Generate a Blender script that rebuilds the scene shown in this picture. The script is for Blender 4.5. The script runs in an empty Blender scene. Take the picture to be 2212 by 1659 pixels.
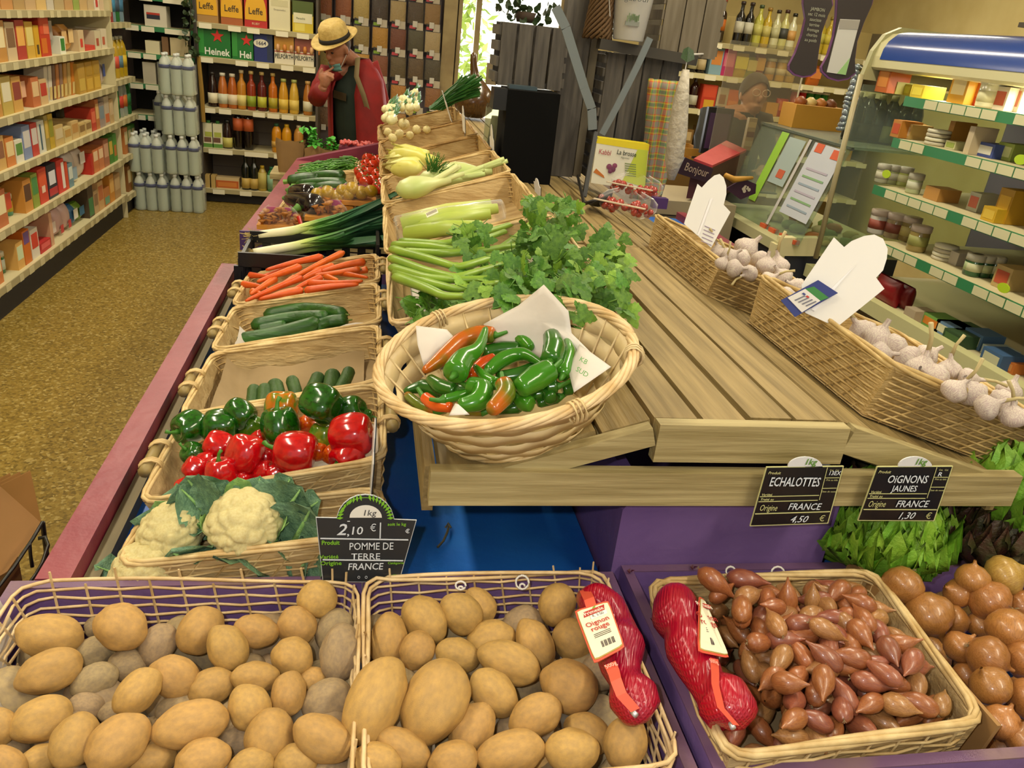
import bpy, math, random
import numpy as np
from mathutils import Vector, Matrix, noise
random.seed(7)
SC = bpy.context.scene
COL = SC.collection
PI = math.pi
# ---------------------------------------------------------------- camera
F = 1720.0; CX, CY = 1106.0, 829.5; HC = 1.70
_p, _r, _y = math.radians(23.9), math.radians(6.6), math.radians(11.9)
FW = Vector((math.sin(_y)*math.cos(_p), math.cos(_y)*math.cos(_p), -math.sin(_p)))
_r0 = Vector((math.cos(_y), -math.sin(_y), 0)); _u0 = _r0.cross(FW)
CR = _r0*math.cos(_r) + _u0*math.sin(_r)
CU = _u0*math.cos(_r) - _r0*math.sin(_r)
CC = Vector((0, 0, HC))
cam = bpy.data.cameras.new('camera'); camo = bpy.data.objects.new('camera', cam); COL.objects.link(camo)
cam.sensor_width = 36; cam.sensor_fit = 'HORIZONTAL'; cam.lens = F/2212*36; cam.clip_start = .05; cam.clip_end = 100
m = Matrix((CR, CU, -FW)).transposed().to_4x4(); m.translation = CC
camo.matrix_world = m; SC.camera = camo
# ---------------------------------------------------------------- world, lights, exposure
W = bpy.data.worlds.new('world'); SC.world = W; W.use_nodes = True
W.node_tree.nodes['Background'].inputs[0].default_value = (1.0, .94, .80, 1)
W.node_tree.nodes['Background'].inputs[1].default_value = 0.55
SC.view_settings.view_transform = 'Standard'; SC.view_settings.look = 'None'
SC.view_settings.exposure = 0.25; SC.view_settings.gamma = 1.0; SC.view_settings.use_curve_mapping = False
def lamp(kind, name, loc, energy, color=(1, .93, .80), size=1, size_y=None, rot=(0, 0, 0)):
    l = bpy.data.lights.new(name, kind); o = bpy.data.objects.new(name, l); COL.objects.link(o)
    o.location = loc; o.rotation_euler = rot; l.energy = energy; l.color = color
    if kind == 'AREA':
        l.shape = 'RECTANGLE'; l.size = size; l.size_y = size_y or size
    else: l.shadow_soft_size = size
    return o
# rows of ceiling tubes (their housings are built with the ceiling), the camera's own flash, the daylight of the open door
TUBES = [(-1.0, 1.2), (-1.0, 3.8), (-1.0, 6.2), (1.3, -.2), (1.3, 2.2), (1.3, 4.6), (3.3, 2.0), (3.3, 5.4)]
for x, y in TUBES: lamp('AREA', 'tube_light', (x, y, 2.84), 27, (1, .90, .68), .16, 1.5)
lamp('POINT', 'camera_flash', tuple(CC + CR*-.07 + CU*.05), 15.0, (1, .98, .96), .012)
lamp('AREA', 'door_daylight', (1.15, 8.6, 1.4), 60, (.95, .98, 1), 1.1, 2.2, (PI/2, 0, PI))
# ---------------------------------------------------------------- pixel rays (2212 x 1659 frame)
def ray(px, py): return CR*((px-CX)/F) - CU*((py-CY)/F) + FW
def Z(px, py, z): d = ray(px, py); return CC + d*((z-HC)/d.z)
def Y(px, py, y): d = ray(px, py); return CC + d*(y/d.y)
def X(px, py, x): d = ray(px, py); return CC + d*(x/d.x)
def PLN(px, py, p0, n): d = ray(px, py); return CC + d*((p0-CC).dot(n)/d.dot(n))
def dep(p): return (Vector(p)-CC).dot(FW)
# ---------------------------------------------------------------- materials
def lin(h):
    if isinstance(h, str):
        h = h.lstrip('#'); c = [int(h[i:i+2], 16)/255 for i in (0, 2, 4)]
        c = [x/12.92 if x <= .04045 else ((x+.055)/1.055)**2.4 for x in c]
        return (*c, 1)
    return (*h, 1) if len(h) == 3 else h
MATS = {}
def mat(name, col, rough=.6, col2=None, scale=20, bump=0, bscale=None, metal=0, spec=.5, hue=0, val=0, stretch=None, emit=0, coat=0, sss=0, detail=3, contrast=(.35, .65), alpha=1, sheen=0):
    if name in MATS: return MATS[name]
    M = bpy.data.materials.new(name); M.use_nodes = True; nt = M.node_tree; N = nt.nodes; L = nt.links
    b = N['Principled BSDF']; b.inputs['Roughness'].default_value = rough; b.inputs['Metallic'].default_value = metal
    b.inputs['Specular IOR Level'].default_value = spec; c = lin(col); b.inputs['Base Color'].default_value = c
    out = None
    if col2 is not None or bump:
        tc = N.new('ShaderNodeTexCoord'); mp = N.new('ShaderNodeMapping'); L.new(tc.outputs['Object'], mp.inputs[0])
        if stretch: mp.inputs['Scale'].default_value = stretch
    if col2 is not None:
        nz = N.new('ShaderNodeTexNoise'); nz.inputs['Scale'].default_value = scale; nz.inputs['Detail'].default_value = detail
        L.new(mp.outputs[0], nz.inputs[0])
        rp = N.new('ShaderNodeValToRGB'); rp.color_ramp.elements[0].position = contrast[0]; rp.color_ramp.elements[1].position = contrast[1]
        rp.color_ramp.elements[0].color = c; rp.color_ramp.elements[1].color = lin(col2)
        L.new(nz.outputs[0], rp.inputs[0]); out = rp.outputs[0]
    if hue or val:
        oi = N.new('ShaderNodeObjectInfo'); hs = N.new('ShaderNodeHueSaturation')
        if out: L.new(out, hs.inputs['Color'])
        else: hs.inputs['Color'].default_value = c
        for s, amt, base in (('Hue', hue, .5), ('Value', val, 1)):
            if amt:
                mr = N.new('ShaderNodeMapRange'); mr.inputs[3].default_value = base-amt; mr.inputs[4].default_value = base+amt
                if s == 'Value':
                    mu = N.new('ShaderNodeMath'); mu.operation = 'MULTIPLY'; mu.inputs[1].default_value = 7.31
                    fr = N.new('ShaderNodeMath'); fr.operation = 'FRACT'; L.new(oi.outputs['Random'], mu.inputs[0]); L.new(mu.outputs[0], fr.inputs[0]); L.new(fr.outputs[0], mr.inputs[0])
                else: L.new(oi.outputs['Random'], mr.inputs[0])
                L.new(mr.outputs[0], hs.inputs[s])
        out = hs.outputs[0]
    if out: L.new(out, b.inputs['Base Color'])
    if bump:
        n2 = N.new('ShaderNodeTexNoise'); n2.inputs['Scale'].default_value = bscale or scale; n2.inputs['Detail'].default_value = 4
        L.new(mp.outputs[0], n2.inputs[0]); bp = N.new('ShaderNodeBump'); bp.inputs['Strength'].default_value = bump; bp.inputs['Distance'].default_value = .01
        L.new(n2.outputs[0], bp.inputs['Height']); L.new(bp.outputs[0], b.inputs['Normal'])
    if emit: b.inputs['Emission Color'].default_value = c; b.inputs['Emission Strength'].default_value = emit
    if coat: b.inputs['Coat Weight'].default_value = coat; b.inputs['Coat Roughness'].default_value = .15
    if sss: b.inputs['Subsurface Weight'].default_value = sss; b.inputs['Subsurface Radius'].default_value = (.01, .006, .003); b.inputs['Subsurface Scale'].default_value = .5
    if alpha < 1: b.inputs['Alpha'].default_value = alpha
    MATS[name] = M; return M
def glassy(name, col, opac=.25, rough=.05):
    """thin clear film or pane: transparent mixed with a glossy coat"""
    if name in MATS: return MATS[name]
    M = bpy.data.materials.new(name); M.use_nodes = True; nt = M.node_tree; N = nt.nodes; L = nt.links
    for n in list(N): N.remove(n)
    o = N.new('ShaderNodeOutputMaterial'); t = N.new('ShaderNodeBsdfTransparent'); t.inputs[0].default_value = lin(col)
    p = N.new('ShaderNodeBsdfPrincipled'); p.inputs['Base Color'].default_value = lin(col); p.inputs['Roughness'].default_value = rough
    fr = N.new('ShaderNodeLayerWeight'); fr.inputs[0].default_value = .5; pw = N.new('ShaderNodeMath'); pw.operation = 'POWER'; pw.inputs[1].default_value = 3.5; L.new(fr.outputs['Facing'], pw.inputs[0])
    sc = N.new('ShaderNodeMath'); sc.operation = 'MULTIPLY'; sc.inputs[1].default_value = .55; L.new(pw.outputs[0], sc.inputs[0])
    ad = N.new('ShaderNodeMath'); ad.operation = 'ADD'; ad.use_clamp = True; ad.inputs[1].default_value = opac+.03; L.new(sc.outputs[0], ad.inputs[0])
    mx = N.new('ShaderNodeMixShader'); L.new(ad.outputs[0], mx.inputs[0]); L.new(t.outputs[0], mx.inputs[1]); L.new(p.outputs[0], mx.inputs[2]); L.new(mx.outputs[0], o.inputs[0])
    MATS[name] = M; return M
def C(h, rough=.5, **k): return mat('paint_'+h.lstrip('#')+('_%d' % int(rough*100)), h, rough, **k)
# ---------------------------------------------------------------- mesh builder
class MB:
    def __init__(s): s.v = []; s.f = []; s.mi = []; s.cur = 0
    def add(s, vs, fs, M=None):
        o = len(s.v)
        s.v += [tuple(M @ Vector(v)) if M is not None else tuple(v) for v in vs]
        s.f += [tuple(i+o for i in f) for f in fs]; s.mi += [s.cur]*len(fs); return s
    def box(s, c, d, M=None, taper=1):
        x, y, z = c; a, b, h = d[0]/2, d[1]/2, d[2]/2
        t = taper
        vs = [(x-a, y-b, z-h), (x+a, y-b, z-h), (x+a, y+b, z-h), (x-a, y+b, z-h), (x-a*t, y-b*t, z+h), (x+a*t, y-b*t, z+h), (x+a*t, y+b*t, z+h), (x-a*t, y+b*t, z+h)]
        return s.add(vs, [(0, 3, 2, 1), (4, 5, 6, 7), (0, 1, 5, 4), (1, 2, 6, 5), (2, 3, 7, 6), (3, 0, 4, 7)], M)
    def hexa(s, bot, top):
        return s.add(list(bot)+list(top), [(0, 3, 2, 1), (4, 5, 6, 7), (0, 1, 5, 4), (1, 2, 6, 5), (2, 3, 7, 6), (3, 0, 4, 7)])
    def beam(s, a, b, w, h, up=(0, 0, 1)):
        a, b = Vector(a), Vector(b); d = (b-a).normalized(); r = d.cross(Vector(up)).normalized(); u = r.cross(d)
        q = [r*(-w/2)+u*(-h/2), r*(w/2)+u*(-h/2), r*(w/2)+u*(h/2), r*(-w/2)+u*(h/2)]
        return s.hexa([a+x for x in q], [b+x for x in q])
    def tube(s, pts, r, n=6, closed=False, cap=True, flat=1, up=None):
        pts = [Vector(p) for p in pts]; k = len(pts); rs = r if isinstance(r, (list, tuple)) else [r]*k
        vs = []; ref = Vector(up) if up else Vector((.13, .21, .97))
        for i, p in enumerate(pts):
            t = (pts[(i+1) % k]-pts[i-1]) if closed else (pts[min(i+1, k-1)]-pts[max(i-1, 0)])
            if t.length < 1e-9: t = Vector((0, 0, 1))
            t.normalize(); a = t.cross(ref)
            if a.length < .05: a = t.cross(Vector((1, .1, 0)))
            a.normalize(); b = a.cross(t)
            for j in range(n):
                th = 2*PI*j/n; vs.append(p + a*(math.cos(th)*rs[i]) + b*(math.sin(th)*rs[i]*flat))
        fs = []
        for i in range(k if closed else k-1):
            i2 = (i+1) % k
            for j in range(n): j2 = (j+1) % n; fs.append((i*n+j, i*n+j2, i2*n+j2, i2*n+j))
        if cap and not closed: fs += [tuple(range(n-1, -1, -1)), tuple((k-1)*n+j for j in range(n))]
        return s.add(vs, fs)
    def lathe(s, prof, n=16, M=None, sx=1, sy=1):
        vs = []; k = len(prof)
        for r, z in prof:
            for j in range(n): th = 2*PI*j/n; vs.append((r*math.cos(th)*sx, r*math.sin(th)*sy, z))
        fs = [(i*n+j, i*n+(j+1) % n, (i+1)*n+(j+1) % n, (i+1)*n+j) for i in range(k-1) for j in range(n)]
        fs += [tuple(range(n-1, -1, -1)), tuple((k-1)*n+j for j in range(n))]
        return s.add(vs, fs, M)
    def grid(s, fn, nu, nv, M=None, closed_u=False):
        vs = [fn(i/(nu if closed_u else nu-1), j/(nv-1)) for j in range(nv) for i in range(nu)]
        fs = []
        for j in range(nv-1):
            for i in range(nu if closed_u else nu-1):
                i2 = (i+1) % nu; fs.append((j*nu+i, j*nu+i2, (j+1)*nu+i2, (j+1)*nu+i))
        return s.add(vs, fs, M)
    def prism(s, poly, d):
        """poly: 3-D points in order; d: extrusion vector"""
        d = Vector(d); n = len(poly); a = [Vector(p) for p in poly]
        return s.add(a+[p+d for p in a], [tuple(range(n-1, -1, -1)), tuple(range(n, 2*n))]+[(i, (i+1) % n, n+(i+1) % n, n+i) for i in range(n)])
    def mesh(s, name, mats, off=None, smooth=False):
        me = bpy.data.meshes.new(name)
        vs = s.v if off is None else [(x-off[0], y-off[1], z-off[2]) for x, y, z in s.v]
        me.from_pydata(vs, [], s.f); mats = mats if isinstance(mats, (list, tuple)) else [mats]
        for q in mats: me.materials.append(q)
        if len(mats) > 1: me.polygons.foreach_set('material_index', s.mi)
        if smooth: me.polygons.foreach_set('use_smooth', [True]*len(s.f))
        me.update(); return me
    def build(s, name, mats, parent=None, smooth=False, world=False):
        off = WLOC.get(parent.name) if (world and parent) else None
        return link(name, s.mesh(name, mats, off, smooth), parent)
WLOC = {}
def link(name, me, parent=None):
    o = bpy.data.objects.new(name, me); COL.objects.link(o)
    if parent: o.parent = parent
    return o
def tag(o, label, cat, group=None):
    o['label'] = label; o['category'] = cat
    if group: o['group'] = group
    return o
def thing(name, label, cat, loc=(0, 0, 0), rotz=0, group=None):
    o = bpy.data.objects.new(name, None); COL.objects.link(o); o.empty_display_size = .05
    o.location = loc; o.rotation_euler = (0, 0, rotz); WLOC[o.name] = tuple(loc)
    return tag(o, label, cat, group)
def struct(name, mb, m, smooth=False):
    o = mb.build(name, m, None, smooth); o['kind'] = 'structure'; return o
def dup(root, loc, rot=None, scale=None, label=None, group=None):
    r = root.copy(); COL.objects.link(r); r.location = loc
    if rot is not None: r.rotation_euler = rot
    if scale is not None: r.scale = scale if isinstance(scale, (tuple, list)) else (scale,)*3
    if label: r['label'] = label
    if group: r['group'] = group
    for ch in list(root.children):
        c = ch.copy(); COL.objects.link(c); c.parent = r
        for g in ch.children: d = g.copy(); COL.objects.link(d); d.parent = c
    return r
def frame(o, xd, zd=None, yd=None, loc=None, sc=(1, 1, 1)):
    """orient object: local x along xd, local z near zd"""
    x = Vector(xd).normalized(); z = Vector(zd); z = (z - x*z.dot(x)).normalized(); y = z.cross(x)
    R = Matrix((x, y, z)).transposed().to_4x4() @ Matrix.Diagonal((*sc, 1))
    R.translation = loc; o.matrix_world = R; return o
ORD = ['first', 'second', 'third', 'fourth', 'fifth', 'sixth', 'seventh', 'eighth', 'ninth', 'tenth', 'eleventh', 'twelfth', 'thirteenth', 'fourteenth', 'fifteenth', 'sixteenth', 'seventeenth', 'eighteenth', 'nineteenth', 'twentieth']
ORD += ['twenty-'+q for q in ORD[:9]]+['thirtieth']+['thirty-'+q for q in ORD[:9]]
def ordn(i): return ORD[i] if i < 39 else 'number %d' % (i+1)
def rnd(a, b): return random.uniform(a, b)
# flat lettering as its own thin mesh
def text(s, org, right, up, h, m, parent, name='lettering', align='CENTER', shear=0, sx=1, lift=.0006, bold=0):
    cu = bpy.data.curves.new('t', 'FONT'); cu.body = s; cu.size = 1; cu.align_x = align; cu.shear = shear; cu.offset = bold
    cu.resolution_u = 2
    to = bpy.data.objects.new('t', cu); COL.objects.link(to)
    me = bpy.data.meshes.new_from_object(to); bpy.data.objects.remove(to); bpy.data.curves.remove(cu)
    me.name = name
    r = Vector(right).normalized(); u = Vector(up); u = (u-r*u.dot(r)).normalized(); n = r.cross(u)
    M = Matrix((r*h*1.4*sx, u*h*1.4, n)).transposed().to_4x4(); M.translation = Vector(org)+n*lift
    if parent is not None:
        root = parent
        while root.parent: root = root.parent
        if root.name in WLOC: M.translation = M.translation - Vector(WLOC[root.name])
    me.transform(M); me.materials.clear(); me.materials.append(m)
    return link(name, me, parent)
XR, YR, ZR = Vector((1, 0, 0)), Vector((0, 1, 0)), Vector((0, 0, 1))
# ================================================================ materials used widely
woodY = mat('deck_wood_along_y', '#9c8554', .65, '#7c683c', 5, .25, 9, stretch=(14, .7, 14), detail=6)
woodX = mat('deck_wood_along_x', '#b0a070', .65, '#8e7e50', 5, .25, 9, stretch=(.7, 14, 14), detail=6)
woodGrey = mat('grey_stained_wood', '#5a544c', .7, '#3f3a35', 6, .2, 12, stretch=(9, 9, .8), detail=5)
purple = mat('purple_paint', '#71558f', .5, '#7b5f96', 7, .12, 60)
purpleTop = mat('worn_purple_paint', '#6d4f70', .5, '#8a7066', 9, .15, 50, contrast=(.45, .8))
pinkrim = mat('worn_magenta_paint', '#7c2636', .42, '#8a3a44', 6, .12, 40)
blue = mat('blue_paint', '#1656ac', .45, '#2066b4', 6, .1, 50)
cream = mat('cream_metal', '#d9cf9f', .45)
shelfwhite = mat('shelf_white', '#cfc49a', .5)
shelfback = mat('shelf_back_panel', '#6f665c', .7)
tagwhite = mat('price_tag_white', '#e2dcc0', .6)
tagdark = mat('tag_strip_dark', '#4c4a3a', .6)
tagstrip = mat('price_strip_olive', '#a59a72', .55)
black = mat('black_plastic', '#0d0d0e', .35)
white = mat('white_plastic', '#e6e4e2', .35)
# ================================================================ the room
fl = mat('terrazzo', '#80692a', .38, '#a2883e', 55, 0, detail=8, contrast=(.3, .7))
def terrazzo():
    nt = fl.node_tree; N, L = nt.nodes, nt.links; b = N['Principled BSDF']
    v = N.new('ShaderNodeTexVoronoi'); v.inputs['Scale'].default_value = 90; tc = N.new('ShaderNodeTexCoord'); L.new(tc.outputs['Object'], v.inputs[0])
    sep = N.new('ShaderNodeSeparateColor'); L.new(v.outputs['Color'], sep.inputs[0])
    rp = N.new('ShaderNodeValToRGB'); cr = rp.color_ramp; cr.interpolation = 'CONSTANT'
    cr.elements[0].color = lin('#4c3c16'); cr.elements[1].position = .16; cr.elements[1].color = lin('#766024')
    for p_, c_ in ((.4, '#8b7230'), (.7, '#9c8644'), (.9, '#bdaa6c')): e = cr.elements.new(p_); e.color = lin(c_)
    L.new(sep.outputs[0], rp.inputs[0])
    mx = N.new('ShaderNodeMix'); mx.data_type = 'RGBA'; mx.inputs[0].default_value = .55
    old = b.inputs['Base Color'].links[0].from_socket
    L.new(old, mx.inputs[6]); L.new(rp.outputs[0], mx.inputs[7]); L.new(mx.outputs[2], b.inputs['Base Color'])
terrazzo()
RX0, RX1, RY0, RY1, RZ = -2.45, 4.7, -2.2, 7.95, 2.95
struct('floor', MB().box(((RX0+RX1)/2, (RY0+RY1)/2, -.05), (RX1-RX0, RY1-RY0, .1)), fl)
plaster = mat('warm_plaster', '#d9c98f', .8, '#cdbb80', 3)
struct('ceiling', MB().box(((RX0+RX1)/2, (RY0+RY1)/2, RZ+.05), (RX1-RX0, RY1-RY0, .1)), mat('ceiling_paint', '#d9d2bd', .9))
struct('wall_left', MB().box((RX0-.05, (RY0+RY1)/2, RZ/2), (.1, RY1-RY0, RZ)), plaster)
struct('wall_right', MB().box((RX1+.05, (RY0+RY1)/2, RZ/2), (.1, RY1-RY0, RZ)), plaster)
DX0, DX1 = .80, 1.75   # the open doorway in the back wall
wallgrey = mat('grey_board_wall', '#5c5459', .75, '#6a6266', 5)
wb = MB().box(((RX0+DX0)/2, RY1+.05, RZ/2), (DX0-RX0, .1, RZ)).box(((DX0+DX1)/2, RY1+.05, 2.65), (DX1-DX0, .1, .6))
struct('wall_back', wb, wallgrey)
struct('wall_liquor', MB().box(((DX1+RX1)/2, RY1+.05, RZ/2), (RX1-DX1, .1, RZ)), plaster)
fr = MB(); frm = mat('door_frame_paint', '#a59468', .5, '#8c7a54', 6)
fr.box((DX0-.09, RY1-.03, 1.2), (.12, .10, 2.4)).box((DX0+.0, RY1-.02, 1.2), (.035, .08, 2.4)).box((DX0+.17, RY1+.02, 1.2), (.05, .06, 2.4)).box((DX1, RY1-.02, 1.2), (.08, .1, 2.4)).box(((DX0+DX1)/2, RY1-.02, 2.36), (DX1-DX0, .1, .08))
struct('door_1', fr, frm)
# the lane outside the doorway: pale paving, a sunlit house wall, a hedge
paving = mat('sunlit_paving', '#e8e4d8', .8)
struct('ground_outside', MB().box((1.3, 11.2, -.04), (7, 6.3, .08)), paving)
tag(MB().box((2.4, 13.2, 1.6), (4.4, .3, 3.4)).build('house_wall', mat('sunlit_white_wall', '#fbfaf4', .8)), 'sunlit white house wall seen through the open doorway', 'wall')
leafM = mat('hedge_leaf', '#8fb04a', .6, hue=.02, val=.2)
hd = thing('garden_shrub', 'pale green leafy shrub outside beyond the open doorway', 'shrub', (1.0, 10.6, 0))
hb = MB()
for i in range(500):
    a = rnd(0, 2*PI); r = .5*math.sqrt(random.random()); z = rnd(.9, 2.6)
    p = Vector((r*math.cos(a), r*math.sin(a), z)); d = Vector((rnd(-1, 1), rnd(-1, 1), rnd(-.4, 1))).normalized()*.09; e = d.cross(Vector((rnd(-1, 1), rnd(-1, 1), 1))).normalized()*.035
    hb.add([p-d, p+e, p+d, p-e], [(0, 1, 2, 3)])
fo = hb.build('foliage', leafM, hd); fo['kind'] = 'stuff'
MB().tube([(0, 0, 0), (.03, 0, .7), (0, .02, 1.6)], [.04, .03, .015], 7).build('stem', C('#5a4a30', .8), hd)
lamp('AREA', 'lane_daylight', (1.6, 10.6, 4.2), 900, (1, .99, .95), 5, 4, (math.radians(-12), 0, 0))
# ceiling tube housings
for i, (x, y) in enumerate(TUBES):
    t = thing('ceiling_light', 'fluorescent ceiling fitting, %s of the ceiling rows' % ordn(i), 'lamp', (x, y, RZ), 0, 'ceiling tube fittings')
    MB().box((0, 0, -.03), (.2, 1.6, .06)).build('housing', white, t)
    MB().tube([(0, -.74, -.082), (0, .74, -.082)], .014, 8).build('tube', mat('tube_glow', '#fff2d0', .4, emit=4), t, True)
# ================================================================ front bins (potatoes left, shallots and onions right)
def bin_(name, label, x0, x1, y0, y1, ztop, zbot, front=True):
    t = thing(name, label, 'bin', ((x0+x1)/2, (y0+y1)/2, 0))
    w = .016
    for nm, c, d in (('back_wall', ((x0+x1)/2, y1-w/2, (ztop+zbot)/2), (x1-x0, w, ztop-zbot)), ('front_wall', ((x0+x1)/2, y0+w/2, (ztop+zbot)/2), (x1-x0, w, ztop-zbot)),
                     ('side_wall', (x0+w/2, (y0+y1)/2, (ztop+zbot)/2), (w, y1-y0-2*w, ztop-zbot)), ('side_wall', (x1-w/2, (y0+y1)/2, (ztop+zbot)/2), (w, y1-y0-2*w, ztop-zbot))):
        b = MB(); b.box(c, d); b.cur = 1; b.box((c[0], c[1], ztop+.001), (d[0], d[1], .002)); b.build(nm, [purple, purpleTop], t, world=True)
    MB().box(((x0+x1)/2, (y0+y1)/2, zbot+.01), (x1-x0-2*w, y1-y0-2*w, .02)).build('floor_panel', blue, t, world=True)
    MB().box(((x0+x1)/2, (y0+y1)/2+.03, (zbot-.02)/2), (x1-x0-.03, y1-y0-.1, zbot-.02)).build('base', purple, t, world=True)
    return t
bin_('potato_bin', 'purple painted wooden bin holding the two potato baskets', -.466, .405, .50, .984, .93, .76)
bin_('onion_bin', 'purple painted wooden bin holding the shallots and yellow onions', .424, 1.62, .600, 1.0, .93, .76)
# ================================================================ main produce stand
YN0, YN1 = .99, 2.56
st = thing('produce_stand', 'long wooden produce stand with magenta rim and blue trays', 'stand', (.58, 1.8, 0))
def part(nm, c, d, m, t=st): return MB().box(c, d).build(nm, m, t, world=True)
part('left_rim', (-.415, (YN0+YN1)/2, .87), (.046, YN1-YN0, .12), pinkrim)
part('inner_ledge', (-.379, (YN0+YN1)/2, .86), (.022, YN1-YN0, .08), mat('green_grey_wood', '#6b6248', .7, '#7d6f50', 5, stretch=(8, .6, 8)))
part('tray_board', (.01, (YN0+2.6)/2, .865), (.80, 2.6-YN0, .02), blue)
part('support_rail', (-.02, (YN0+YN1)/2+.2, .91), (.05, YN1-YN0-.1, .07), woodY)
part('right_tray_board', (1.19, 2.46, .885), (.80, 2.92, .02), blue)
part('right_rim', (1.61, 2.46, .87), (.046, 2.92, .12), pinkrim)
part('body', (.0, 1.78, .42), (.76, 1.5, .84), purple)
part('right_body', (1.19, 2.46, .43), (.78, 2.88, .86), purple)
# centre box: front panel with a cut corner, side panels
fp = MB().prism([(.41, 1.003, .0), (.783, 1.003, .0), (.783, 1.003, 1.075), (.436, 1.003, 1.075), (.41, 1.003, 1.035)], (0, .018, 0))
fp.build('front_panel', purple, st, world=True)
part('side_panel', (.425, 2.95, .55), (.018, 3.85, 1.06), purple)
part('side_panel', (.77, 2.95, .55), (.018, 3.85, 1.06), purple)
# far stand, turned a little
fs = thing('produce_stand', 'far produce stand with magenta rim beyond the leeks', 'stand', (0, 3.7, 0))
a0, a1 = Vector((-.437, 2.97, .93)), Vector((-.372, 4.60, .93))
b = MB(); w = Vector((.085, 0, 0)); h = Vector((0, 0, -.14))
b.hexa([a0+h, a0+w+h, a1+w+h, a1+h], [a0, a0+w, a1+w, a1]); b.build('left_rim', pinkrim, fs, world=True)
b = MB().box((-.345, 2.962, .855), (.19, .012, .16)); b.build('end_board', mat('deep_purple_paint', '#442a63', .5), fs, world=True)
c0, c1 = Vector((-.372, 4.56, .93)), Vector((.12, 4.60, 1.06))
d = Vector((0, .06, 0)); h2 = Vector((0, 0, -.16))
MB().hexa([c0+h2, c1+h2, c1+h2+d, c0+h2+d], [c0, c1, c1+d, c0+d]).build('far_rim', mat('dark_magenta_paint', '#74253f', .45, '#86304a', 6), fs, world=True)
part('tray_board', (-.04, 3.78, .885), (.56, 1.6, .02), woodX, fs)
part('body', (.0, 3.78, .42), (.60, 1.55, .84), purple, fs)
# ================================================================ slatted platforms on the centre box
def platform(label, y0, y1, front):
    t = thing('slat_platform', label, 'platform', (.58, (y0+y1)/2, 1.1))
    A, B_, C_, D_ = Vector((.113, 0, 1.098)), Vector((.428, 0, 1.2)), Vector((.735, 0, 1.2)), Vector((1.05, 0, 1.098))
    for P0, P1 in ((A, B_), (B_, C_), (C_, D_)):
        u = (P1-P0).normalized(); n = Vector((-u.z, 0, u.x)); Lw = (P1-P0).length; k = 4; sw = Lw/k
        for i in range(k):
            p = P0+u*(i*sw+.004); q = P0+u*((i+1)*sw-.005); dz = rnd(-.002, .002); e = rnd(0, .012) if front else 0
            b = MB(); t0 = n*(-.02)
            f0 = [Vector((v.x, y0+e, v.z+dz)) for v in (p+t0, q+t0)]; f1 = [Vector((v.x, y1, v.z+dz)) for v in (q+t0, p+t0)]
            g0 = [Vector((v.x, y0+e, v.z+dz)) for v in (p, q)]; g1 = [Vector((v.x, y1, v.z+dz)) for v in (q, p)]
            b.hexa(f0+f1, g0+g1); b.build('slat', woodY, t, world=True)
    for yy in (y0+.05, (y0+y1)/2, y1-.05):
        MB().box((.58, yy, 1.1595), (.30, .04, .035)).build('cross_bearer', woodX, t, world=True)
        for P0, P1 in ((A, B_), (D_, C_)):
            MB().beam(P0+Vector((.0, yy, -.04)), P1+Vector((0, yy, -.04)), .04, .035).build('cross_bearer', woodX, t, world=True)
    if front:
        MB().box((.583, y0-.012, 1.171), (.306, .022, .062)).build('end_board', woodX, t, world=True)
        MB().beam((.118, y0-.010, 1.082), (.425, y0-.010, 1.181), .022, .03).build('end_board', woodX, t, world=True)
        MB().beam((1.06, y0-.010, 1.085), (.74, y0-.010, 1.18), .022, .045).build('end_board', woodX, t, world=True)
        MB().box((.583, y0-.022, 1.098), (.962, .022, .056)).build('front_rail', woodX, t, world=True)
        b = MB().box((.104, (y0+y1)/2, 1.078), (.016, y1-y0, .075)); b.build('side_board', woodY, t, world=True)
    else:
        MB().box((.104, (y0+y1)/2, 1.078), (.016, y1-y0, .075)).build('side_board', woodY, t, world=True)
    MB().box((1.06, (y0+y1)/2, 1.068), (.016, y1-y0, .055)).build('side_board', woodY, t, world=True)
    return t
platform('weathered slatted wooden platform carrying the pepper bowl and celery', .995, 2.02, True)
platform('rear slatted wooden platform carrying fennel, crates and black box', 2.03, 4.95, False)
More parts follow.
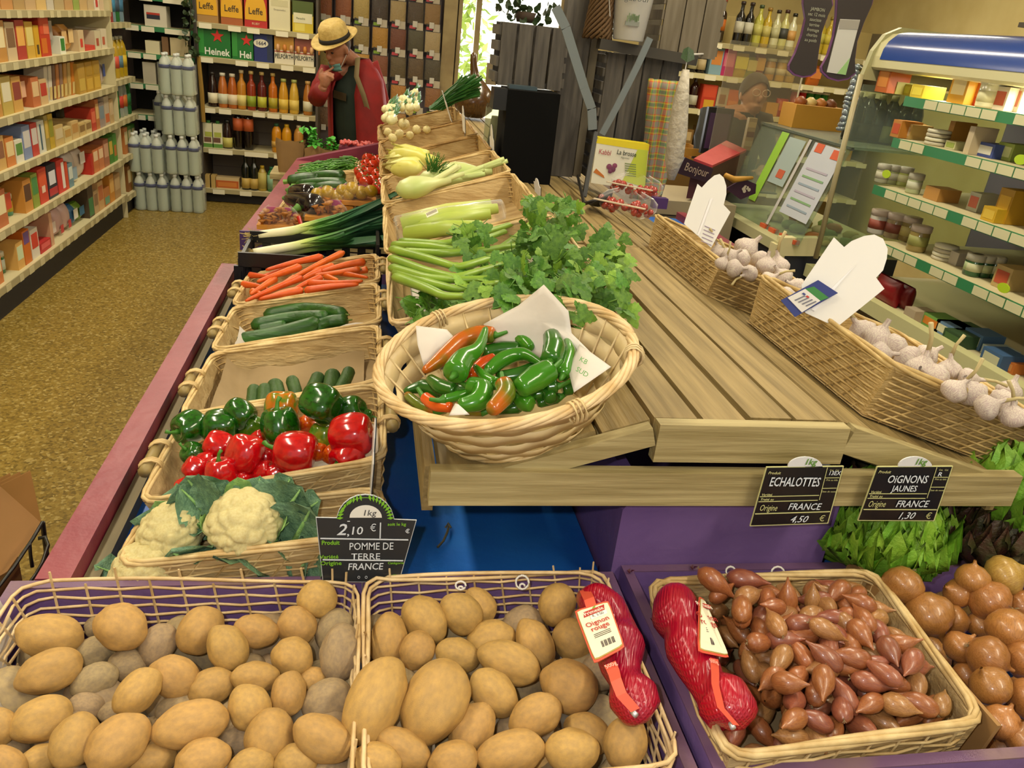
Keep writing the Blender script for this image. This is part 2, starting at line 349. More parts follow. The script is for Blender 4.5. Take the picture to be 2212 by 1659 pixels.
# ================================================================ wicker baskets
wick = mat('wicker_cane', '#dcc28c', .55, '#bd9c62', 25, .2, 60, val=.06)
wickpale = mat('wicker_cane_pale', '#e0c596', .55, '#c8a670', 25, .2, 60, val=.06)
wickbrown = mat('wicker_cane_brown', '#c09a5c', .55, '#94713c', 25, .2, 60, val=.06)
chip = mat('woven_leaf_strip', '#c8ad7a', .7, '#ab8d5a', 9, .5, 30, stretch=(1, 4, 4))
paper = mat('greaseproof_paper', '#d8d2cb', .6, '#c9c0b6', 6, .3, 12)
brownpaper = mat('brown_lining', '#a58d68', .75, '#8b7550', 6, .3, 12)
bamboo = mat('bamboo_rod', '#a08c58', .5, '#8a7443', 8, .1)
rope = mat('white_cord', '#d8d4cc', .7)
def loop(cs, t, bot, rad, seg, off, par):
    """closed path through four corners (rounded) at height fraction t with the in-and-out of weaving"""
    P = [bot[i].lerp(cs[i], t) for i in range(4)]; cen = sum(P, Vector())/4; pts = []; k = 0
    for i in range(4):
        a, b = P[i], P[(i+1) % 4]; L = (b-a).length; c = min(rad, L*.3)
        s, e = a.lerp(b, c/L), b.lerp(a, c/L); n = max(3, int((e-s).length/seg))
        out = ((a+b)/2-cen).normalized()
        for j in range(n+1): pts.append(s.lerp(e, j/n)+out*(off*(1 if (k+par) % 2 else -1))); k += 1
        nx = P[(i+2) % 4]; L2 = (nx-b).length; c2 = min(rad, L2*.3); q = b.lerp(nx, c2/L2)
        for u in (.33, .67): pts.append(e.lerp(b, u).lerp(b.lerp(q, u), u))
    return pts
def basket(label, rim, depth, inset=.10, m=None, levels=6, lining=None, base=None, handles=False, rods=(1, 1), open_=False, rad=.035, name='wicker_basket', strip=True, rr=.0036, group=None, loops=4):
    m = m or wick; rim = [Vector(p) for p in rim]     # BL BR FR FL
    n = (rim[1]-rim[0]).cross(rim[0]-rim[3]).normalized()
    if n.z < 0: n = -n
    cen = sum(rim, Vector())/4; bot = [p.lerp(cen, inset)-n*depth for p in rim]
    t = thing(name, label, 'basket', tuple(cen-n*depth), 0, group)
    if strip:
        b = MB()
        for i in range(4):
            a, c = bot[i], bot[(i+1) % 4]; d, e = rim[(i+1) % 4], rim[i]
            i_ = lambda p: p.lerp(cen, .02)
            b.add([i_(a), i_(c), i_(c.lerp(d, .96)), i_(a.lerp(e, .96))], [(0, 1, 2, 3)])
        b.build('side_lining', lining or chip, t, world=True)
    up = n*.003
    b = MB().add([p+up for p in bot], [(0, 1, 2, 3)]); b.prism([p for p in bot], n*.002); b.build('bottom', base or chip, t, world=True)
    b = MB()
    for l in range(levels):
        tt = (l+.5)/(levels+.3)
        b.tube(loop(rim, tt, bot, rad, .04, .0022, l), .0021, 5, True)
    b.build('weave', m, t, True, world=True)
    b = MB()
    pb = loop(rim, 0, bot, rad, .04, 0, 0); pt = loop(rim, 1.03, bot, rad, .04, 0, 0)
    for p, q in zip(pb, pt):
        if open_: q = q + (q-p).normalized()*rnd(-.01, .02)
        b.tube([p, q], .0017, 4)
    b.build('stakes', m, t, world=True)
    b = MB()
    for k in range(loops):
        pts = loop(rim, 1.0, bot, rad, .05, 0, 0); ph = k*2*PI/loops
        o = []
        for i, p in enumerate(pts):
            d = (p-cen); d = (d-n*d.dot(n)).normalized(); a = ph+i*.55
            o.append(p+d*(math.cos(a)*.0042)+n*(math.sin(a)*.0042))
        b.tube(o, rr, 6, True)
    b.build('rim', m, t, True, world=True)
    if handles:
        for s in (0, 1):
            if not rods[s]: continue
            a, c = (rim[0], rim[3]) if s == 0 else (rim[1], rim[2])
            d = (c-a).normalized(); o = (a+c)/2; out = (o-cen); out = (out-d*out.dot(d)); out = (out-n*out.dot(n)).normalized()
            o = o+out*.018+n*.004
            MB().tube([o-d*.05, o+d*.05], .0105, 10).build('handle', bamboo, t, True, world=True)
            for q in (-.032, .032):
                bb = MB()
                for w_ in range(3): ce = o+d*(q+w_*.005-.005)-out*.006; bb.tube([ce+out*(math.cos(a_)*.019)+n*(math.sin(a_)*.014) for a_ in [2*PI*i/10 for i in range(10)]], .0021, 5, True)
                bb.build('binding', m, t, True, world=True)
    return t, rim, bot, n, cen
# ================================================================ base shapes
def ico(sub, fn):
    import bmesh
    bm = bmesh.new(); bmesh.ops.create_icosphere(bm, subdivisions=sub, radius=1)
    for v in bm.verts: v.co = fn(v.co.copy())
    me = bpy.data.meshes.new('s'); bm.to_mesh(me); bm.free(); me.polygons.foreach_set('use_smooth', [True]*len(me.polygons)); return me
def with_mat(me, m, name):
    q = me.copy(); q.name = name; q.materials.clear(); q.materials.append(m); return q
def pot(seed):
    s = Vector((seed*3.1, seed*1.7, seed*.9))
    def fn(v):
        q = 1+.10*noise.noise(v*1.1+s)+.05*noise.noise(v*2.3+s)
        for k in range(5):   # a few eyes
            d = (v-Vector((math.sin(k*2.4+seed), math.cos(k*1.9+seed*2), math.sin(k*4.1+seed))).normalized()).length
            if d < .16: q -= .035*(1-d/.16)
        return v*q
    return ico(4, fn)
POT = [pot(i) for i in range(5)]
mPot = mat('potato_skin', '#c49a54', .55, '#ab8850', 5, .25, 60, hue=.004, val=.07, contrast=(.3, .75))
mPotD = mat('dusty_potato_skin', '#a89068', .75, '#948062', 6, .25, 60, hue=.008, val=.06)
POTM = [[with_mat(p, m_, 'potato') for p in POT] for m_ in (mPot, mPotD)]
def rows(pts, n, lo=None, hi=None):
    """row and place-in-row names for a heap, read from the back (top of the picture) and the left"""
    ys = [p[1] for p in pts]; lo = min(ys) if lo is None else lo; hi = max(ys)+.01 if hi is None else hi
    r = [min(n-1, max(0, int((p[1]-lo)/(hi-lo)*n))) for p in pts]; out = [None]*len(pts)
    for k in range(n):
        ids = sorted([i for i in range(len(pts)) if r[i] == k], key=lambda i: pts[i][0])
        for j, i in enumerate(ids): out[i] = (k, j)
    return out
def img(me, name, px, py, z, a, b, ang, thick=None, spin=0):
    """a lump at a picture point and height z with half-axes a, b in picture pixels and tilt ang"""
    c = Z(px, py, z); d = dep(c)/F; t = math.radians(ang)
    x = CR*math.cos(t)+CU*math.sin(t); v = (CC-c).normalized(); x = (x-v*x.dot(v)).normalized()
    o = link(name, me); frame(o, x, v, None, c, (a*d, b*d, (thick or min(a, b))*d)); return o
# ---- potatoes: (px, py, half length, half width, tilt, dusty, z lift)
PT = [(108,1374,68,46,-8,0,.0),(108,1449,66,46,20,0,0),(203,1408,40,34,10,1,-.03),(262,1355,56,48,-30,0,.015),(342,1391,46,38,60,1,-.015),(434,1362,54,46,50,0,0),(492,1399,52,42,-60,0,.01),(553,1362,47,36,-12,0,.01),
 (274,1437,40,34,0,1,-.03),(206,1469,48,36,25,1,-.02),(298,1494,56,40,45,0,.015),(377,1461,54,44,-25,0,0),(551,1463,50,35,0,0,0),(458,1483,50,38,20,0,-.01),(540,1529,50,45,-60,0,.005),(187,1529,38,31,-20,1,-.03),(90,1553,62,48,20,0,0),(160,1600,57,50,60,0,.005),
 (256,1605,70,55,40,0,.01),(415,1564,78,50,14,0,.01),(-8,1573,42,40,-60,0,0),(6,1655,52,40,-30,0,0),(86,1640,40,32,20,0,-.02),(439,1640,58,42,15,0,0),(585,1592,52,60,0,0,-.005),(330,1640,50,38,10,0,-.02),(250,1540,34,28,0,1,-.035),(385,1530,46,36,20,1,-.03),(520,1600,44,34,0,1,-.03),
 (687,1294,42,41,0,0,.025),(641,1353,44,40,-50,0,.005),(722,1361,48,40,60,1,-.005),(735,1410,60,46,80,1,.005),(632,1420,45,41,-30,0,.0),(676,1469,32,28,0,0,-.02),(624,1499,48,37,80,0,0),(708,1513,54,46,20,1,-.01),(698,1594,68,48,-28,0,.01),(640,1645,46,36,0,0,-.01),(545,1652,50,36,15,0,-.01),(215,1355,30,26,0,1,-.04),(590,1440,36,30,0,1,-.035)]
PTB = [(811,1513,97,60,64,0,.03),(939,1515,94,70,62,0,.025),(838,1382,56,41,82,0,-.005),(918,1339,56,44,-50,0,.005),(998,1326,50,42,-40,0,.01),(1035,1309,42,34,-50,0,0),(901,1404,42,38,60,0,.0),(988,1415,48,38,-18,0,0),(1061,1383,54,42,15,0,-.01),(1102,1431,70,44,-22,0,.01),
 (1130,1350,46,40,20,1,-.015),(1156,1391,56,40,-65,0,.0),(1066,1496,58,46,-45,0,.005),(1020,1575,60,46,55,0,-.005),(1158,1545,60,44,28,0,.01),(1104,1627,76,46,14,0,.005),(980,1643,54,42,10,0,0),(871,1618,62,42,-30,0,.0),(814,1645,54,38,-10,0,.005),(1203,1304,46,40,70,0,.02),(1236,1383,48,42,-60,0,-.01),
 (1230,1482,64,56,-30,0,.005),(1235,1621,58,48,0,0,.01),(1352,1604,58,46,75,0,.005),(1270,1585,52,42,-30,0,-.015),(1292,1540,42,38,0,1,-.03),(1180,1452,38,32,0,1,-.035),(885,1440,34,30,0,1,-.03),(960,1465,36,30,0,1,-.04),(1040,1540,36,30,0,1,-.04),(1300,1450,44,40,0,1,-.02),(1180,1640,40,34,0,0,-.03)]
bk = Z(700, 1280, .945).y
basket('pale cane basket of potatoes, the left one in the purple bin', [(-.437, .955, .952), (.005, .955, .948), (.008, .53, .95), (-.445, .53, .95)], .13, .06, wickpale, 9, base=paper, open_=True, strip=False, loops=1, rr=.0026)
basket('pale cane basket of potatoes, the right one beside the divider', [(.018, .952, .950), (.375, .955, .955), (.378, .605, .948), (.02, .60, .945)], .13, .06, wickpale, 9, base=paper, open_=True, strip=False, loops=2, rr=.003)
for nm, L_, lab in (('left', PT, 'left'), ('right', PTB, 'right')):
    rc = rows(L_, 5)
    for i, (px, py, a, b_, an, du, dz) in enumerate(L_):
        o = img(POTM[du][i % 5], 'potato', px, py, .925+dz, a, b_, an, thick=b_*.92)
        tag(o, '%s potato in the %s basket, %s row from the back, %s from left' % ('dusty grey-brown' if du else 'golden-brown', lab, ordn(rc[i][0]), ordn(rc[i][1])), 'potato', 'potatoes in the %s basket' % lab)
# the layer below, glimpsed between them
k = 0
for nm, x0, x1, y0, y1 in (('left', -.405, -.03, .57, .91), ('right', .055, .335, .635, .91)):
    nx, ny = int((x1-x0)/.085)+1, int((y1-y0)/.08)+1
    for i in range(nx):
        for j in range(ny):
            o = link('potato', POTM[1][k % 5]); k += 1
            o.location = (x0+(x1-x0)*i/(nx-1)+rnd(-.012, .012), y0+(y1-y0)*j/(ny-1)+rnd(-.012, .012), .872+rnd(-.006, .004)); o.rotation_euler = (rnd(0, 6), rnd(0, 6), rnd(0, 6)); o.scale = (.047, .038, .036)
            tag(o, 'dusty potato half hidden in the bottom layer of the %s basket' % nm, 'potato', 'bottom layer potatoes in the %s basket' % nm)
# paper under the left potatoes
pp = MB().grid(lambda u, v: (-.43+.03*math.sin(v*5)+u*.02, .60+.33*v, .955-.07*u+.008*math.sin(v*17)), 4, 14)
tag(pp.build('paper_sheet', paper, None, True), 'crumpled white paper lining the left side of the left potato basket', 'paper')
# cords tying the baskets
def cord(px, py, z, label, w=22, h=34):
    b = MB(); c = Z(px, py, z); s = dep(c)/F
    b.tube([c+CR*(math.cos(a)*w*s)+CU*(math.sin(a)*h*s) for a in [2*PI*i/12 for i in range(12)]], .0017, 5, True)
    b.tube([c+CR*(w*.4*math.cos(a)*s)+CU*((math.sin(a)*h*.4-h*.6)*s) for a in [2*PI*i/10 for i in range(9)]], .0016, 5)
    tag(b.build('cord_loop', rope, None, True), label, 'cord')
cord(995, 1265, .962, 'small white cord loop on the right potato basket, left one', 11, 9)
cord(1128, 1258, .966, 'white cord loop on the right potato basket, right one', 14, 15)
cord(1578, 1234, .965, 'white cord loop at the back rim of the shallot basket, left', 10, 10)
cord(1680, 1238, .965, 'white cord loop at the back rim of the shallot basket, right', 14, 14)
# ================================================================ shallots and onions
def bulb(prof, seed, rid=0, k=7):
    b = MB(); n = 20
    def f(u, v):
        i = v*(len(prof)-1); a = int(min(i, len(prof)-2)); t = i-a; r = prof[a][0]*(1-t)+prof[a+1][0]*t; z = prof[a][1]*(1-t)+prof[a+1][1]*t
        th = 2*PI*u; q = 1+.06*noise.noise(Vector((math.cos(th), math.sin(th), z*2+seed)))+rid*(abs(math.cos(k*th/2))-.6)
        bend = .06*math.sin(z*1.5+seed)
        return (r*q*math.cos(th)+bend*z*z*.5, r*q*math.sin(th), z)
    b.grid(f, n, len(prof)*2-1, None, True); return b
PSH = [(.03, -1.06), (.12, -1.02), (.34, -.88), (.52, -.55), (.56, -.15), (.50, .25), (.34, .62), (.18, .88), (.09, 1.1), (.04, 1.3)]
PON = [(.03, -.88), (.12, -.9), (.55, -.74), (.9, -.35), (1.0, 0), (.93, .35), (.62, .68), (.27, .86), (.12, 1.0), (.08, 1.2)]
def skinmat(name, a, b, rough=.32):
    M = mat(name, a, rough, b, 4, .12, 18, hue=.004, val=.14, stretch=(5, 5, .8), coat=.4, contrast=(.3, .7)); return M
mSh = [skinmat('shallot_skin_copper', '#a5683a', '#8a4c2a'), skinmat('shallot_skin_pink', '#98583a', '#7e4436'), skinmat('shallot_skin_tan', '#ad7d4a', '#8c5e36')]
mOn = [skinmat('onion_skin_amber', '#b57c42', '#94602e'), skinmat('onion_skin_pale', '#c9a552', '#a9813a')]
SHM = []
for i in range(6): me = bulb(PSH, i*2.3).mesh('shallot', mSh[i % 3], None, True); SHM.append(me)
ONM = []
for i in range(4): me = bulb(PON, i*1.9).mesh('onion', mOn[0 if i < 3 else 1], None, True); ONM.append(me)
rootm = C('#8d7a58', .9); 
rootb = MB()
for i in range(9): a = rnd(0, 6.28); rootb.tube([(0, 0, 0), (.08*math.cos(a), .08*math.sin(a), -.1), (.16*math.cos(a), .16*math.sin(a), -.12)], .015, 3)
rootme = rootb.mesh('root', rootm)
sb, rim, bot, n_, cen = basket('golden cane basket full of shallots', [Z(1400, 1258, .966), Z(1885, 1236, .972), Z(2128, 1558, .958), Z(1572, 1640, .956)], .085, .05, wick, 6, rr=.0042, strip=True, base=brownpaper, loops=4)
# fill the basket in rows, two layers
shp = []
for l, (zz, step) in enumerate(((.908, .036), (.938, .034), (.964, .034), (.985, .040))):
    ny = int(.32/step); nx = int(.31/step)
    for j in range(ny):
        for i in range(nx):
            u = (i+.5+(.25 if j % 2 else -.25)+rnd(-.15, .15))/nx; v = (j+.5+rnd(-.2, .2))/ny
            if u < .04 or u > .96: continue
            u_, v_ = .06+.88*u, .07+.86*v; pq = (rim[3].lerp(rim[2], u_)).lerp(rim[0].lerp(rim[1], u_), v_); x, y = pq.x, pq.y
            if u < .23-.02*v and l > 0: continue   # the red onion net lies here
            if l == 3 and (random.random() < .45 or not .15 < u < .85 or not .12 < v < .9): continue
            shp.append((x, y, zz+rnd(-.006, .006)+.008*math.sin(v*3.1)*min(l, 2), l))
spx = []
for x, y, z, l in shp:
    d = Vector((x, y, z))-CC; w_ = d.dot(FW); spx.append((CX+F*d.dot(CR)/w_, CY-F*d.dot(CU)/w_))
top = [i for i in range(len(shp)) if shp[i][3] > 0]; rc = dict(zip(top, rows([spx[i] for i in top], 7)))
for i, (x, y, z, l) in enumerate(shp):
    o = link('shallot', SHM[random.randrange(6)]); ang = rnd(0, 2*PI); el = rnd(-.35, .5)
    frame(o, Vector((math.cos(ang+PI/2), math.sin(ang+PI/2), 0)), Vector((math.cos(ang)*math.cos(el), math.sin(ang)*math.cos(el), math.sin(el))), None, (x, y, z), (.0245*rnd(.9, 1.1),)*2+(.0225*rnd(.95, 1.15),))
    if l == 0: tag(o, 'copper shallot half hidden in the bottom layer of the shallot basket', 'shallot', 'bottom layer shallots')
    else:
        tag(o, 'copper-skinned shallot, %s row from the back of its basket, %s from left' % (ordn(rc[i][0]), ordn(rc[i][1])), 'shallot', 'shallots heaped in the basket')
        if i % 2 == 0: r_ = link('root', rootme, o); r_.location = (0, 0, -1.02)
# a few prominent ones placed as in the photograph
for px, py, a, an, z, mi_, lab in ((1545,1258,44,-40,.985,0,'large pink-copper shallot lying at the back left beside the onion net'), (1612,1252,42,-8,.985,1,'dark copper shallot lying across the back rim of its basket'), (1702,1292,40,88,.985,0,'upright shallot with a long neck near the back rim'), (1756,1297,34,88,.98,2,'upright orange shallot beside the long-necked one'), (1835,1358,40,-55,.98,2,'olive-green skinned shallot near the right of the basket'), (1815,1388,42,-62,.978,1,'glossy pink shallot below the olive-green one')):
    c = Z(px, py, z); s = dep(c)/F; t_ = math.radians(an); o = link('shallot', SHM[[0, 1, 2][mi_]])
    ax = (CR*math.cos(t_)+CU*math.sin(t_)); ax = (ax+(CC-c).normalized()*.25).normalized()
    frame(o, ax.cross(FW), ax, None, c, (a*s*.95,)*3); tag(o, lab, 'shallot', 'shallots heaped in the basket')
    r_ = link('root', rootme, o); r_.location = (0, 0, -1.02)
ON = [(1950,1265,45,.975,-120,0,'round copper onion nearest the shallot basket corner'),(2005,1327,53,.955,-60,1,'large amber onion beside the shallot basket rim'),(2101,1250,36,.985,80,0,'onion standing upright with its dry neck pointing up'),(2169,1243,44,.985,20,3,'pale yellow-green onion at the back of the bin'),(2069,1282,32,.955,150,0,'small amber onion in the middle of the back row'),(2137,1296,46,.965,-50,1,'amber onion in front of the pale yellow-green onion'),(2182,1360,50,.965,-100,2,'large onion at the right edge with its root facing the front'),(2073,1398,36,.935,40,2,'onion half hidden left of the round onion in the middle'),(2133,1419,47,.95,-30,0,'round tan onion in the middle of the onion heap'),(2141,1482,44,.94,120,1,'amber onion below the round tan onion'),(2212,1428,44,.945,20,2,'onion cut by the right edge at mid height'),(2165,1562,42,.925,60,0,'yellow onion by the lower corner of the shallot basket'),(2205,1310,38,.95,0,1,'onion at the right edge under the pale one'),(2218,1510,44,.93,0,0,'onion cut by the right edge, lower one'),(2215,1600,42,.92,100,2,'onion cut by the right edge near the front wall'),(2060,1340,34,.925,0,2,'dark onion in the gap behind the large amber onion'),(2120,1350,32,.925,90,0,'onion wedged between larger ones in the middle'),(2085,1460,30,.905,0,1,'onion low down against the cardboard edge')]
for px, py, r, z, an, mi_, lab in ON:
    c = Z(px, py, z); s = dep(c)/F; t_ = math.radians(an); o = link('onion', ONM[mi_])
    ax = (CR*math.cos(t_)+CU*math.sin(t_)+(CC-c).normalized()*.3).normalized()
    frame(o, ax.cross(FW), ax, None, c, (r*s,)*3); tag(o, lab, 'onion', 'yellow onions in the bin')
    r_ = link('root', rootme, o); r_.location = (0, 0, -.86); r_.scale = (1.3, 1.3, 1)
k = 0
for i in range(6):
    for j in range(4):
        o = link('onion', ONM[k % 4]); k += 1; o.location = (.90+i*.105+rnd(-.01, .01), .665+j*.095, .82+rnd(0, .05)); o.rotation_euler = (rnd(0, 6), rnd(0, 6), 0); o.scale = (.036,)*3
        if i > 2: o.location.z += .07
        tag(o, 'amber onion in the lower layer of the onion heap', 'onion', 'lower layer onions')
MB().hexa([(.80, .64, .80), (.806, .64, .80), (.800, .965, .80), (.794, .965, .80)], [(.815, .63, .955), (.821, .63, .955), (.812, .97, .965), (.806, .97, .965)]).build('cardboard_divider', mat('brown_cardboard', '#a57c4a', .8, '#94703f', 6))
tag(bpy.data.objects['cardboard_divider'], 'brown cardboard edge standing between shallots and onions', 'cardboard')
# onion skin flakes on the wood
for px, py, z, lab in ((1362, 1236, .934, 'dark red onion skin flake on the purple bin corner'), (1498, 1228, .934, 'small brown onion skin flake on the back wall of the bin'), (1413, 1340, .96, 'dark red onion skin caught on the shallot basket rim')):
    c = Z(px, py, z); b = MB()
    for q in range(4): a = q*1.5; b.add([c, c+Vector((.007*math.cos(a), .005*math.sin(a), .004)), c+Vector((.006*math.cos(a+1), .006*math.sin(a+1), .001))], [(0, 1, 2)])
    tag(b.build('onion_skin', C('#4a0f18', .5)), lab, 'onion skin')
# ================================================================ red onion nets
netred = mat('red_net_onion', '#b80820', .28, '#8e0a2e', 5, .0, coat=.3)
def netmat():
    nt = netred.node_tree; N, L = nt.nodes, nt.links; b = N['Principled BSDF']; tc = N.new('ShaderNodeTexCoord')
    h = None
    for ang in (.7, -.7):
        mp = N.new('ShaderNodeMapping'); mp.inputs['Rotation'].default_value = (0, ang, .3); L.new(tc.outputs['Object'], mp.inputs[0])
        w = N.new('ShaderNodeTexWave'); w.inputs['Scale'].default_value = 70; w.bands_direction = 'X'; L.new(mp.outputs[0], w.inputs[0])
        if h is None: h = w.outputs[1]
        else:
            mx = N.new('ShaderNodeMath'); mx.operation = 'MAXIMUM'; L.new(h, mx.inputs[0]); L.new(w.outputs[1], mx.inputs[1]); h = mx.outputs[0]
    bp = N.new('ShaderNodeBump'); bp.inputs['Strength'].default_value = .5; bp.inputs['Distance'].default_value = .002; L.new(h, bp.inputs['Height']); L.new(bp.outputs[0], b.inputs['Normal'])
netmat()
mCoral = C('#d9573f', .4); mLab = C('#e9e2c6', .5); mGold = C('#b59a4a', .5); mRedInk = C('#b5342a', .5); mInk = C('#4a3a3a', .6)
def onion_net(lab, path, rs, z, quad, strap, extra):
    P = [Z(px, py, z+dz) for px, py, dz in path]
    t = thing('red_onion_net', lab, 'onion net', tuple(P[0]))
    # smooth tube through the three onions with pinched waists
    pts = []; rad = []; n = 40
    for i in range(n+1):
        u = i/n*(len(P)-1); a = min(int(u), len(P)-2); f_ = u-a
        pts.append(P[a].lerp(P[a+1], f_)); sF = dep(pts[-1])/F
        w0, w1 = rs[a], rs[a+1]; rad.append((w0*(1-f_)+w1*f_)*sF)
    MB().tube(pts, rad, 20).build('net', netred, t, True, world=True)
    q = [Z(px, py, z+dz) for px, py, dz in quad]     # TL TR BR BL of the paper label
    nrm = (q[1]-q[0]).cross(q[3]-q[0]); nrm = -nrm.normalized() if nrm.z < 0 else nrm.normalized()
    if nrm.dot(CC-q[0]) < 0: nrm = -nrm
    cc = sum(q, Vector())/4
    def rounded(k, lift):
        out = []
        for i in range(4):
            a, b_, c_ = q[i-1], q[i], q[(i+1) % 4]; b2 = cc+(b_-cc)*k; a2 = cc+(a-cc)*k; c2 = cc+(c_-cc)*k
            for f_ in (0, .5, 1): p1 = b2.lerp(a2, .14*(1-f_)); p2 = b2.lerp(c2, .14*f_); out.append(b2.lerp(p1, 1-f_).lerp(b2.lerp(p2, f_), f_)+nrm*lift)
        return out
    MB().prism(rounded(1.0, .004), nrm*.0012).build('tag_back', mCoral, t, world=True)
    MB().prism(rounded(.93, .0054), nrm*.0006).build('tag_border', mGold, t, world=True)
    lb = MB().prism(rounded(.90, .0062), nrm*.0006).build('paper_label', mLab, t, world=True)
    up = ((q[0]+q[1])/2-(q[2]+q[3])/2); H = up.length; r = (q[1]-q[0]+q[2]-q[3])/2; Wd = r.length; r.normalize(); up.normalize()
    at = lambda u, v: cc+r*(u*Wd)+up*(v*H)+nrm*.0072
    if extra:
        MB().prism([at(-.34, .30), at(.30, .30), at(.34, .40), at(-.30, .40)], nrm*.0004).build('brand_panel', mRedInk, t, world=True)
        text('Primeale', at(0, .315), r, up, H*.065, C('#f3e8d8', .5), t, bold=.01)
        MB().prism([at(-.04, .40), at(.06, .40), at(.10, .46), at(.0, .43)], nrm*.0004).build('leaf_mark', C('#8aa53a', .5), t, world=True)
        MB().prism([at(-.16, .21), at(.34, .21), at(.34, .29), at(-.16, .29)], nrm*.0006).build('price_sticker', C('#f4f2ea', .5), t, world=True)
        text('\u20ac 3,50', at(.08, .225), r, up, H*.05, mInk, t, lift=.0014)
    else:
        MB().prism([at(-.42, .30), at(.30, .30), at(.34, .38), at(-.40, .38)], nrm*.0004).build('brand_panel', mRedInk, t, world=True)
        text('Primeale', at(-.03, .31), r, up, H*.06, C('#f3e8d8', .5), t, bold=.01)
    text('Oignon', at(.0, .09), r, up, H*.085, mRedInk, t, bold=.012, shear=.1, sx=1.05)
    text('rouge', at(.02, -.015), r, up, H*.085, mRedInk, t, bold=.012, shear=.1, sx=1.05)
    for k_ in range(3): MB().prism([at(-.24, -.07-.03*k_), at(.26, -.07-.03*k_), at(.26, -.078-.03*k_), at(-.24, -.078-.03*k_)], nrm*.0003).build('small_print', mInk, t, world=True)
    bb = MB()
    for k_ in range(18):
        if k_ % 5 == 3: continue
        x_ = -.12+k_*.022; bb.prism([at(x_, -.34), at(x_+.012, -.34), at(x_+.012, -.23), at(x_, -.23)], nrm*.0003)
    bb.build('barcode', mInk, t, world=True)
    sp = [Z(px, py, z+dz) for px, py, dz in strap]; b = MB(); vs = []
    for i, p in enumerate(sp):
        w_ = .0085*(1-.3*i/len(sp)); vs += [p-r*w_+nrm*.004, p+r*w_+nrm*.004]
    b.add(vs, [(2*i, 2*i+1, 2*i+3, 2*i+2) for i in range(len(sp)-1)]); b.build('strap', mCoral, t, world=True)
    text('500g', sp[0].lerp(sp[1], .5), r, up, .006, C('#f0c0b0', .5), t, lift=.006)
    c = sp[-1]; MB().tube([c-up*.004, c+up*.004+r*-.003], .0035, 7).build('clip', C('#d8d4d8', .3, metal=.6), t, True, world=True)
    if extra:
        sp = [Z(1280, 1325, z+.03), Z(1272, 1298, z+.03), Z(1262, 1278, z+.012)]; vs = []
        for p in sp: vs += [p-r*.008+nrm*.004, p+r*.008+nrm*.004]
        MB().add(vs, [(0, 1, 3, 2), (2, 3, 5, 4)]).build('top_strap', mCoral, t, world=True)
onion_net('red net of three red onions lying on the right potato basket', [(1258,1290,-.01),(1285,1300,0),(1310,1320,0),(1338,1362,0),(1340,1392,0),(1338,1432,-.002),(1352,1470,0),(1368,1505,0),(1388,1542,-.005),(1398,1556,-.01)], [18,44,46,38,54,46,36,56,46,12], .985, [(1240,1326,.025),(1314,1303,.03),(1350,1405,.032),(1283,1441,.028)], [(1317,1438,.032),(1326,1458,.034),(1330,1474,.036),(1342,1506,.036),(1372,1540,.022)], True)
onion_net('red net of three red onions lying on the shallots', [(1440,1284,-.01),(1458,1300,0),(1462,1335,0),(1478,1365,0),(1490,1400,0),(1508,1440,-.002),(1530,1482,0),(1560,1510,0),(1585,1545,0),(1592,1578,-.01)], [20,46,54,44,54,48,40,62,58,16], .985, [(1503,1290,.028),(1513,1296,.012),(1568,1424,.016),(1500,1410,.034)], [(1536,1424,.032),(1538,1455,.034),(1538,1480,.036),(1550,1530,.036),(1583,1568,.02)], False)
# ================================================================ left row of baskets
def lowrim(y0, y1, xl=-.325, xr=.040, zl=.965, zr=1.05): return [(xl, y1, zl), (xr, y1, zr), (xr+.003, y0, zr), (xl-.005, y0, zl)]
LOW = {}
for key, y0, y1, lab, kw in (('cauli', .995, 1.118, 'wicker basket under the cauliflowers', dict()), ('pepper', 1.128, 1.415, 'wicker basket of red and green bell peppers', dict(base=paper)), ('mini', 1.428, 1.735, 'nearly empty wicker basket with a row of small cucumbers', dict(base=brownpaper)), ('cuke', 1.755, 2.05, 'wicker basket of long cucumbers', dict()), ('carrot', 2.068, 2.335, 'wicker basket of carrots', dict())):
    zl, zr = (.945, 1.0) if key == 'cauli' else (.965, 1.05)
    LOW[key] = basket(lab, lowrim(y0, y1, zl=zl, zr=zr), .075, .09, wick, 6, handles=key != 'cauli', **kw)
def lown(x): return .965+(x+.325)/.365*.085   # rim height over the left row
# crumpled paper at the bottom of the small-cucumber and cucumber baskets
for y0, y1, lab in ((1.46, 1.71, 'crumpled pale paper sheet in the small cucumber basket'), (1.79, 1.90, 'crumpled pale paper under the long cucumbers')):
    b = MB().grid(lambda u, v: (-.29+.30*u, y0+(y1-y0)*v, lown(-.29+.3*u)-.066+.010*noise.noise(Vector((u*5, v*5, y0)))+.05*max(0, .12-u)/.12+(.02*max(0, v-.8)/.2)), 14, 10)
    tag(b.build('paper_sheet', brownpaper if y0 < 1.5 else paper, None, True), lab, 'paper')
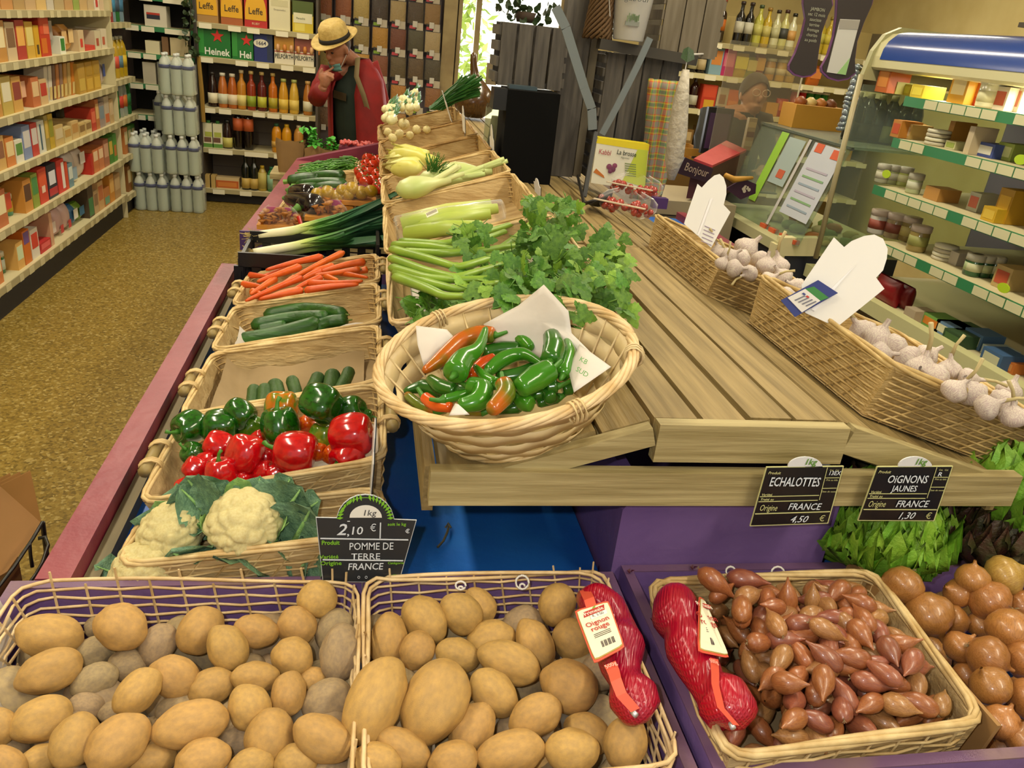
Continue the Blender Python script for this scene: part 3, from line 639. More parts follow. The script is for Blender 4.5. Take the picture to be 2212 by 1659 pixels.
# ---- bell peppers
def bellmesh(k, ph, fl):
    b = MB()
    def f(u, v):
        th = 2*PI*u; ph_ = PI*v
        r = math.sin(ph_)**.62; z = -math.cos(ph_)
        lob = 1+.13*abs(math.cos(k*th/2+ph))-.07
        r *= lob*(1-.16*fl*(z-.2)); top = max(0, z-.55); bt = max(0, -z-.6)
        z2 = z*1.08-1.0*top*(1-r)*1.1+.5*bt*(1-r)
        return (r*math.cos(th), r*math.sin(th), z2)
    b.grid(f, 36, 18, None, True); return b
def pepmat(n, a, b, s=4): return mat(n, a, .16, b, s, 0, spec=.6, coat=.4, contrast=(.42, .6))
pm = {'r': pepmat('bell_red', '#c20a10', '#ab0510'), 'g': pepmat('bell_green', '#1b5a0e', '#12420a'), 'l': pepmat('bell_light_green', '#5b8a1c', '#3f7a14'), 'o': pepmat('bell_orange_green', '#c06a10', '#5c7a14', 1.6), 'y': pepmat('bell_olive', '#7a8a1c', '#4e7d18', 2), 'e': pepmat('bell_orange', '#d4600e', '#c83a10')}
bells = [bellmesh(3, 0, 1), bellmesh(4, .4, .6), bellmesh(3, 1, .4)]
BM = {(k, i): bells[i].mesh('bell_pepper', pm[k], None, True) for k in pm for i in range(3)}
stemG = mat('pepper_stem', '#3f7a1e', .5)
stemb = MB().tube([(0, 0, .62), (.02, 0, .85), (.10, 0, 1.15), (.28, 0, 1.35)], [.22, .12, .10, .13], 8); stemme = stemb.mesh('stem', stemG, None, True)
WN = {'r': 'red', 'g': 'dark green', 'l': 'light green', 'o': 'orange and green', 'y': 'olive green', 'e': 'orange'}
# crop px (300,780 scale 3.687), radius, colour, axis angle in picture, toward viewer, z, stem, label tail
BP = [(395,530,130,'g',200,.9,1.005,0,'seen end-on at the far left'),(640,520,140,'g',175,.2,1.01,1,'lying beside the end-on green one'),(810,420,120,'g',-35,.1,1.03,0,'lying diagonally in the back row'),(1120,500,150,'g',100,.2,1.045,1,'standing upright with its stem up in the middle'),(1440,330,155,'g',160,-.3,1.085,0,'on top at the back right'),(1690,400,125,'g',20,.3,1.06,0,'at the back right behind the red one'),(1810,440,60,'g',0,0,1.05,0,'mostly hidden at the right edge'),
 (900,530,100,'l',60,.2,1.0,0,'in the middle behind the reds'),(1460,590,105,'y',80,.2,1.03,0,'between the greens and the big right red'),(430,735,95,'g',150,.8,.985,0,'small, at the left below the end-on one'),(1135,360,135,'o',90,.1,1.055,0,'standing at the back'),(1340,500,80,'e',30,.5,1.03,0,'small, behind the middle green one'),(1430,720,75,'e',0,.4,1.02,0,'left of the two behind the front reds'),(1530,740,70,'e',60,.4,1.02,0,'right of the two behind the front reds'),
 (850,730,150,'r',75,.15,1.02,0,'deeply grooved, leaning in the middle'),(1230,720,172,'r',170,.1,1.04,1,'big and smooth with its stem pointing left'),(1680,590,172,'r',185,-.1,1.06,0,'big, lying at the right'),(630,670,115,'r',160,.1,1.0,0,'behind the grooved one'),(650,880,125,'r',100,.3,1.0,0,'grooved, at the front left'),(440,850,95,'r',150,.4,.985,0,'small, at the left below the small green one'),(370,1010,85,'r',200,.3,.965,1,'small, at the front left corner with its stem pointing left'),(1650,770,130,'r',215,.7,1.03,1,'showing its stem end at the front right'),(1000,770,95,'r',90,.2,1.0,0,'hidden between the grooved and the big smooth one'),(1000,880,90,'r',20,.3,.995,0,'at the front below the grooved one'),(830,930,85,'r',60,.3,.985,0,'at the front rim, left of centre'),(1090,900,85,'r',120,.3,1.0,0,'at the front rim, right of centre'),(960,620,75,'r',45,.2,1.01,0,'small, peeping out behind the grooved one'),(560,800,90,'r',20,.2,.98,0,'low behind the front left grooved one')]
for i, (x, y, r, k, an, tv, z, st_, tail) in enumerate(BP):
    px, py = 300+x/3.687, 780+y/3.687; c = Z(px, py, z); s = dep(c)/F*r/3.687; t_ = math.radians(an)
    o = link('bell_pepper', BM[(k, i % 3)]); v = (CC-c).normalized(); ax = (CR*math.cos(t_)+CU*math.sin(t_)+v*tv).normalized()
    q = ax.cross(v).normalized(); a_ = rnd(-1, 1); q = q*math.cos(a_)+ax.cross(q)*math.sin(a_)
    frame(o, q, ax, None, c, (s*.98, s*.98, s*1.05)); tag(o, '%s bell pepper %s' % (WN[k], tail), 'bell pepper', 'bell peppers')
    if st_ or i % 3 == 0: link('stem', stemme, o)
# ---- tapered tubes for long vegetables
def veg(name, pts, rad, m, label, cat, group, n=12, smooth=6, parts=()):
    P = [Vector(p) for p in pts]; K = len(P)
    def cr(u):   # catmull-rom
        i = min(int(u), K-2); t = u-i; p0, p1, p2, p3 = P[max(i-1, 0)], P[i], P[i+1], P[min(i+2, K-1)]
        return .5*((2*p1)+(p2-p0)*t+(2*p0-5*p1+4*p2-p3)*t*t+(3*p1-p0-3*p2+p3)*t**3)
    N_ = (K-1)*smooth; q = [cr((K-1)*i/N_) for i in range(N_+1)]
    rr = [rad(i/N_) for i in range(N_+1)]
    t = thing(name, label, cat, tuple(P[0]), 0, group); 
    MB().tube(q, rr, n).build('body', m, t, True, world=True)
    return t, q, rr
mCar = mat('carrot_skin', '#dc6416', .45, '#c9520f', 30, .15, 60, stretch=(1, 1, 1), hue=.006, val=.06)
CRT = [((1420,190),(740,350)),((1670,140),(960,500)),((1930,250),(1400,370)),((1870,340),(1230,420)),((1160,310),(640,490)),((545,410),(800,430)),((460,520),(760,570)),((1170,440),(500,720)),((1100,430),(620,690)),((1400,370),(1150,480)),((1410,440),(1080,580)),((1250,510),(1900,480)),((1210,600),(1850,520)),((1190,590),(650,700)),((1620,380),(1960,440)),((1960,340),(1700,400)),((860,450),(560,640)),((580,610),(700,640)),((1560,300),(1100,420)),((1150,590),(760,680)),((1450,420),(1600,470)),((1000,330),(720,420))]
for i, (a, b_) in enumerate(CRT):
    p = [Vector((440+q[0]/5.53, 520+q[1]/5.53)) for q in (a, b_)]; lift = .018 if i in (0, 1, 7, 4) else (.0 if i in (5, 6, 14, 15, 17, 20, 21) else .008)
    w = []
    for q in p: zz = 1.0; g = Z(q.x, q.y, 1.0); zz = lown(g.x)+.004+lift; w.append(Z(q.x, q.y, zz))
    m_ = (w[0]+w[1])/2+Vector((rnd(-.004, .004), rnd(-.004, .004), rnd(-.002, .004)))
    f_ = rnd(.95, 1.2)
    t, q, rr = veg('carrot', [w[0], m_, w[1]], lambda u: f_*(.0105*min(1, .55+u*8))*(1-.62*u)*(1 if u < .96 else .6), mCar, 'orange carrot, %s from the back of the carrot basket' % ordn(i), 'carrot', 'carrots in the basket', 10)
    d = (w[0]-w[1]).normalized(); MB().tube([w[0]-d*.001, w[0]+d*.004], [.004, .003], 6).build('crown', C('#7a6a2a', .7), t, world=True)
mCu = mat('cucumber_skin', '#1f4a12', .4, '#2f6419', 12, .2, 40, stretch=(1, 6, 6), contrast=(.4, .7))
def ends(u, r, t=.06, e=.45): return r*(e+(1-e)*math.sqrt(max(0, min(1, u/t))))*(1 if u < 1-t else (e+(1-e)*math.sqrt(max(0, (1-u)/t))))
for i, (a, mdl, b_, lab) in enumerate((((720,900),(1200,820),(1700,880),'longest, lying at the back'),((570,1020),(1050,930),(1490,910),'lying in the middle'),((410,1190),(880,1110),(1390,970),'lying at the front'),((1330,1050),(1500,980),(1720,950),'half hidden behind at the right'),((660,1090),(800,1060),(1000,1020),'hidden under the front two'))):
    w = [Z(440+q[0]/5.53, 520+q[1]/5.53, lown(Z(440+q[0]/5.53, 640, 1.0).x)-.03-(.012 if i > 2 else 0)) for q in (a, mdl, b_)]
    t, q, rr = veg('cucumber', w, lambda u: ends(u, .0185, .1), mCu, 'dark green cucumber %s of its basket' % lab, 'cucumber', 'long cucumbers', 14)
    d = (q[-1]-q[-2]).normalized(); MB().tube([q[-1], q[-1]+d*.012], [.003, .002], 6).build('stem', C('#6a7a30', .7), t, world=True)
for i, (x, y) in enumerate(((905,265),(995,260),(1085,225),(1225,195),(1405,165),(1530,145),(1650,120))):
    px, py = 300+x/3.687, 780+y/3.687; c = Z(px, py, lown(Z(px, py, 1).x)-.03); d = Vector((rnd(-.25, .25)+(.25 if i > 3 else -.1), .85, .45)).normalized()
    veg('small_cucumber', [c-d*.07, c-d*.02+Vector((.003, 0, 0)), c+d*.024], lambda u: ends(u, .0135+.0015*(i % 3), .16, .2), mat('small_cucumber_skin', '#2c4a1c', .55, '#3d5c28', 30, .3, 80), 'small rough green cucumber, %s from left in the row' % ordn(i), 'cucumber', 'small cucumbers', 12)
# ---- cauliflowers
def curd(seed):
    cells = []
    random.seed(seed)
    for i in range(46): a = rnd(0, 2*PI); h = rnd(-.2, 1); r = math.sqrt(max(0, 1-h*h)); cells.append(Vector((r*math.cos(a), r*math.sin(a), h)))
    def fn(v):
        d = sorted((v-c).length for c in cells)[:2]; q = 1+.09*math.exp(-(d[0]/.22)**2)-.07*math.exp(-((d[1]-d[0])/.06)**2)
        q += .018*noise.noise(v*16+Vector((seed, 0, 0)))+.012*noise.noise(v*34)
        return Vector((v.x*q, v.y*q, v.z*q*.8))
    return ico(5, fn)
mCurd = mat('cauliflower_curd', '#e6d9a0', .8, '#dccb8c', 14, .5, 120, sss=.1)
mCL = mat('cauliflower_leaf', '#4d7058', .6, '#739870', 8, .4, 25, val=.12, contrast=(.3, .7))
mCLp = mat('cauliflower_leaf_pale', '#8fb566', .55, '#6f9e58', 6, .3, 25, val=.1)
def leafgrid(w, h, wav, curl, seed, nu=9, nv=14):
    b = MB()
    def f(u, v):
        x = (u-.5)*2; prof = math.sin(PI*min(1, v*.92+.08))**.6
        e = wav*math.sin(v*19+seed+x*3)*abs(x)**2+wav*.6*math.sin(v*37+seed*2)*abs(x)**3
        return (x*w*prof*(1+.08*math.sin(v*23+seed)), v*h, curl*v*v*h+e+.25*w*x*x*(1-v)-.02*w*math.exp(-(x/.12)**2))
    b.grid(f, nu, nv); return b
CL = [leafgrid(.5, 1, .08, .35, s).mesh('leaf', mCL, None, True) for s in (0, 2, 5)]
CLP = [leafgrid(.42, 1, .06, .5, s).mesh('leaf', mCLp, None, True) for s in (1, 3)]
ribme = MB().tube([(0, 0, .005), (0, .5, .09), (0, .95, .31)], [.06, .04, .012], 7).mesh('rib', mCLp, None, True)
random.seed(21)
for i, (px, py, rp, z, ax, lab) in enumerate(((526,1130,78,.985,(.05,-.35,1),'large cauliflower head on top of the basket, ringed by blue-green leaves'),(372,1148,70,.955,(-.35,-.2,1),'cauliflower head behind on the left, half covered by leaves'),(312,1236,74,.915,(-.3,-.4,1),'cauliflower head at the front left corner by the bin wall'))):
    c = Z(px, py, z); r = dep(c)/F*rp; t = thing('cauliflower', lab, 'cauliflower', tuple(c), 0, 'cauliflowers')
    up = Vector(ax).normalized(); o = link('curd', with_mat(curd(i), mCurd, 'curd'), t); x = up.orthogonal()
    frame(o, x, up, None, (0, 0, 0), (r,)*3)
    nl = 13 if i == 0 else 9
    for k in range(nl):
        a = 2*PI*k/nl+rnd(-.15, .15); e1 = x.normalized(); e2 = up.cross(e1); d = (e1*math.cos(a)+e2*math.sin(a))
        if i and d.x < -.3 and random.random() < .6: continue
        if i == 2 and d.y < -.2: continue
        if i < 2 and d.y < -.35: continue
        pale = k % 3 == 2; me = (CLP if pale else CL)[k % 2]; L = r*(rnd(1.15, 1.75) if not pale else rnd(.95, 1.2))
        yy = (d*rnd(.75, 1.0)+up*(.55 if pale else rnd(.15, .55))).normalized(); xx = yy.cross(up).normalized()
        lo = link('leaf', me, t); frame(lo, xx, xx.cross(yy), None, d*(r*.55)-up*(r*.55), (L,)*3)
        rb = link('rib', ribme, lo)
# extra leaf fans to the right of the big head
t = bpy.data.objects['cauliflower']; c0 = Vector(t.location)
for k, (px, py, z, dx, dy, dz, L) in enumerate(((610,1120,1.0,.75,.3,.75,.12),(640,1190,.99,.9,-.2,.35,.13),(585,1210,.985,.45,-.5,.55,.11),(500,1225,.975,-.1,-.6,.5,.12),(430,1215,.97,-.4,-.5,.55,.12),(650,1150,1.01,.6,.1,.9,.11),(600,1240,.96,.75,-.45,.25,.13),(455,1090,1.01,-.5,.3,.8,.11),(540,1240,.96,.2,-.7,.35,.12))):
    z -= .03; c = Z(px, py, z)
    while c.y < 1.035: z -= .005; c = Z(px, py, z)
    yy = Vector((dx, max(dy, -.1), dz+.15)).normalized(); xx = yy.cross(Vector((-.2, -.8, .5))).normalized()
    lo = link('leaf', CL[k % 3], t); frame(lo, xx, xx.cross(yy), None, c-c0-yy*L*.45, (L,)*3); link('rib', ribme, lo)
c = Z(444, 1058, 1.03); lo = link('leaf', CL[0], t); yy = Vector((-.25, .05, 1)).normalized(); frame(lo, Vector((.9, -.4, .2)), Vector((.3, -1, .2)), None, c-c0-yy*.045, (.05, .075, .05))
# ---- leeks in a black plastic crate
cr = thing('plastic_crate', 'black perforated plastic crate under the leeks', 'crate', (-.15, 2.47, .88))
def crate_wall(nm, c, d):
    b = MB(); 
    # wall with a row of slots: two rails and uprights
    ax = 0 if d[0] > d[1] else 1; L = d[ax]; k = int(L/.045)
    b.box((c[0], c[1], c[2]+d[2]*.36), (d[0], d[1], d[2]*.28)); b.box((c[0], c[1], c[2]-d[2]*.30), (d[0], d[1], d[2]*.40))
    for i in range(k+1):
        q = [c[0], c[1], c[2]+d[2]*.06]; q[ax] += -L/2+L*i/k; s = [d[0], d[1], d[2]*.34]; s[ax] = .026; b.box(q, s)
    b.build(nm, black, cr, world=True)
crate_wall('front_wall', (-.155, 2.348, .955), (.40, .010, .15)); crate_wall('back_wall', (-.155, 2.60, .965), (.40, .010, .13))
crate_wall('side_wall', (-.352, 2.475, .945), (.010, .25, .13)); crate_wall('side_wall', (.043, 2.475, 1.0), (.010, .25, .15))
MB().box((-.155, 2.475, .886), (.39, .25, .012)).build('bottom', black, cr, world=True)
def leekmat():
    M = mat('leek_skin', '#e8e2b8', .45); nt = M.node_tree; N, L = nt.nodes, nt.links; b = N['Principled BSDF']
    at = N.new('ShaderNodeAttribute'); at.attribute_name = 'along'; rp = N.new('ShaderNodeValToRGB'); e = rp.color_ramp.elements
    e[0].color = lin('#e9e3bd'); e[0].position = .22; e[1].color = lin('#2d5a3c'); e[1].position = .75
    q = e.new(.40); q.color = lin('#b9c96a'); q = e.new(.52); q.color = lin('#5c8f3c')
    L.new(at.outputs['Fac'], rp.inputs[0]); L.new(rp.outputs[0], b.inputs['Base Color']); return M
lk = leekmat()
def along(o, vals):
    a = o.data.attributes.new('along', 'FLOAT', 'POINT'); a.data.foreach_set('value', vals)
LK = [((548,547),(640,531),(730,508),(838,470),'front one nearest the carrots',.985,.0),((556,515),(640,506),(720,488),(835,440),'second from the front',1.0,.004),((560,508),(640,497),(725,470),(834,424),'third from the front, its leaves highest',1.015,.006),((570,522),(650,515),(735,500),(836,482),'half hidden in the middle of the bundle',.985,-.006),((540,551),(640,541),(735,522),(832,505),'lowest one lying on the black crate',.965,-.004)]
for i, (a, b_, c_, d_, lab, z0, dz) in enumerate(LK):
    w = [Z(*a, z0), Z(*b_, z0+.02+dz), Z(*c_, z0+.05+dz), Z(*d_, z0+.115+dz)]
    t = thing('leek', 'leek with white shaft and dark green leaves, %s' % lab, 'leek', tuple(w[0]), 0, 'leeks')
    q = []; 
    for s_ in range(25):
        u = s_/24*3; j = min(int(u), 2); f_ = u-j; q.append(w[j].lerp(w[j+1], f_))
    q = [q[0]]+[(q[j-1]+q[j]*2+q[j+1])/4 for j in range(1, 24)]+[q[24]]
    rr = [.0145*(1 if s_ < 10 else max(.35, 1-(s_-10)*.05)) for s_ in range(25)]
    o = MB().tube(q[:18], rr[:18], 10).build('shaft', lk, t, True, world=True); along(o, [s_/24 for s_ in range(18) for _ in range(10)])
    for k in range(7):   # leaves fan out from the shaft
        st0 = 9+k % 4; off = Vector((rnd(-.01, .02), rnd(-.035, .035), rnd(-.035, .03))); vs = []; al = []
        for s_ in range(st0, 25):
            f_ = (s_-st0)/(24-st0); p = q[s_]+off*(f_**1.3)*1.4+Vector((.03*f_, 0, 0)); wd = .017*(1-.5*f_**2); g = Vector((.1, .75, .55*(1 if k % 2 else -.6))).normalized()
            vs += [p-g*wd, p+Vector((0, -.004, -.006)), p+g*wd]; al += [s_/24]*3
        nn = 25-st0; b = MB().add(vs, [(3*j+e_, 3*j+e_+1, 3*j+e_+4, 3*j+e_+3) for j in range(nn-1) for e_ in (0, 1)])
        o = b.build('leaf', lk, t, True, world=True); along(o, al)
    b = MB(); d = (q[0]-q[2]).normalized()
    for k in range(46): e_ = Vector((rnd(-1, 1), rnd(-1, 1), rnd(-1, 1))).normalized(); b.tube([q[0]+e_*.008, q[0]+d*.018+e_*rnd(.008, .020), q[0]+d*rnd(.02, .036)+e_*rnd(.01, .03)], .0008, 3)
    b.build('roots', C('#b8a468', .9), t, world=True)
# ================================================================ far stand: beans, zucchini, aubergines, bags, tomatoes
def farn(x): return .955+(x+.32)*.22
def farbasket(lab, x0, x1, y0, y1, d=.055): return basket(lab, [(x0, y1, farn(x0)), (x1, y1, farn(x1)), (x1, y0, farn(x1)), (x0-.01, y0, farn(x0))], d, .06, wick, 4)
farbasket('far wicker basket of green beans', -.305, -.045, 3.90, 4.25)
farbasket('far wicker basket of courgettes', -.312, -.042, 3.55, 3.87)
farbasket('far wicker basket of aubergines', -.32, -.04, 3.22, 3.52)
farbasket('wicker basket of tomatoes, the farther one', -.032, .09, 3.80, 4.14)
farbasket('wicker basket of tomatoes, the nearer one', -.030, .092, 3.42, 3.77)
bb = MB()
for i in range(420):
    x, y = rnd(-.29, -.07), rnd(3.94, 4.18); a = rnd(-1, 1); z = farn(x)-.01+rnd(-.02, .025)
    p = Vector((x, y, z)); d = Vector((math.cos(a), math.sin(a), rnd(-.2, .2)))*.045; bb.tube([p-d, p+Vector((0, 0, .012)), p+d], .0032, 4)
o = bb.build('green_beans', mat('green_bean', '#4f8a24', .5, '#3a6c1a', 20)); tag(o, 'heap of thin green beans in the far basket', 'beans'); o['kind'] = 'stuff'
mZu = mat('courgette_skin', '#173a10', .35, '#2b5a1a', 60, 0)
for i, (a, b_, lab) in enumerate((((622,392),(690,385),'farthest, at the left'),((670,385),(745,381),'farthest, at the right'),((640,402),(748,397),'lying across the middle'),((680,410),(752,404),'lying in front at the right'),((630,415),(690,408),'pale-ended, lying in front at the left'))):
    w = [Z(*a, farn(Z(*a, 1).x)+.02-.006*(i > 2)), Z(*b_, farn(Z(*b_, 1).x)+.02-.006*(i > 2))]
    t, q, rr = veg('courgette', [w[0], (w[0]+w[1])/2+Vector((0, 0, .006)), w[1]], lambda u: ends(u, .026, .12), mZu, 'dark green courgette %s of the far basket' % lab, 'courgette', 'courgettes', 12)
    d = (w[0]-w[1]).normalized(); MB().tube([w[0], w[0]+d*.02], [.011, .012], 6).build('stem', C('#6f9a3a', .6), t, world=True)
mAu = mat('aubergine_skin', '#120912', .12, coat=.5)
for i, (a, b_, r, lab) in enumerate((((622,430),(690,446),.042,'lying across the front'),((628,412),(672,420),.036,'behind with its calyx at the back'),((645,448),(668,436),.036,'pointing its green calyx to the front'))):
    w = [Z(*a, farn(-.2)+.035), Z(*b_, farn(-.15)+.04)]
    t, q, rr = veg('aubergine', [w[0], (w[0]+w[1])/2, w[1]], lambda u: r*(.35+.65*math.sin(min(1, u*1.2+.12)*PI/2))*(1 if u < .85 else math.sqrt(max(.02, (1-u)/.15))), mAu, 'shiny black aubergine %s' % lab, 'aubergine', 'aubergines', 16)
    d = (w[0]-w[1]).normalized(); b = MB().tube([w[0]+d*.03, w[0]+d*.006, w[0]-d*.016], [.008, .013, .026], 9); b.build('calyx', C('#5f8f3a', .6), t, True, world=True)
tomb = ico(3, lambda v: Vector((v.x*(1+.04*math.cos(5*math.atan2(v.y, v.x))), v.y*(1+.04*math.cos(5*math.atan2(v.y, v.x))), v.z*.82-(.16*max(0, 1-(v.x**2+v.y**2)*7) if v.z > 0 else 0))))
mTo = mat('tomato_skin', '#b8200e', .2, '#c83a14', 4, 0, coat=.3, val=.08)
tome = with_mat(tomb, mTo, 'tomato'); cal = MB()
for k in range(5): a = k*1.257; cal.add([(0, 0, .68), (.5*math.cos(a+.25), .5*math.sin(a+.25), .74), (.75*math.cos(a), .75*math.sin(a), .86), (.5*math.cos(a-.25), .5*math.sin(a-.25), .74)], [(0, 1, 2, 3)])
calme = cal.mesh('calyx', C('#4a6a26', .7))
TM = [(796,342),(815,345),(790,355),(806,358),(824,352),(786,382),(800,374),(818,378),(828,386),(792,392),(808,392),(824,396),(780,370),(786,366),(830,405),(820,404)]
rc = rows(TM, 3)
for i, (px, py) in enumerate(TM):
    c = Z(px, py, farn(.03)+.01); r = .034 if py > 360 else .032
    o = link('tomato', tome); o.location = c; o.scale = (r,)*3; o.rotation_euler = (rnd(-.6, .6), rnd(-.6, .6), rnd(0, 6)); link('calyx', calme, o)
    tag(o, 'red tomato, %s row from the far end, %s from left' % (ordn(rc[i][0]), ordn(rc[i][1])), 'tomato', 'tomatoes on the far stand')
# bags of mushrooms and plums in front of the aubergines
film = glassy('clear_film', '#ffffff', .0, .08)
mMush = mat('girolle_orange', '#c07a24', .6, '#a5621c', 20, .3, val=.15); mMag = C('#a31f6a', .35); mPlum = mat('yellow_plum', '#b08a14', .35, '#9a7a10', 6, val=.1)
plum = with_mat(ico(3, lambda v: v), mPlum, 'plum')
def tray(px, py, z, lab, fruit, w=.15, d=.11, h=.06):
    c = Z(px, py, z); t = thing('produce_punnet', lab, 'punnet', tuple(c))
    b = MB().box((0, 0, .008), (w, d, .016)); b.build('tray', C('#c8862c', .6), t)
    b = MB(); 
    def f(u, v): a = 2*PI*u; s = math.sin(PI*v*.5)**.5 if v else 0; k_ = 1+.12*noise.noise(Vector((math.cos(a)*2, math.sin(a)*2, v*3+px))); return (w*.56*math.cos(a)*(1-.55*v*v)*k_, d*.56*math.sin(a)*(1-.55*v*v)*k_, h*1.25*v+.004)
    b.grid(f, 20, 8, None, True); b.build('film', film, t, True)
    if fruit == 'm':
        b = MB()
        for i in range(34): x, y = rnd(-.42, .42)*w, rnd(-.4, .4)*d; zz = .02+rnd(0, h*.8)*(1-abs(x/w)*1.4); e = Vector((rnd(-.3, .3), rnd(-.3, .3), 1)).normalized(); p = Vector((x, y, zz)); b.tube([p-e*.016, p, p+e*.008], [.004, .006, .015], 7)
        o = b.build('mushrooms', mMush, t, True); o['kind'] = 'stuff'
    else:
        for i in range(7): o = link('plum', plum, t); o.location = (w*(-.36+.24*(i % 4)), d*(-.15+.32*(i//4)), .04+.012*(i % 2)); o.scale = (.026, .024, .024)
    b = MB().box((0, d*.46, h*.75), (w*.7, .004, h*.5)); b.build('band', mMag, t)
    return t
tray(605, 490, .955, 'film-wrapped punnet of orange mushrooms at the stand corner', 'm'); tray(705, 472, .985, 'film-wrapped punnet of orange mushrooms behind the leeks', 'm'); tray(718, 446, 1.0, 'punnet of yellow plums with magenta band, left one', 'p', .16); tray(770, 438, 1.02, 'punnet of yellow plums with magenta band, right one', 'p', .15)
MB().tube([Z(645, 468, 1.02), Z(652, 490, .99)], [.008, .006], 8).build('chilli', C('#b81a10', .3)); tag(bpy.data.objects['chilli'], 'red chilli lying between the two mushroom punnets', 'chilli')
# paper bags with basil at the far end, on the floor stand behind the far rim
kraft = mat('kraft_paper', '#8f6f42', .8, '#7d6038', 6, .3, 14)
bas = mat('basil_leaf', '#3f9a2a', .5, '#57b03a', 8, val=.15)
basl = MB().grid(lambda u, v: ((u-.5)*.6*math.sin(PI*(v*.94+.03)), v, .18*math.sin(v*3)+.15*abs(u-.5)), 4, 5).mesh('leaf', bas, None, True)
sh = thing('low_shelf', 'low brown shelf behind the far stand carrying the paper bags', 'shelf', (-.28, 4.86, 0))
MB().box((0, 0, .80), (.50, .26, .03)).build('top', woodX, sh)
for x in (-.22, .22): MB().box((x, 0, .39), (.03, .24, .78)).build('side', woodX, sh)
for px, w, lab, n in ((628, .155, 'brown paper bag at the left end behind the far stand', 0), (678, .10, 'brown paper bag with a bushy basil plant, middle one', 60), (720, .135, 'brown paper bag with a smaller basil plant, right one', 34)):
    c = Y(px, 330, 4.84); c.z = .815; t = thing('paper_bag', lab, 'paper bag', tuple(c), 0, 'paper bags behind the far stand')
    b = MB(); H_ = .155 if n else .17
    b.grid(lambda u, v: ((w/2)*(.86+.2*v)*(1 if .125 < u < .375 else -1 if .625 < u < .875 else (math.cos(2*PI*u)*1.2)), .045*(1 if u > .25 and u < .75 else -1)*(.9+.2*v)*(1 if .01 else 1)+.004*math.sin(9*u+4*v), H_*v+.012*v*math.sin(u*19)), 16, 6, None, True)
    b.v = [((w/2)*(.86+.2*v)*max(-1, min(1, 1.35*math.cos(2*PI*u))), .045*(.9+.2*v)*max(-1, min(1, 1.35*math.sin(2*PI*u))), H_*v+.012*v*math.sin(u*19+px)) for v in [j/5 for j in range(6)] for u in [i/16 for i in range(16)]]
    b.build('bag', kraft, t, True)
    for i in range(n):
        o = link('leaf', basl, t); a = rnd(0, 2*PI); r = rnd(0, .06 if n > 40 else .045); o.location = (r*math.cos(a)-.01, r*math.sin(a)*.7, H_-.02+rnd(0, .10 if n > 40 else .06)); o.rotation_euler = (rnd(-.6, .9), rnd(-.5, .5), rnd(0, 6.28)); o.scale = (rnd(.036, .05),)*3
# small box of red shallots beyond the far rim
cc = Y(775, 320, 4.75); t = thing('radish_box', 'shallow box of small pink radishes beyond the far rim', 'box', (cc.x, 4.78, 1.0))
MB().box((0, 0, -.02), (.22, .13, .03)).build('tray', C('#6a2038', .5), t)
b = MB()
for i in range(60): b.lathe([(.002, -.010), (.010, -.004), (.011, .002), (.004, .009)], 6, Matrix.Translation((rnd(-.1, .1), rnd(-.055, .055), .006+rnd(0, .012))))
o = b.build('radishes', C('#c4504a', .4), t, True); o['kind'] = 'stuff'
# ================================================================ upper row on the left slope of the platform
random.seed(33)
def uprim(y0, y1, xl=.060, xr=.44, zl=1.17, zr=1.297): return [(xl, y1, zl), (xr, y1, zr), (xr, y0, zr), (xl-.004, y0, zl)]
def upn(x): return 1.17+(x-.06)/.38*.127
UB = [(1.42, 1.90, 'wicker basket under the leafy celery', wickpale), (1.92, 2.45, 'wicker basket of film-wrapped celery', wick), (2.47, 2.90, 'wicker basket of fennel bulbs', wick), (2.92, 3.30, 'wicker basket of yellow chicory', wickbrown), (3.32, 3.78, 'wicker basket of round pale turnips', wickbrown), (3.82, 4.35, 'wicker basket of spring onions at the far end', wickbrown)]
for y0, y1, lab, m_ in UB: basket(lab, uprim(y0, y1), .08, .08, m_, 6, base=chip if y0 > 1.5 else paper, loops=3)
# ---- leafy celery
mCs = mat('celery_stalk', '#8fae3c', .4, '#7a9c30', 9, .15, 20, stretch=(1, 1, 1)); mCf = mat('celery_leaf', '#3c6a12', .5, '#5c8a22', 5, .25, 30, hue=.012, val=.2); mCf2 = mat('celery_leaf_light', '#6f9a26', .5, '#86ac38', 5, .25, 30, val=.12)
def celleaf(seed):
    random.seed(seed); out = []
    # three-lobed toothed leaf outline
    for lob, (a0, L, wd) in enumerate(((.95, .62, .30), (0, 1.0, .34), (-.95, .62, .30))):
        pts = []
        for i in range(9):
            t = i/8; w_ = wd*math.sin(PI*min(1, t*.9+.08))*(1 if i % 2 else .72); pts.append((t*L, w_))
        out.append((a0, pts))
    b = MB()
    for a0, pts in out:
        ca, sa = math.cos(a0+PI/2), math.sin(a0+PI/2); ra, rb = math.cos(a0), math.sin(a0)
        vs = []
        for t, w_ in pts:
            z = -.28*t*t+rnd(-.02, .02)
            for s_ in (-1, 0, 1): vs.append((ca*t+ra*w_*s_, sa*t+rb*w_*s_, z+(.10*w_*abs(s_))+(.03 if s_ == 0 else 0)))
        b.add(vs, [(3*i+e, 3*i+e+1, 3*i+e+4, 3*i+e+3) for i in range(8) for e in (0, 1)])
    b.tube([(0, -.5, .05), (0, 0, .02)], .025, 4)
    return b
CFM = [celleaf(s).mesh('leaf', mm, None, True) for s, mm in ((1, mCf), (2, mCf), (3, mCf), (4, mCf2))]
cel = thing('celery', 'big leafy head of celery spilling over its basket', 'celery', tuple(Z(850, 560, 1.22)), 0)
c0 = Vector(cel.location); random.seed(5)
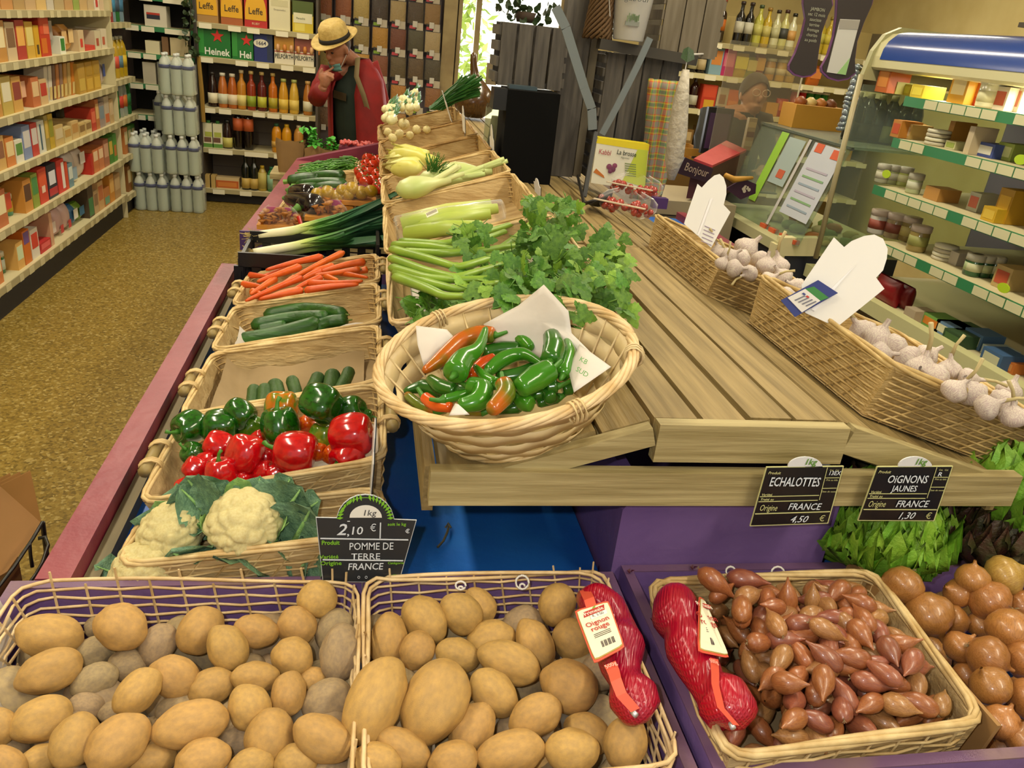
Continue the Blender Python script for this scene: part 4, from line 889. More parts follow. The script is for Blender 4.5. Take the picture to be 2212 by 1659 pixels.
ST = [((852,540),(930,560),(990,578),(1120,540)),((850,560),(920,585),(985,600),(1090,570)),((852,580),(920,600),(980,605),(1090,600)),((855,530),(930,532),(985,540),(1090,500)),((860,590),(930,612),(985,625),(1080,610)),((870,523),(960,528),(1040,505),(1150,470)),((880,545),(960,548),(1050,540),(1180,520)),((860,600),(920,622),(960,640),(1020,640)),((1000,580),(1080,540),(1120,510),(1150,480)),((1000,600),(1080,575),(1140,545),(1200,520))]
for i, pp in enumerate(ST):
    w = [Z(px, py, 1.215+.02*(j > 0)+.012*j+.01*(i in (0, 6, 8, 9))) for j, (px, py) in enumerate(pp)]; q = []
    for s_ in range(19): u = s_/18*3; j = min(int(u), 2); q.append(w[j].lerp(w[j+1], u-j))
    q = [q[0]]+[(q[j-1]+q[j]*2+q[j+1])/4 for j in range(1, 18)]+[q[18]]
    MB().tube(q, [.015*(1-.025*s_) for s_ in range(19)], 9, flat=.7).build('stalk', mCs, cel, True, world=True)
# leaves: (picture centre, spread, count, height)
LV = [(1190,500,70,60,46,1.33),(1240,590,75,70,52,1.315),(1120,600,75,50,40,1.30),(1040,620,75,40,30,1.27),(1290,640,55,50,26,1.27),(940,660,70,25,18,1.22),(1010,520,40,30,12,1.29),(1180,440,60,25,18,1.36),(1070,660,80,25,20,1.255),(1300,560,40,50,18,1.30),(1230,660,60,40,20,1.25)]
for px, py, sx_, sy_, n_, z in LV:
    for i in range(int(n_*1.35)):
        g = lambda: max(-1.25, min(1.25, random.gauss(0, .6)))
        c = Z(px+g()*sx_, py+g()*sy_, z+rnd(-.03, .015)); o = link('leaf', CFM[random.choice((0, 1, 2, 0, 1, 2, 3))], cel)
        yy = Vector((rnd(-.3, 1), rnd(-1, .5), rnd(-.5, .35))).normalized(); v = (CC-c).normalized(); zz = (v*.9+Vector((rnd(-.7, .7), rnd(-.7, .7), rnd(0, .9)))).normalized()
        xx = yy.cross(zz).normalized(); s = rnd(.026, .042)
        frame(o, xx, xx.cross(yy), None, c-c0, (s,)*3)
for px, py, z, s in ((1215,625,1.30,.05),(1225,650,1.29,.045),(1330,600,1.26,.05),(1270,610,1.30,.05),(1010,510,1.30,.042),(1005,490,1.30,.04),(1290,505,1.33,.05),(1190,520,1.36,.05)):
    c = Z(px, py, z); o = link('leaf', CFM[3 if s < .046 else 1], cel); yy = Vector((.2, -1, -.35)).normalized(); frame(o, yy.cross(CC-c), CC-c, None, c-c0, (s,)*3)
# ---- film-wrapped celery
t = thing('celery_pack', 'film-wrapped pale celery with a white price sticker', 'celery', tuple(Z(870, 490, 1.2)))
for i, (a, b_) in enumerate((((872,480),(1060,440)),((872,497),(1060,462)),((880,508),(1040,488)),((868,488),(1075,450)))):
    w = [Z(*a, 1.205+.01*(i == 3)), Z(*b_, 1.265+.01*(i == 3))]
    MB().tube([w[0], (w[0]+w[1])/2+Vector((0, 0, .006)), w[1]], [.022, .02, .013], 9).build('stalk', mat('celery_pale', '#c9cf78', .4, '#a5bb4a', 4), t, True, world=True)
w = [Z(860, 494, 1.205), Z(960, 478, 1.225), Z(1085, 452, 1.262)]
MB().tube(w, [.045, .05, .036], 12, flat=.75).build('film', film, t, True, world=True)
q = Z(933, 460, 1.275); MB().box((0, 0, 0), (.03, .022, .0008), Matrix.Translation(q-Vector(t.location)) @ Matrix.Rotation(-.5, 4, 'Y') @ Matrix.Rotation(.3, 4, 'X')).build('price_sticker', tagwhite, t)
for k in range(9): MB().box((-.012+k*.003, .002, .0008), (.0014, .012, .0006), Matrix.Translation(q-Vector(t.location)) @ Matrix.Rotation(-.5, 4, 'Y') @ Matrix.Rotation(.3, 4, 'X')).build('barcode_bar', mInk, t)
# ---- fennel
mFe = mat('fennel_bulb', '#d9dca0', .4, '#b9cc78', 5, .1, 20); mFr = mat('fennel_frond', '#3f7a2a', .6)
for i, (px, py, lab) in enumerate(((985,372,'at the back right of its basket'),(940,388,'in the middle with feathery fronds'),(893,405,'at the front left, ribbed'))):
    c = Z(px, py, 1.235+.02*(i == 0)); t = thing('fennel_bulb', 'pale fennel bulb %s' % lab, 'fennel', tuple(c), 0, 'fennel bulbs')
    d = Vector((1, -.25, .15)).normalized() if i != 2 else Vector((.9, .3, .2)).normalized(); P_ = [d*-.05, d*-.035, d*0, d*.03, d*.07, d*.12]
    MB().tube(P_, [.018, .036, .046, .04, .022, .014], 14, flat=.75).build('bulb', mFe, t, True)
    for k in range(4): e = Vector((rnd(-.2, .2), rnd(-.5, .5), rnd(.1, .6))); MB().tube([d*.05, d*.09+e*.03, d*.15+e*.08], [.012, .01, .007], 7).build('stalk', mFe, t, True)
    if i == 1:
        b = MB()
        for k in range(60): e = Vector((rnd(-.5, .6), rnd(-1, .2), rnd(.3, 1))).normalized(); s_ = Vector((-.01, -.03, .03))+Vector((rnd(-.02, .02), rnd(-.02, .02), 0)); b.tube([s_, s_+e*.03, s_+e*.06], .0011, 3)
        o = b.build('fronds', mFr, t); o['kind'] = 'stuff'
# ---- chicory
mEn = mat('chicory_leaf', '#d9d44a', .45, '#e6e29a', 4, .1, 20, stretch=(1, 1, 1))
for i, (a, b_) in enumerate((((832,362),(930,352)),((836,342),(925,332)),((840,330),(930,345)),((835,352),(920,338)),((850,322),(915,335)),((845,368),(905,362)),((860,338),(945,350)))):
    w = [Z(*a, 1.19+.008*(i % 3)), Z(*b_, 1.235+.008*(i % 3))]
    t = thing('chicory', 'yellow chicory head, %s of the fan from the back left' % ordn(i), 'chicory', tuple(w[1]), 0, 'chicory heads')
    d = w[0]-w[1]
    MB().tube([w[1], w[1]+d*.2, w[1]+d*.55, w[1]+d*.85, w[0]], [.014, .026, .03, .018, .003], 10).build('heart', mEn, t, True, world=True)
    for k in range(3): e = Vector((rnd(-.1, .1), rnd(-.2, .2), rnd(.1, .3)))*.08; MB().tube([w[1]+d*.1, w[1]+d*.5+e*.6, w[1]+d*1.05+e], [.012, .024, .003], 6, flat=.3).build('leaf', mEn, t, True, world=True)
# ---- turnips
mTu = mat('turnip_skin', '#ded3a0', .5, '#d2bd78', 4, .15, 14)
tume = bulb([(.02, -1.2), (.08, -.98), (.5, -.8), (.92, -.35), (1, .05), (.85, .5), (.45, .78), (.2, .85), (.15, 1.0)], 3).mesh('turnip', mTu, None, True)
for i, (px, py, r, lab) in enumerate(((872,268,13,'largest, at the back'),(848,298,10,'at the front left'),(900,280,10,'in the middle, turned sideways'),(922,280,9,'at the right end'),(862,290,11,'in front of the largest'),(885,292,9,'small, at the front rim'),(838,285,9,'at the left edge'))):
    c = Z(px, py, 1.245); o = link('turnip', tume); o.location = c; o.scale = (dep(c)/F*r,)*3; o.rotation_euler = (rnd(-1, 1), rnd(-1, 1), rnd(0, 6)); tag(o, 'pale yellow turnip %s of its basket' % lab, 'turnip', 'turnips')
    MB().tube([(0, 0, .9), (.05, 0, 1.15)], .1, 6).build('stalk_stub', C('#a5a060', .7), o)
# ---- spring onions
mSw = mat('spring_onion_white', '#e2dca8', .4); mSg = mat('spring_onion_green', '#3f7a34', .5, '#2f662a', 8)
random.seed(9)
for i in range(34):
    px = 832+rnd(0, 74); py = 252-(px-820)*.5+rnd(-16, 22); c = Z(px, py, 1.29+rnd(-.01, .02))
    t = thing('spring_onion', 'white spring onion bulb, %s of the bunch from the left' % ordn(i), 'spring onion', tuple(c), 0, 'spring onions'); WLOC[t.name] = tuple(c)
    d = Vector((.15, .95, .1)).normalized(); b = MB().tube([d*-.022, d*-.014, d*0, d*.014, d*.05, d*.10], [.004, .015, .021, .015, .008, .006], 9); b.build('bulb', mSw, t, True)
    b = MB()
    for k in range(3): e = Vector((rnd(-.1, .1), rnd(-.2, .2), rnd(-.1, .2)))*.12; b.tube([d*.09, d*.16+e*.5, d*.22+e], [.0045, .005, .001], 5)
    b.build('leaves', mSg, t, True)
ch = thing('chive_bunch', 'bunch of dark green chives standing out of the far basket', 'chives', tuple(Z(940, 235, 1.30)))
b = MB()
for i in range(150):
    a = (rnd(-.03, .03), rnd(-.05, .05), 0); e = (.17+rnd(-.05, .05), rnd(-.06, .06), .13+rnd(-.05, .05)); b.tube([a, ((a[0]+e[0])/2, (a[1]+e[1])/2, e[2]*.55), e], .0035, 4)
o = b.build('blades', mat('chive_blade', '#2f6a26', .5, '#24551e', 9, val=.1), ch); o['kind'] = 'stuff'
# ---- price-sign backs standing edge-on in the upper baskets
for i, (px0, py0, px1, py1, y) in enumerate(((955,195,975,262,3.80),(1000,228,1003,285,3.32),(1062,268,1064,352,2.95),(1160,385,1162,420,2.46),(812,905,800,1060,1.13),(822,705,812,770,1.74))):
    up_ = y > 2; a, b_ = Y(px0, py0, y), Y(px1, py1, y); a.y = b_.y = y
    t = thing('price_sign', 'thin price sign seen edge-on, %s' % ['far one by the spring onions', 'by the turnip basket', 'by the chicory basket', 'beside the celery leaves', 'at the right rim of the bell pepper basket', 'at the right rim of the cucumber basket'][i], 'price sign', tuple(b_), 0, 'price signs seen edge-on')
    h = (a-b_); n_ = Vector((0, 1, 0)); wd = .055
    q = [b_+n_*-wd*.8, b_+n_*wd*.8, b_+h*.62+n_*wd, b_+h*.68+n_*wd*.55]+[b_+h*(.68+.32*math.sin(x_))+n_*(wd*.55*math.cos(x_)) for x_ in (.5, 1.1, 1.6, 2.1, 2.6)]+[b_+h*.68-n_*wd*.55, b_+h*.62-n_*wd]
    MB().prism([v+h*.0 for v in q], (.0018, 0, 0)).build('board', mat('slate_board', '#2c2e30', .45), t, world=True)
    MB().prism([v+Vector((-.0016, 0, 0)) for v in q], (.0014, 0, 0)).build('white_back', white, t, world=True)
    MB().tube([b_+Vector((0, 0, .01)), b_-h.normalized()*.05], .0012, 4).build('spike', C('#9a9a9a', .3, metal=.8), t, world=True)
# ================================================================ round chip basket of long peppers
BT = math.radians(13); BO = Vector((.212, 1.075, 1.258)); bx = Vector((math.cos(BT), 0, math.sin(BT))); by = (Vector((0, math.cos(.10), math.sin(.10)))); by = (by-bx*by.dot(bx)).normalized(); bn = bx.cross(by)
def bp(a, ra, rb, h): return BO+bx*(ra*math.cos(a))+by*(rb*math.sin(a))+bn*h
bo = thing('chip_basket', 'oval basket of wide woven wood strips holding long green peppers', 'basket', tuple(BO-bn*.115))
chipw = mat('pale_wood_strip', '#dcc696', .5, '#ceb47e', 8, .15, 30, val=.05); NS = 26
def rad(f): return (.112+.074*f**.8, .10+.080*f**.8)
for k in range(4):
    f0, f1 = k/4+.008, (k+1)/4-.004; vs = []; n_ = NS*4
    for i in range(n_):
        a = 2*PI*i/n_; w_ = .0026*math.cos(a*NS/2+(PI if k % 2 else 0))
        for f_ in (f0, f1):
            ra, rb = rad(f_); vs.append(bp(a, ra+w_, rb+w_, -.115+.115*f_))
    fs = [(2*i, 2*((i+1) % n_), 2*((i+1) % n_)+1, 2*i+1) for i in range(n_)]
    o = MB().add(vs, fs).build('strip', chipw, bo, True, world=True)
    md = o.modifiers.new('t', 'SOLIDIFY'); md.thickness = .0012
b = MB()
for i in range(NS):
    a = 2*PI*(i+.5)/NS*1.0; b.tube([bp(a, rad(0)[0], rad(0)[1], -.113), bp(a, rad(.5)[0], rad(.5)[1], -.05), bp(a, rad(1)[0]+.002, rad(1)[1]+.002, .005)], .0018, 5)
b.build('stakes', chipw, bo, True, world=True)
for k in range(6):
    pts = []
    for i in range(72):
        a = 2*PI*i/72; ph = k*PI/3+i*.5; pts.append(bp(a, rad(1)[0]+.003+.0055*math.cos(ph), rad(1)[1]+.003+.0055*math.cos(ph), .003+.0055*math.sin(ph)))
    MB().tube(pts, .0038, 6, True).build('rim_cane', wickpale, bo, True, world=True)
for k in range(3):
    pts = [bp(2*PI*i/60, rad(0)[0]+.003*math.cos(k*2.1+i*.6), rad(0)[1]+.003*math.cos(k*2.1+i*.6), -.115+.003*math.sin(k*2.1+i*.6)) for i in range(60)]
    MB().tube(pts, .0036, 6, True).build('foot_cane', wick, bo, True, world=True)
MB().add([bp(2*PI*i/40, rad(0)[0], rad(0)[1], -.11) for i in range(40)], [tuple(range(40))]).build('bottom', chipw, bo, world=True)
for a0 in (-1.25, -.35, 2.0):   # bindings over the rim
    for k in range(3):
        a = a0+k*.035; c = bp(a, rad(1)[0]+.003, rad(1)[1]+.003, 0); rdv = (c-BO).normalized()
        MB().tube([c+rdv*(.013*math.cos(q))+bn*(.016*math.sin(q)-.003) for q in [2*PI*i/10 for i in range(10)]], .003, 5, True, flat=.5).build('binding', chipw, bo, True, world=True)
# paper sheets inside
def sheet(pix, lab, z, bend=.01):
    P_ = [PLN(px, py, BO+bn*dz, bn) for px, py, dz in pix]; b = MB(); c = sum(P_, Vector())/len(P_)
    n = len(P_)
    b.add(P_+[c+Vector((0, 0, bend))], [(i, (i+1) % n, n) for i in range(n)])
    o = b.build('paper_sheet', paper, None, True); tag(o, lab, 'paper', 'paper corners in the pepper bowl'); md = o.modifiers.new('s', 'SUBSURF'); md.subdivision_type = 'SIMPLE'; md.levels = 2; md.render_levels = 2; so = o.modifiers.new('t', 'SOLIDIFY'); so.thickness = .0006; return o
sheet([(898,704,.012),(965,712,.0),(1010,760,-.04),(960,800,-.045),(915,790,-.02),(902,745,.0)], 'white paper corner rising at the left of the pepper bowl', 1.20)
sheet([(1175,615,.055),(1228,672,.03),(1235,720,.0),(1290,775,-.02),(1210,790,-.05),(1060,740,-.04),(1045,700,-.015),(1120,660,.02)], 'tall white paper corner at the back of the pepper bowl', 1.225)
sh3 = sheet([(1252,744,.004),(1320,793,.012),(1240,848,.0),(1228,800,-.01)], 'white paper corner folded up at the right of the pepper bowl', 1.235)
sheet([(983,872,.0),(1014,896,.004),(970,898,.004)], 'small white paper corner at the front of the pepper bowl', 1.185)
for s_, px, py in (('KB', 1246, 783), ('SUD', 1243, 808)): 
    c = PLN(px+12, py, BO+bn*.014, bn); text(s_, c, (CR+CU*-.6), CU, .007, C('#4a9a3a', .5), sh3, 'green_print')
# ---- long peppers: path in crop px (800,600 scale 3.687), radius list, colour, lift
gM = {'g': mat('long_pepper_green', '#2a6a10', .2, '#3a7c16', 4, .1, 25, coat=.3), 'd': mat('long_pepper_dark', '#1d5210', .22, '#2b6414', 4, .1, 25, coat=.3), 'o': mat('long_pepper_orange', '#b0580e', .25, '#5a6a14', 14, .1, 25, coat=.3, contrast=(.45, .6)), 'r': mat('long_pepper_red', '#c8340c', .22, '#d0560f', 12, .1, 25, coat=.3)}
CH = [([(1000,440),(1150,450),(1240,520),(1280,560)],[30,52,48,22],'g',.01,'curving at the back right'),([(900,600),(1050,570),(1190,560)],[48,52,40],'d',.005,'dark, lying behind the middle'),([(990,455),(860,455),(720,510),(560,650),(425,745)],[48,60,58,48,20],'o',.03,'orange-brown, long, at the back left'),([(920,400),(860,560),(740,650),(670,770)],[18,40,66,78],'g',.055,'with its tip pointing up and blunt end facing front'),([(1000,655),(900,700),(780,790)],[50,52,30],'r',.02,'red-orange, in the centre'),([(1390,700),(1220,610),(1060,650),(930,750)],[16,44,54,38],'g',.03,'arched over the centre'),([(1440,455),(1465,560),(1430,670)],[52,70,62],'d',.045,'thick, leaning upright at the right'),([(1560,480),(1585,600),(1530,780)],[14,44,50],'g',.03,'with a long stalk at the far right'),([(830,700),(920,800),(1000,850)],[16,36,46],'g',.035,'slim, pointing to the back left in the middle'),([(1000,800),(1200,770),(1350,700)],[40,52,46],'d',.01,'lying under the thick one'),([(1440,730),(1320,800),(1180,890)],[74,84,60],'g',.045,'thickest, lying diagonally at the right'),([(1060,840),(1075,930),(960,1060)],[58,62,46],'o',.05,'olive with an orange shoulder at the front'),([(470,800),(560,870),(690,900)],[30,52,46],'d',.02,'dark, bent at the left'),([(265,905),(420,870),(560,910)],[14,50,48],'d',.0,'lying at the far left rim'),([(780,860),(890,890),(860,980),(700,1020)],[58,70,66,40],'g',.035,'hook-shaped at the front'),([(810,900),(700,940),(580,970)],[20,34,28],'g',.03,'slim, beside the hook-shaped one'),([(430,950),(520,1010),(650,1030)],[38,42,34],'r',.02,'with a red-orange tip at the front left'),([(1150,920),(1230,990),(1290,1010)],[48,60,44],'g',.02,'short, at the front right rim'),([(290,930),(400,1020),(530,1060)],[28,36,30],'o',.0,'olive, hugging the front left rim'),([(1290,930),(1400,920),(1440,970)],[44,54,40],'d',.01,'dark, at the right front'),([(1400,870),(1490,860)],[48,52],'d',.02,'seen end-on at the right'),([(1530,890),(1600,870)],[44,50],'d',.01,'short, against the right rim'),([(740,1070),(900,1065)],[24,32],'o',.01,'slim orange, at the front rim'),([(1000,1050),(1200,1030)],[34,42],'d',.0,'dark, low at the front rim'),([(1330,1000),(1500,950)],[34,40],'d',.0,'dark, low at the right front rim'),([(600,720),(760,740),(900,830)],[30,46,46],'d',.0,'dark, hidden under the centre ones'),([(560,900),(700,880),(800,900)],[40,50,40],'d',.0,'dark, hidden under the hook-shaped one')]
for i, (pp, rs, k, lift, lab) in enumerate(CH):
    p0 = BO+bn*(-.040+lift)
    w = [PLN(800+x/3.687, 600+y/3.687, p0, bn) for x, y in pp]; ss = [dep(q)/F/3.687 for q in w]
    def R_(u): v = u*(len(rs)-1); j = min(int(v), len(rs)-2); r_ = (rs[j]+(rs[j+1]-rs[j])*(v-j))*ss[0]*1.28; return r_*(1 if .04 < u < .96 else .72)
    t, q, rr = veg('long_pepper', w, R_, gM[k], '%s long pepper %s' % ({'g': 'green', 'd': 'dark green', 'o': 'brownish', 'r': 'red'}[k], lab), 'pepper', 'long peppers in the bowl', 12)
    e = 0 if rs[0] > rs[-1] else -1; d = (q[0]-q[1]).normalized() if e == 0 else (q[-1]-q[-2]).normalized()
    MB().tube([q[e]-d*.002, q[e]+d*.006, q[e]+d*.02+Vector((0, 0, .006))], [.008, .004, .0028], 7).build('stalk', stemG, t, True, world=True)
# ================================================================ garlic baskets on the right slope
random.seed(12)
wickstraw = mat('straw_cane', '#ccb076', .5, '#ad8e54', 25, .2, 60); chipstraw = mat('straw_strip', '#c0a26a', .55, '#a58850', 40, .5, 60, stretch=(1, 1, 5))
def grim(x0, x1, z0, z1, y0, y1): return [(x0, y1, z0), (x1, y1, z1), (x1, y0, z1), (x0, y0, z0)]
GB = [basket('large brown wicker basket of garlic nearest the camera', grim(.845, 1.235, 1.272, 1.148, 1.06, 1.56), .10, .08, wickstraw, 9, loops=3, rr=.0042, lining=chipstraw, handles=True, rods=(0, 0)), basket('smaller brown wicker basket of garlic behind the large one', grim(.80, 1.18, 1.268, 1.148, 1.66, 2.14), .09, .08, wickstraw, 8, loops=3, lining=chipstraw)]
o_ = Vector((1.04, 1.045, 1.215)); gx = Vector((.95, 0, -.31)).normalized()
MB().tube([o_-gx*.09, o_+gx*.17], .011, 10).build('handle', bamboo, GB[0][0], True, world=True)
mGa = mat('garlic_skin', '#d2c8b8', .6, '#b09a98', 3, .25, 14, stretch=(5, 5, .7), val=.08)
GAP = [(.03, -.72), (.25, -.76), (.7, -.62), (.98, -.2), (1, .1), (.8, .48), (.42, .78), (.2, 1.0), (.15, 1.5)]
GAM = [bulb(GAP, s, .16, 9).mesh('garlic_bulb', mGa, None, True) for s in (0, 1, 2)]
gst = [MB().tube([(0, 0, 1.3), (.15*s, .1, 2.2), (.6*s, .3, 3.1)], [.17, .13, .16], 7).mesh('stalk', mat('garlic_stalk', '#b8a878', .7), None, True) for s in (1, -1)]
def garlics(pts, z0, lab):
    rc = rows(pts, 3)
    for i, (px, py, r, an) in enumerate(pts):
        c = Z(px, py, z0); c = Z(px, py, z0-(c.x-.85)*.33); o = link('garlic_bulb', GAM[i % 3]); t_ = math.radians(an)
        ax = (CR*math.cos(t_)+CU*math.sin(t_)+(CC-c).normalized()*.35).normalized(); frame(o, ax.cross(FW), ax, None, c, (dep(c)/F*r,)*3)
        tag(o, 'white garlic bulb in the %s garlic basket, %s row from the back, %s from left' % (lab, ordn(rc[i][0]), ordn(rc[i][1])), 'garlic', 'garlic bulbs, %s basket' % lab)
        if i % 2 == 0: s_ = link('stalk', gst[i//2 % 2], o)
garlics([(1862,718,30,120),(1895,735,34,60),(1930,750,30,200),(1960,775,30,-40),(1990,800,34,70),(2020,815,30,150),(2050,800,26,80),(1900,765,26,0),(2060,845,28,40),(2100,850,30,110),(2130,880,28,20),(2165,870,30,200),(2190,900,28,90),(2000,770,26,30),(2090,820,24,0),(2180,845,26,60)], 1.262, 'near')
garlics([(1552,545,18,100),(1575,555,20,30),(1600,560,22,150),(1612,540,28,40),(1640,560,20,-60),(1655,575,22,80),(1680,575,24,90),(1585,580,20,0),(1620,590,18,200),(1690,600,22,120),(1660,605,18,30),(1700,640,20,10),(1560,570,16,60),(1720,620,20,150)], 1.258, 'far')
# white price-sign backs
def outline(pts, p0, n, th=.002):
    q = [PLN(px, py, p0, n) for px, py in pts]; return q, n.normalized()*th
p0 = Z(1775, 690, 1.275); nn = Vector((-.35, -.85, .35)).normalized()
t = thing('price_sign', 'white back of a price sign standing in the near garlic basket', 'price sign', tuple(p0))
pts = [(1801,513),(1823,534),(1839,521),(1866,510),(1888,507),(1907,516),(1917,538),(1915,559),(1907,584),(1892,600),(1910,624),(1807,707),(1739,676),(1731,616)]
q, d = outline(pts, p0, nn); MB().prism(q, d).build('board', white, t, world=True)
q, d = outline([(1848,572),(1790,640),(1760,672),(1752,668),(1788,630)], p0+nn*.003, nn, .001); MB().prism(q, d).build('crease', C('#f2f0f4', .2), t, world=True)
t2 = thing('card', 'small blue price card with white and green label on the sign', 'card', tuple(p0+nn*.02))
for pts, m_, l_, nm in (([(1686,649),(1767,605),(1810,633),(1717,685)], C('#28347a', .4), .012, 'card_back'), ([(1701,643),(1739,624),(1772,650),(1732,675)], C('#d8d4d0', .5), .0145, 'white_label'), ([(1739,624),(1758,619),(1790,643),(1772,650)], C('#2f7a34', .5), .0145, 'green_label')):
    q, d = outline(pts, p0+nn*l_, nn, .0015); MB().prism(q, d).build(nm, m_, t2, world=True)
for pts, m_ in (([(1732,634),(1736,632),(1741,636),(1737,638)], C('#28347a', .5)), ([(1740,640),(1744,638),(1749,642),(1745,644)], C('#b8302a', .5))):
    q, d = outline(pts, p0+nn*.017, nn, .0006); MB().prism(q, d).build('flag_mark', m_, t2, world=True)
for k in range(4):
    q, d = outline([(1716+k*8, 648+k*4), (1738+k*8, 638+k*4), (1740+k*8, 640+k*4), (1718+k*8, 650+k*4)], p0+nn*.017, nn, .0005); MB().prism(q, d).build('print_line', C('#6a6a78', .6), t2, world=True)
p0 = Z(1500, 530, 1.27); t = thing('price_sign', 'white back of a price sign standing in the smaller garlic basket', 'price sign', tuple(p0))
pts = [(1240+x/4.424, 280+y/4.424) for x, y in ((1180,520),(1220,555),(1280,490),(1340,440),(1390,425),(1430,460),(1455,540),(1455,620),(1430,720),(1495,790),(1310,1130),(1050,900),(1110,720))]
q, d = outline(pts, p0, nn); MB().prism(q, d).build('board', white, t, world=True)
q, d = outline([(1540,428),(1510,510),(1506,508),(1534,430)], p0+nn*.003, nn, .001); MB().prism(q, d).build('crease', C('#f2f0f4', .2), t, world=True)
for k in range(5):
    q, d = outline([(1522-k*2, 487+k*8), (1545-k*2, 497+k*8), (1545-k*2, 499+k*8), (1522-k*2, 489+k*8)], p0+nn*.003, nn, .0005); MB().prism(q, d).build('print_line', C('#9a8aa0', .6), t, world=True)
# ================================================================ slate price signs
slate = mat('slate_panel', '#26292d', .4, '#2e3238', 4); lime = C('#7ab82e', .5); chalk = C('#d6dde4', .6); tan = C('#c9c88a', .5)
yS = .958
def S(px, py, y=yS): return Y(px, py, y)
sg = thing('price_sign', 'arched slate price sign for potatoes on a wire at the potato baskets', 'price sign', tuple(S(785, 1300)))
arc = [(822-32+math.cos(a)*55-0, 1125-math.sin(a)*55) for a in [PI*i/10 for i in range(11)]]
edge = [(697,1257),(862,1258),(900,1124),(852,1122)]+[(789+math.cos(a)*62, 1124-math.sin(a)*56) for a in [PI*(i+.5)/11 for i in range(11)]]+[(727,1119),(682,1118)]
MB().prism([S(*p) for p in edge], (0, .002, 0)).build('white_edge', C('#cfd4d6', .5), sg, world=True)
cx_, cy_ = 790, 1185
MB().prism([S(cx_+(x-cx_)*.985, cy_+(y-cy_)*.985, yS-.0008) for x, y in edge], (0, .002, 0)).build('board', slate, sg, world=True)
yT = yS-.0016
def ln(x0, y0, x1, y1, w_, m_, par, nm='rule', y=None):
    y = y or yT; MB().prism([S(x0, y0-w_/2, y), S(x1, y1-w_/2, y), S(x1, y1+w_/2, y), S(x0, y0+w_/2, y)] if abs(x1-x0) > abs(y1-y0) else [S(x0-w_/2, y0, y), S(x0+w_/2, y0, y), S(x1+w_/2, y1, y), S(x1-w_/2, y1, y)], (0, -.0004, 0)).build(nm, m_, par, world=True)
def tx(s, px, py, hpx, m_, par, y=None, **k):
    y = y or yT; c = S(px, py, y); h = (S(px, py-hpx, y)-c).length*.72; return text(s, c, XR, ZR, h, m_, par, **k)
MB().prism([S(790+math.cos(a)*35, 1118-math.sin(a)*27, yT) for a in [PI*i/14 for i in range(15)]], (0, -.0004, 0)).build('white_arch', C('#e6e4da', .5), sg, world=True)
tx('1kg', 797, 1113, 18, C('#3a3a3c', .6), sg, lift=.0012, shear=.15)
for sgn in (-1, 1):   # leafy scrolls around the arch
    b = MB()
    for a in [PI*(.02+.047*i) for i in range(10)]:
        c = (789+sgn*math.cos(a)*55, 1122-math.sin(a)*48); r_ = 5
        b.prism([S(c[0]+math.cos(q+a*1.3)*r_*(1.5 if q in (0, PI) else .6), c[1]-math.sin(q+a*1.3)*r_*(1.5 if q in (0, PI) else .6), yT) for q in (0, PI/2, PI, 3*PI/2)], (0, -.0004, 0))
    b.build('leaf_scroll', lime, sg, world=True)
    MB().tube([S(789+sgn*math.cos(a)*54, 1122-math.sin(a)*47, yT) for a in [PI*.5*i/12 for i in range(13)]], .0004, 4).build('vine', lime, sg, world=True)
ln(692, 1163, 882, 1166, 2.6, chalk, sg); ln(697, 1209, 871, 1211, 2.6, chalk, sg); ln(822, 1129, 821, 1163, 2.6, chalk, sg)
tx('2', 737, 1155, 34, chalk, sg, shear=.25, bold=.012); tx(',', 752, 1156, 24, chalk, sg, bold=.01); tx('10', 769, 1154, 24, chalk, sg, shear=.1, bold=.008); tx('\u20ac', 806, 1147, 22, chalk, sg, sx=.8)
tx('soit le kg', 857, 1135, 9, lime, sg, bold=.02); tx('\u20ac', 880, 1151, 12, chalk, sg, bold=.02)
tx('Produit', 714, 1176, 13, lime, sg, bold=.025, sx=.8); tx('Vari\u00e9t\u00e9', 711, 1206, 11, lime, sg, bold=.02); tx('Origine', 715, 1220, 12, lime, sg, bold=.02); tx('Cat\u00e9gorie', 855, 1218, 7, lime, sg, bold=.02); tx('Calibre', 852, 1245, 7, lime, sg, bold=.02)
tx('POMME DE', 802, 1187, 22, chalk, sg, bold=.004, sx=.72); tx('TERRE', 790, 1208, 19, chalk, sg, bold=.004, sx=.95); tx('FRANCE', 789, 1230, 20, chalk, sg, bold=.012, sx=.82, shear=.1)
for px in (775, 791): MB().tube([S(px+math.cos(a)*2.5, 1247+math.sin(a)*2.5, yT-.0004) for a in [2*PI*i/10 for i in range(10)]], .0003, 4, True).build('eyelet', chalk, sg, world=True)
MB().tube([S(782, 1258), S(784, 1302)], .0009, 5).build('wire', C('#c8c8cc', .3, metal=.8), sg, world=True)
tx('-', 740+13, 1130, 20, chalk, sg)
yR = .944
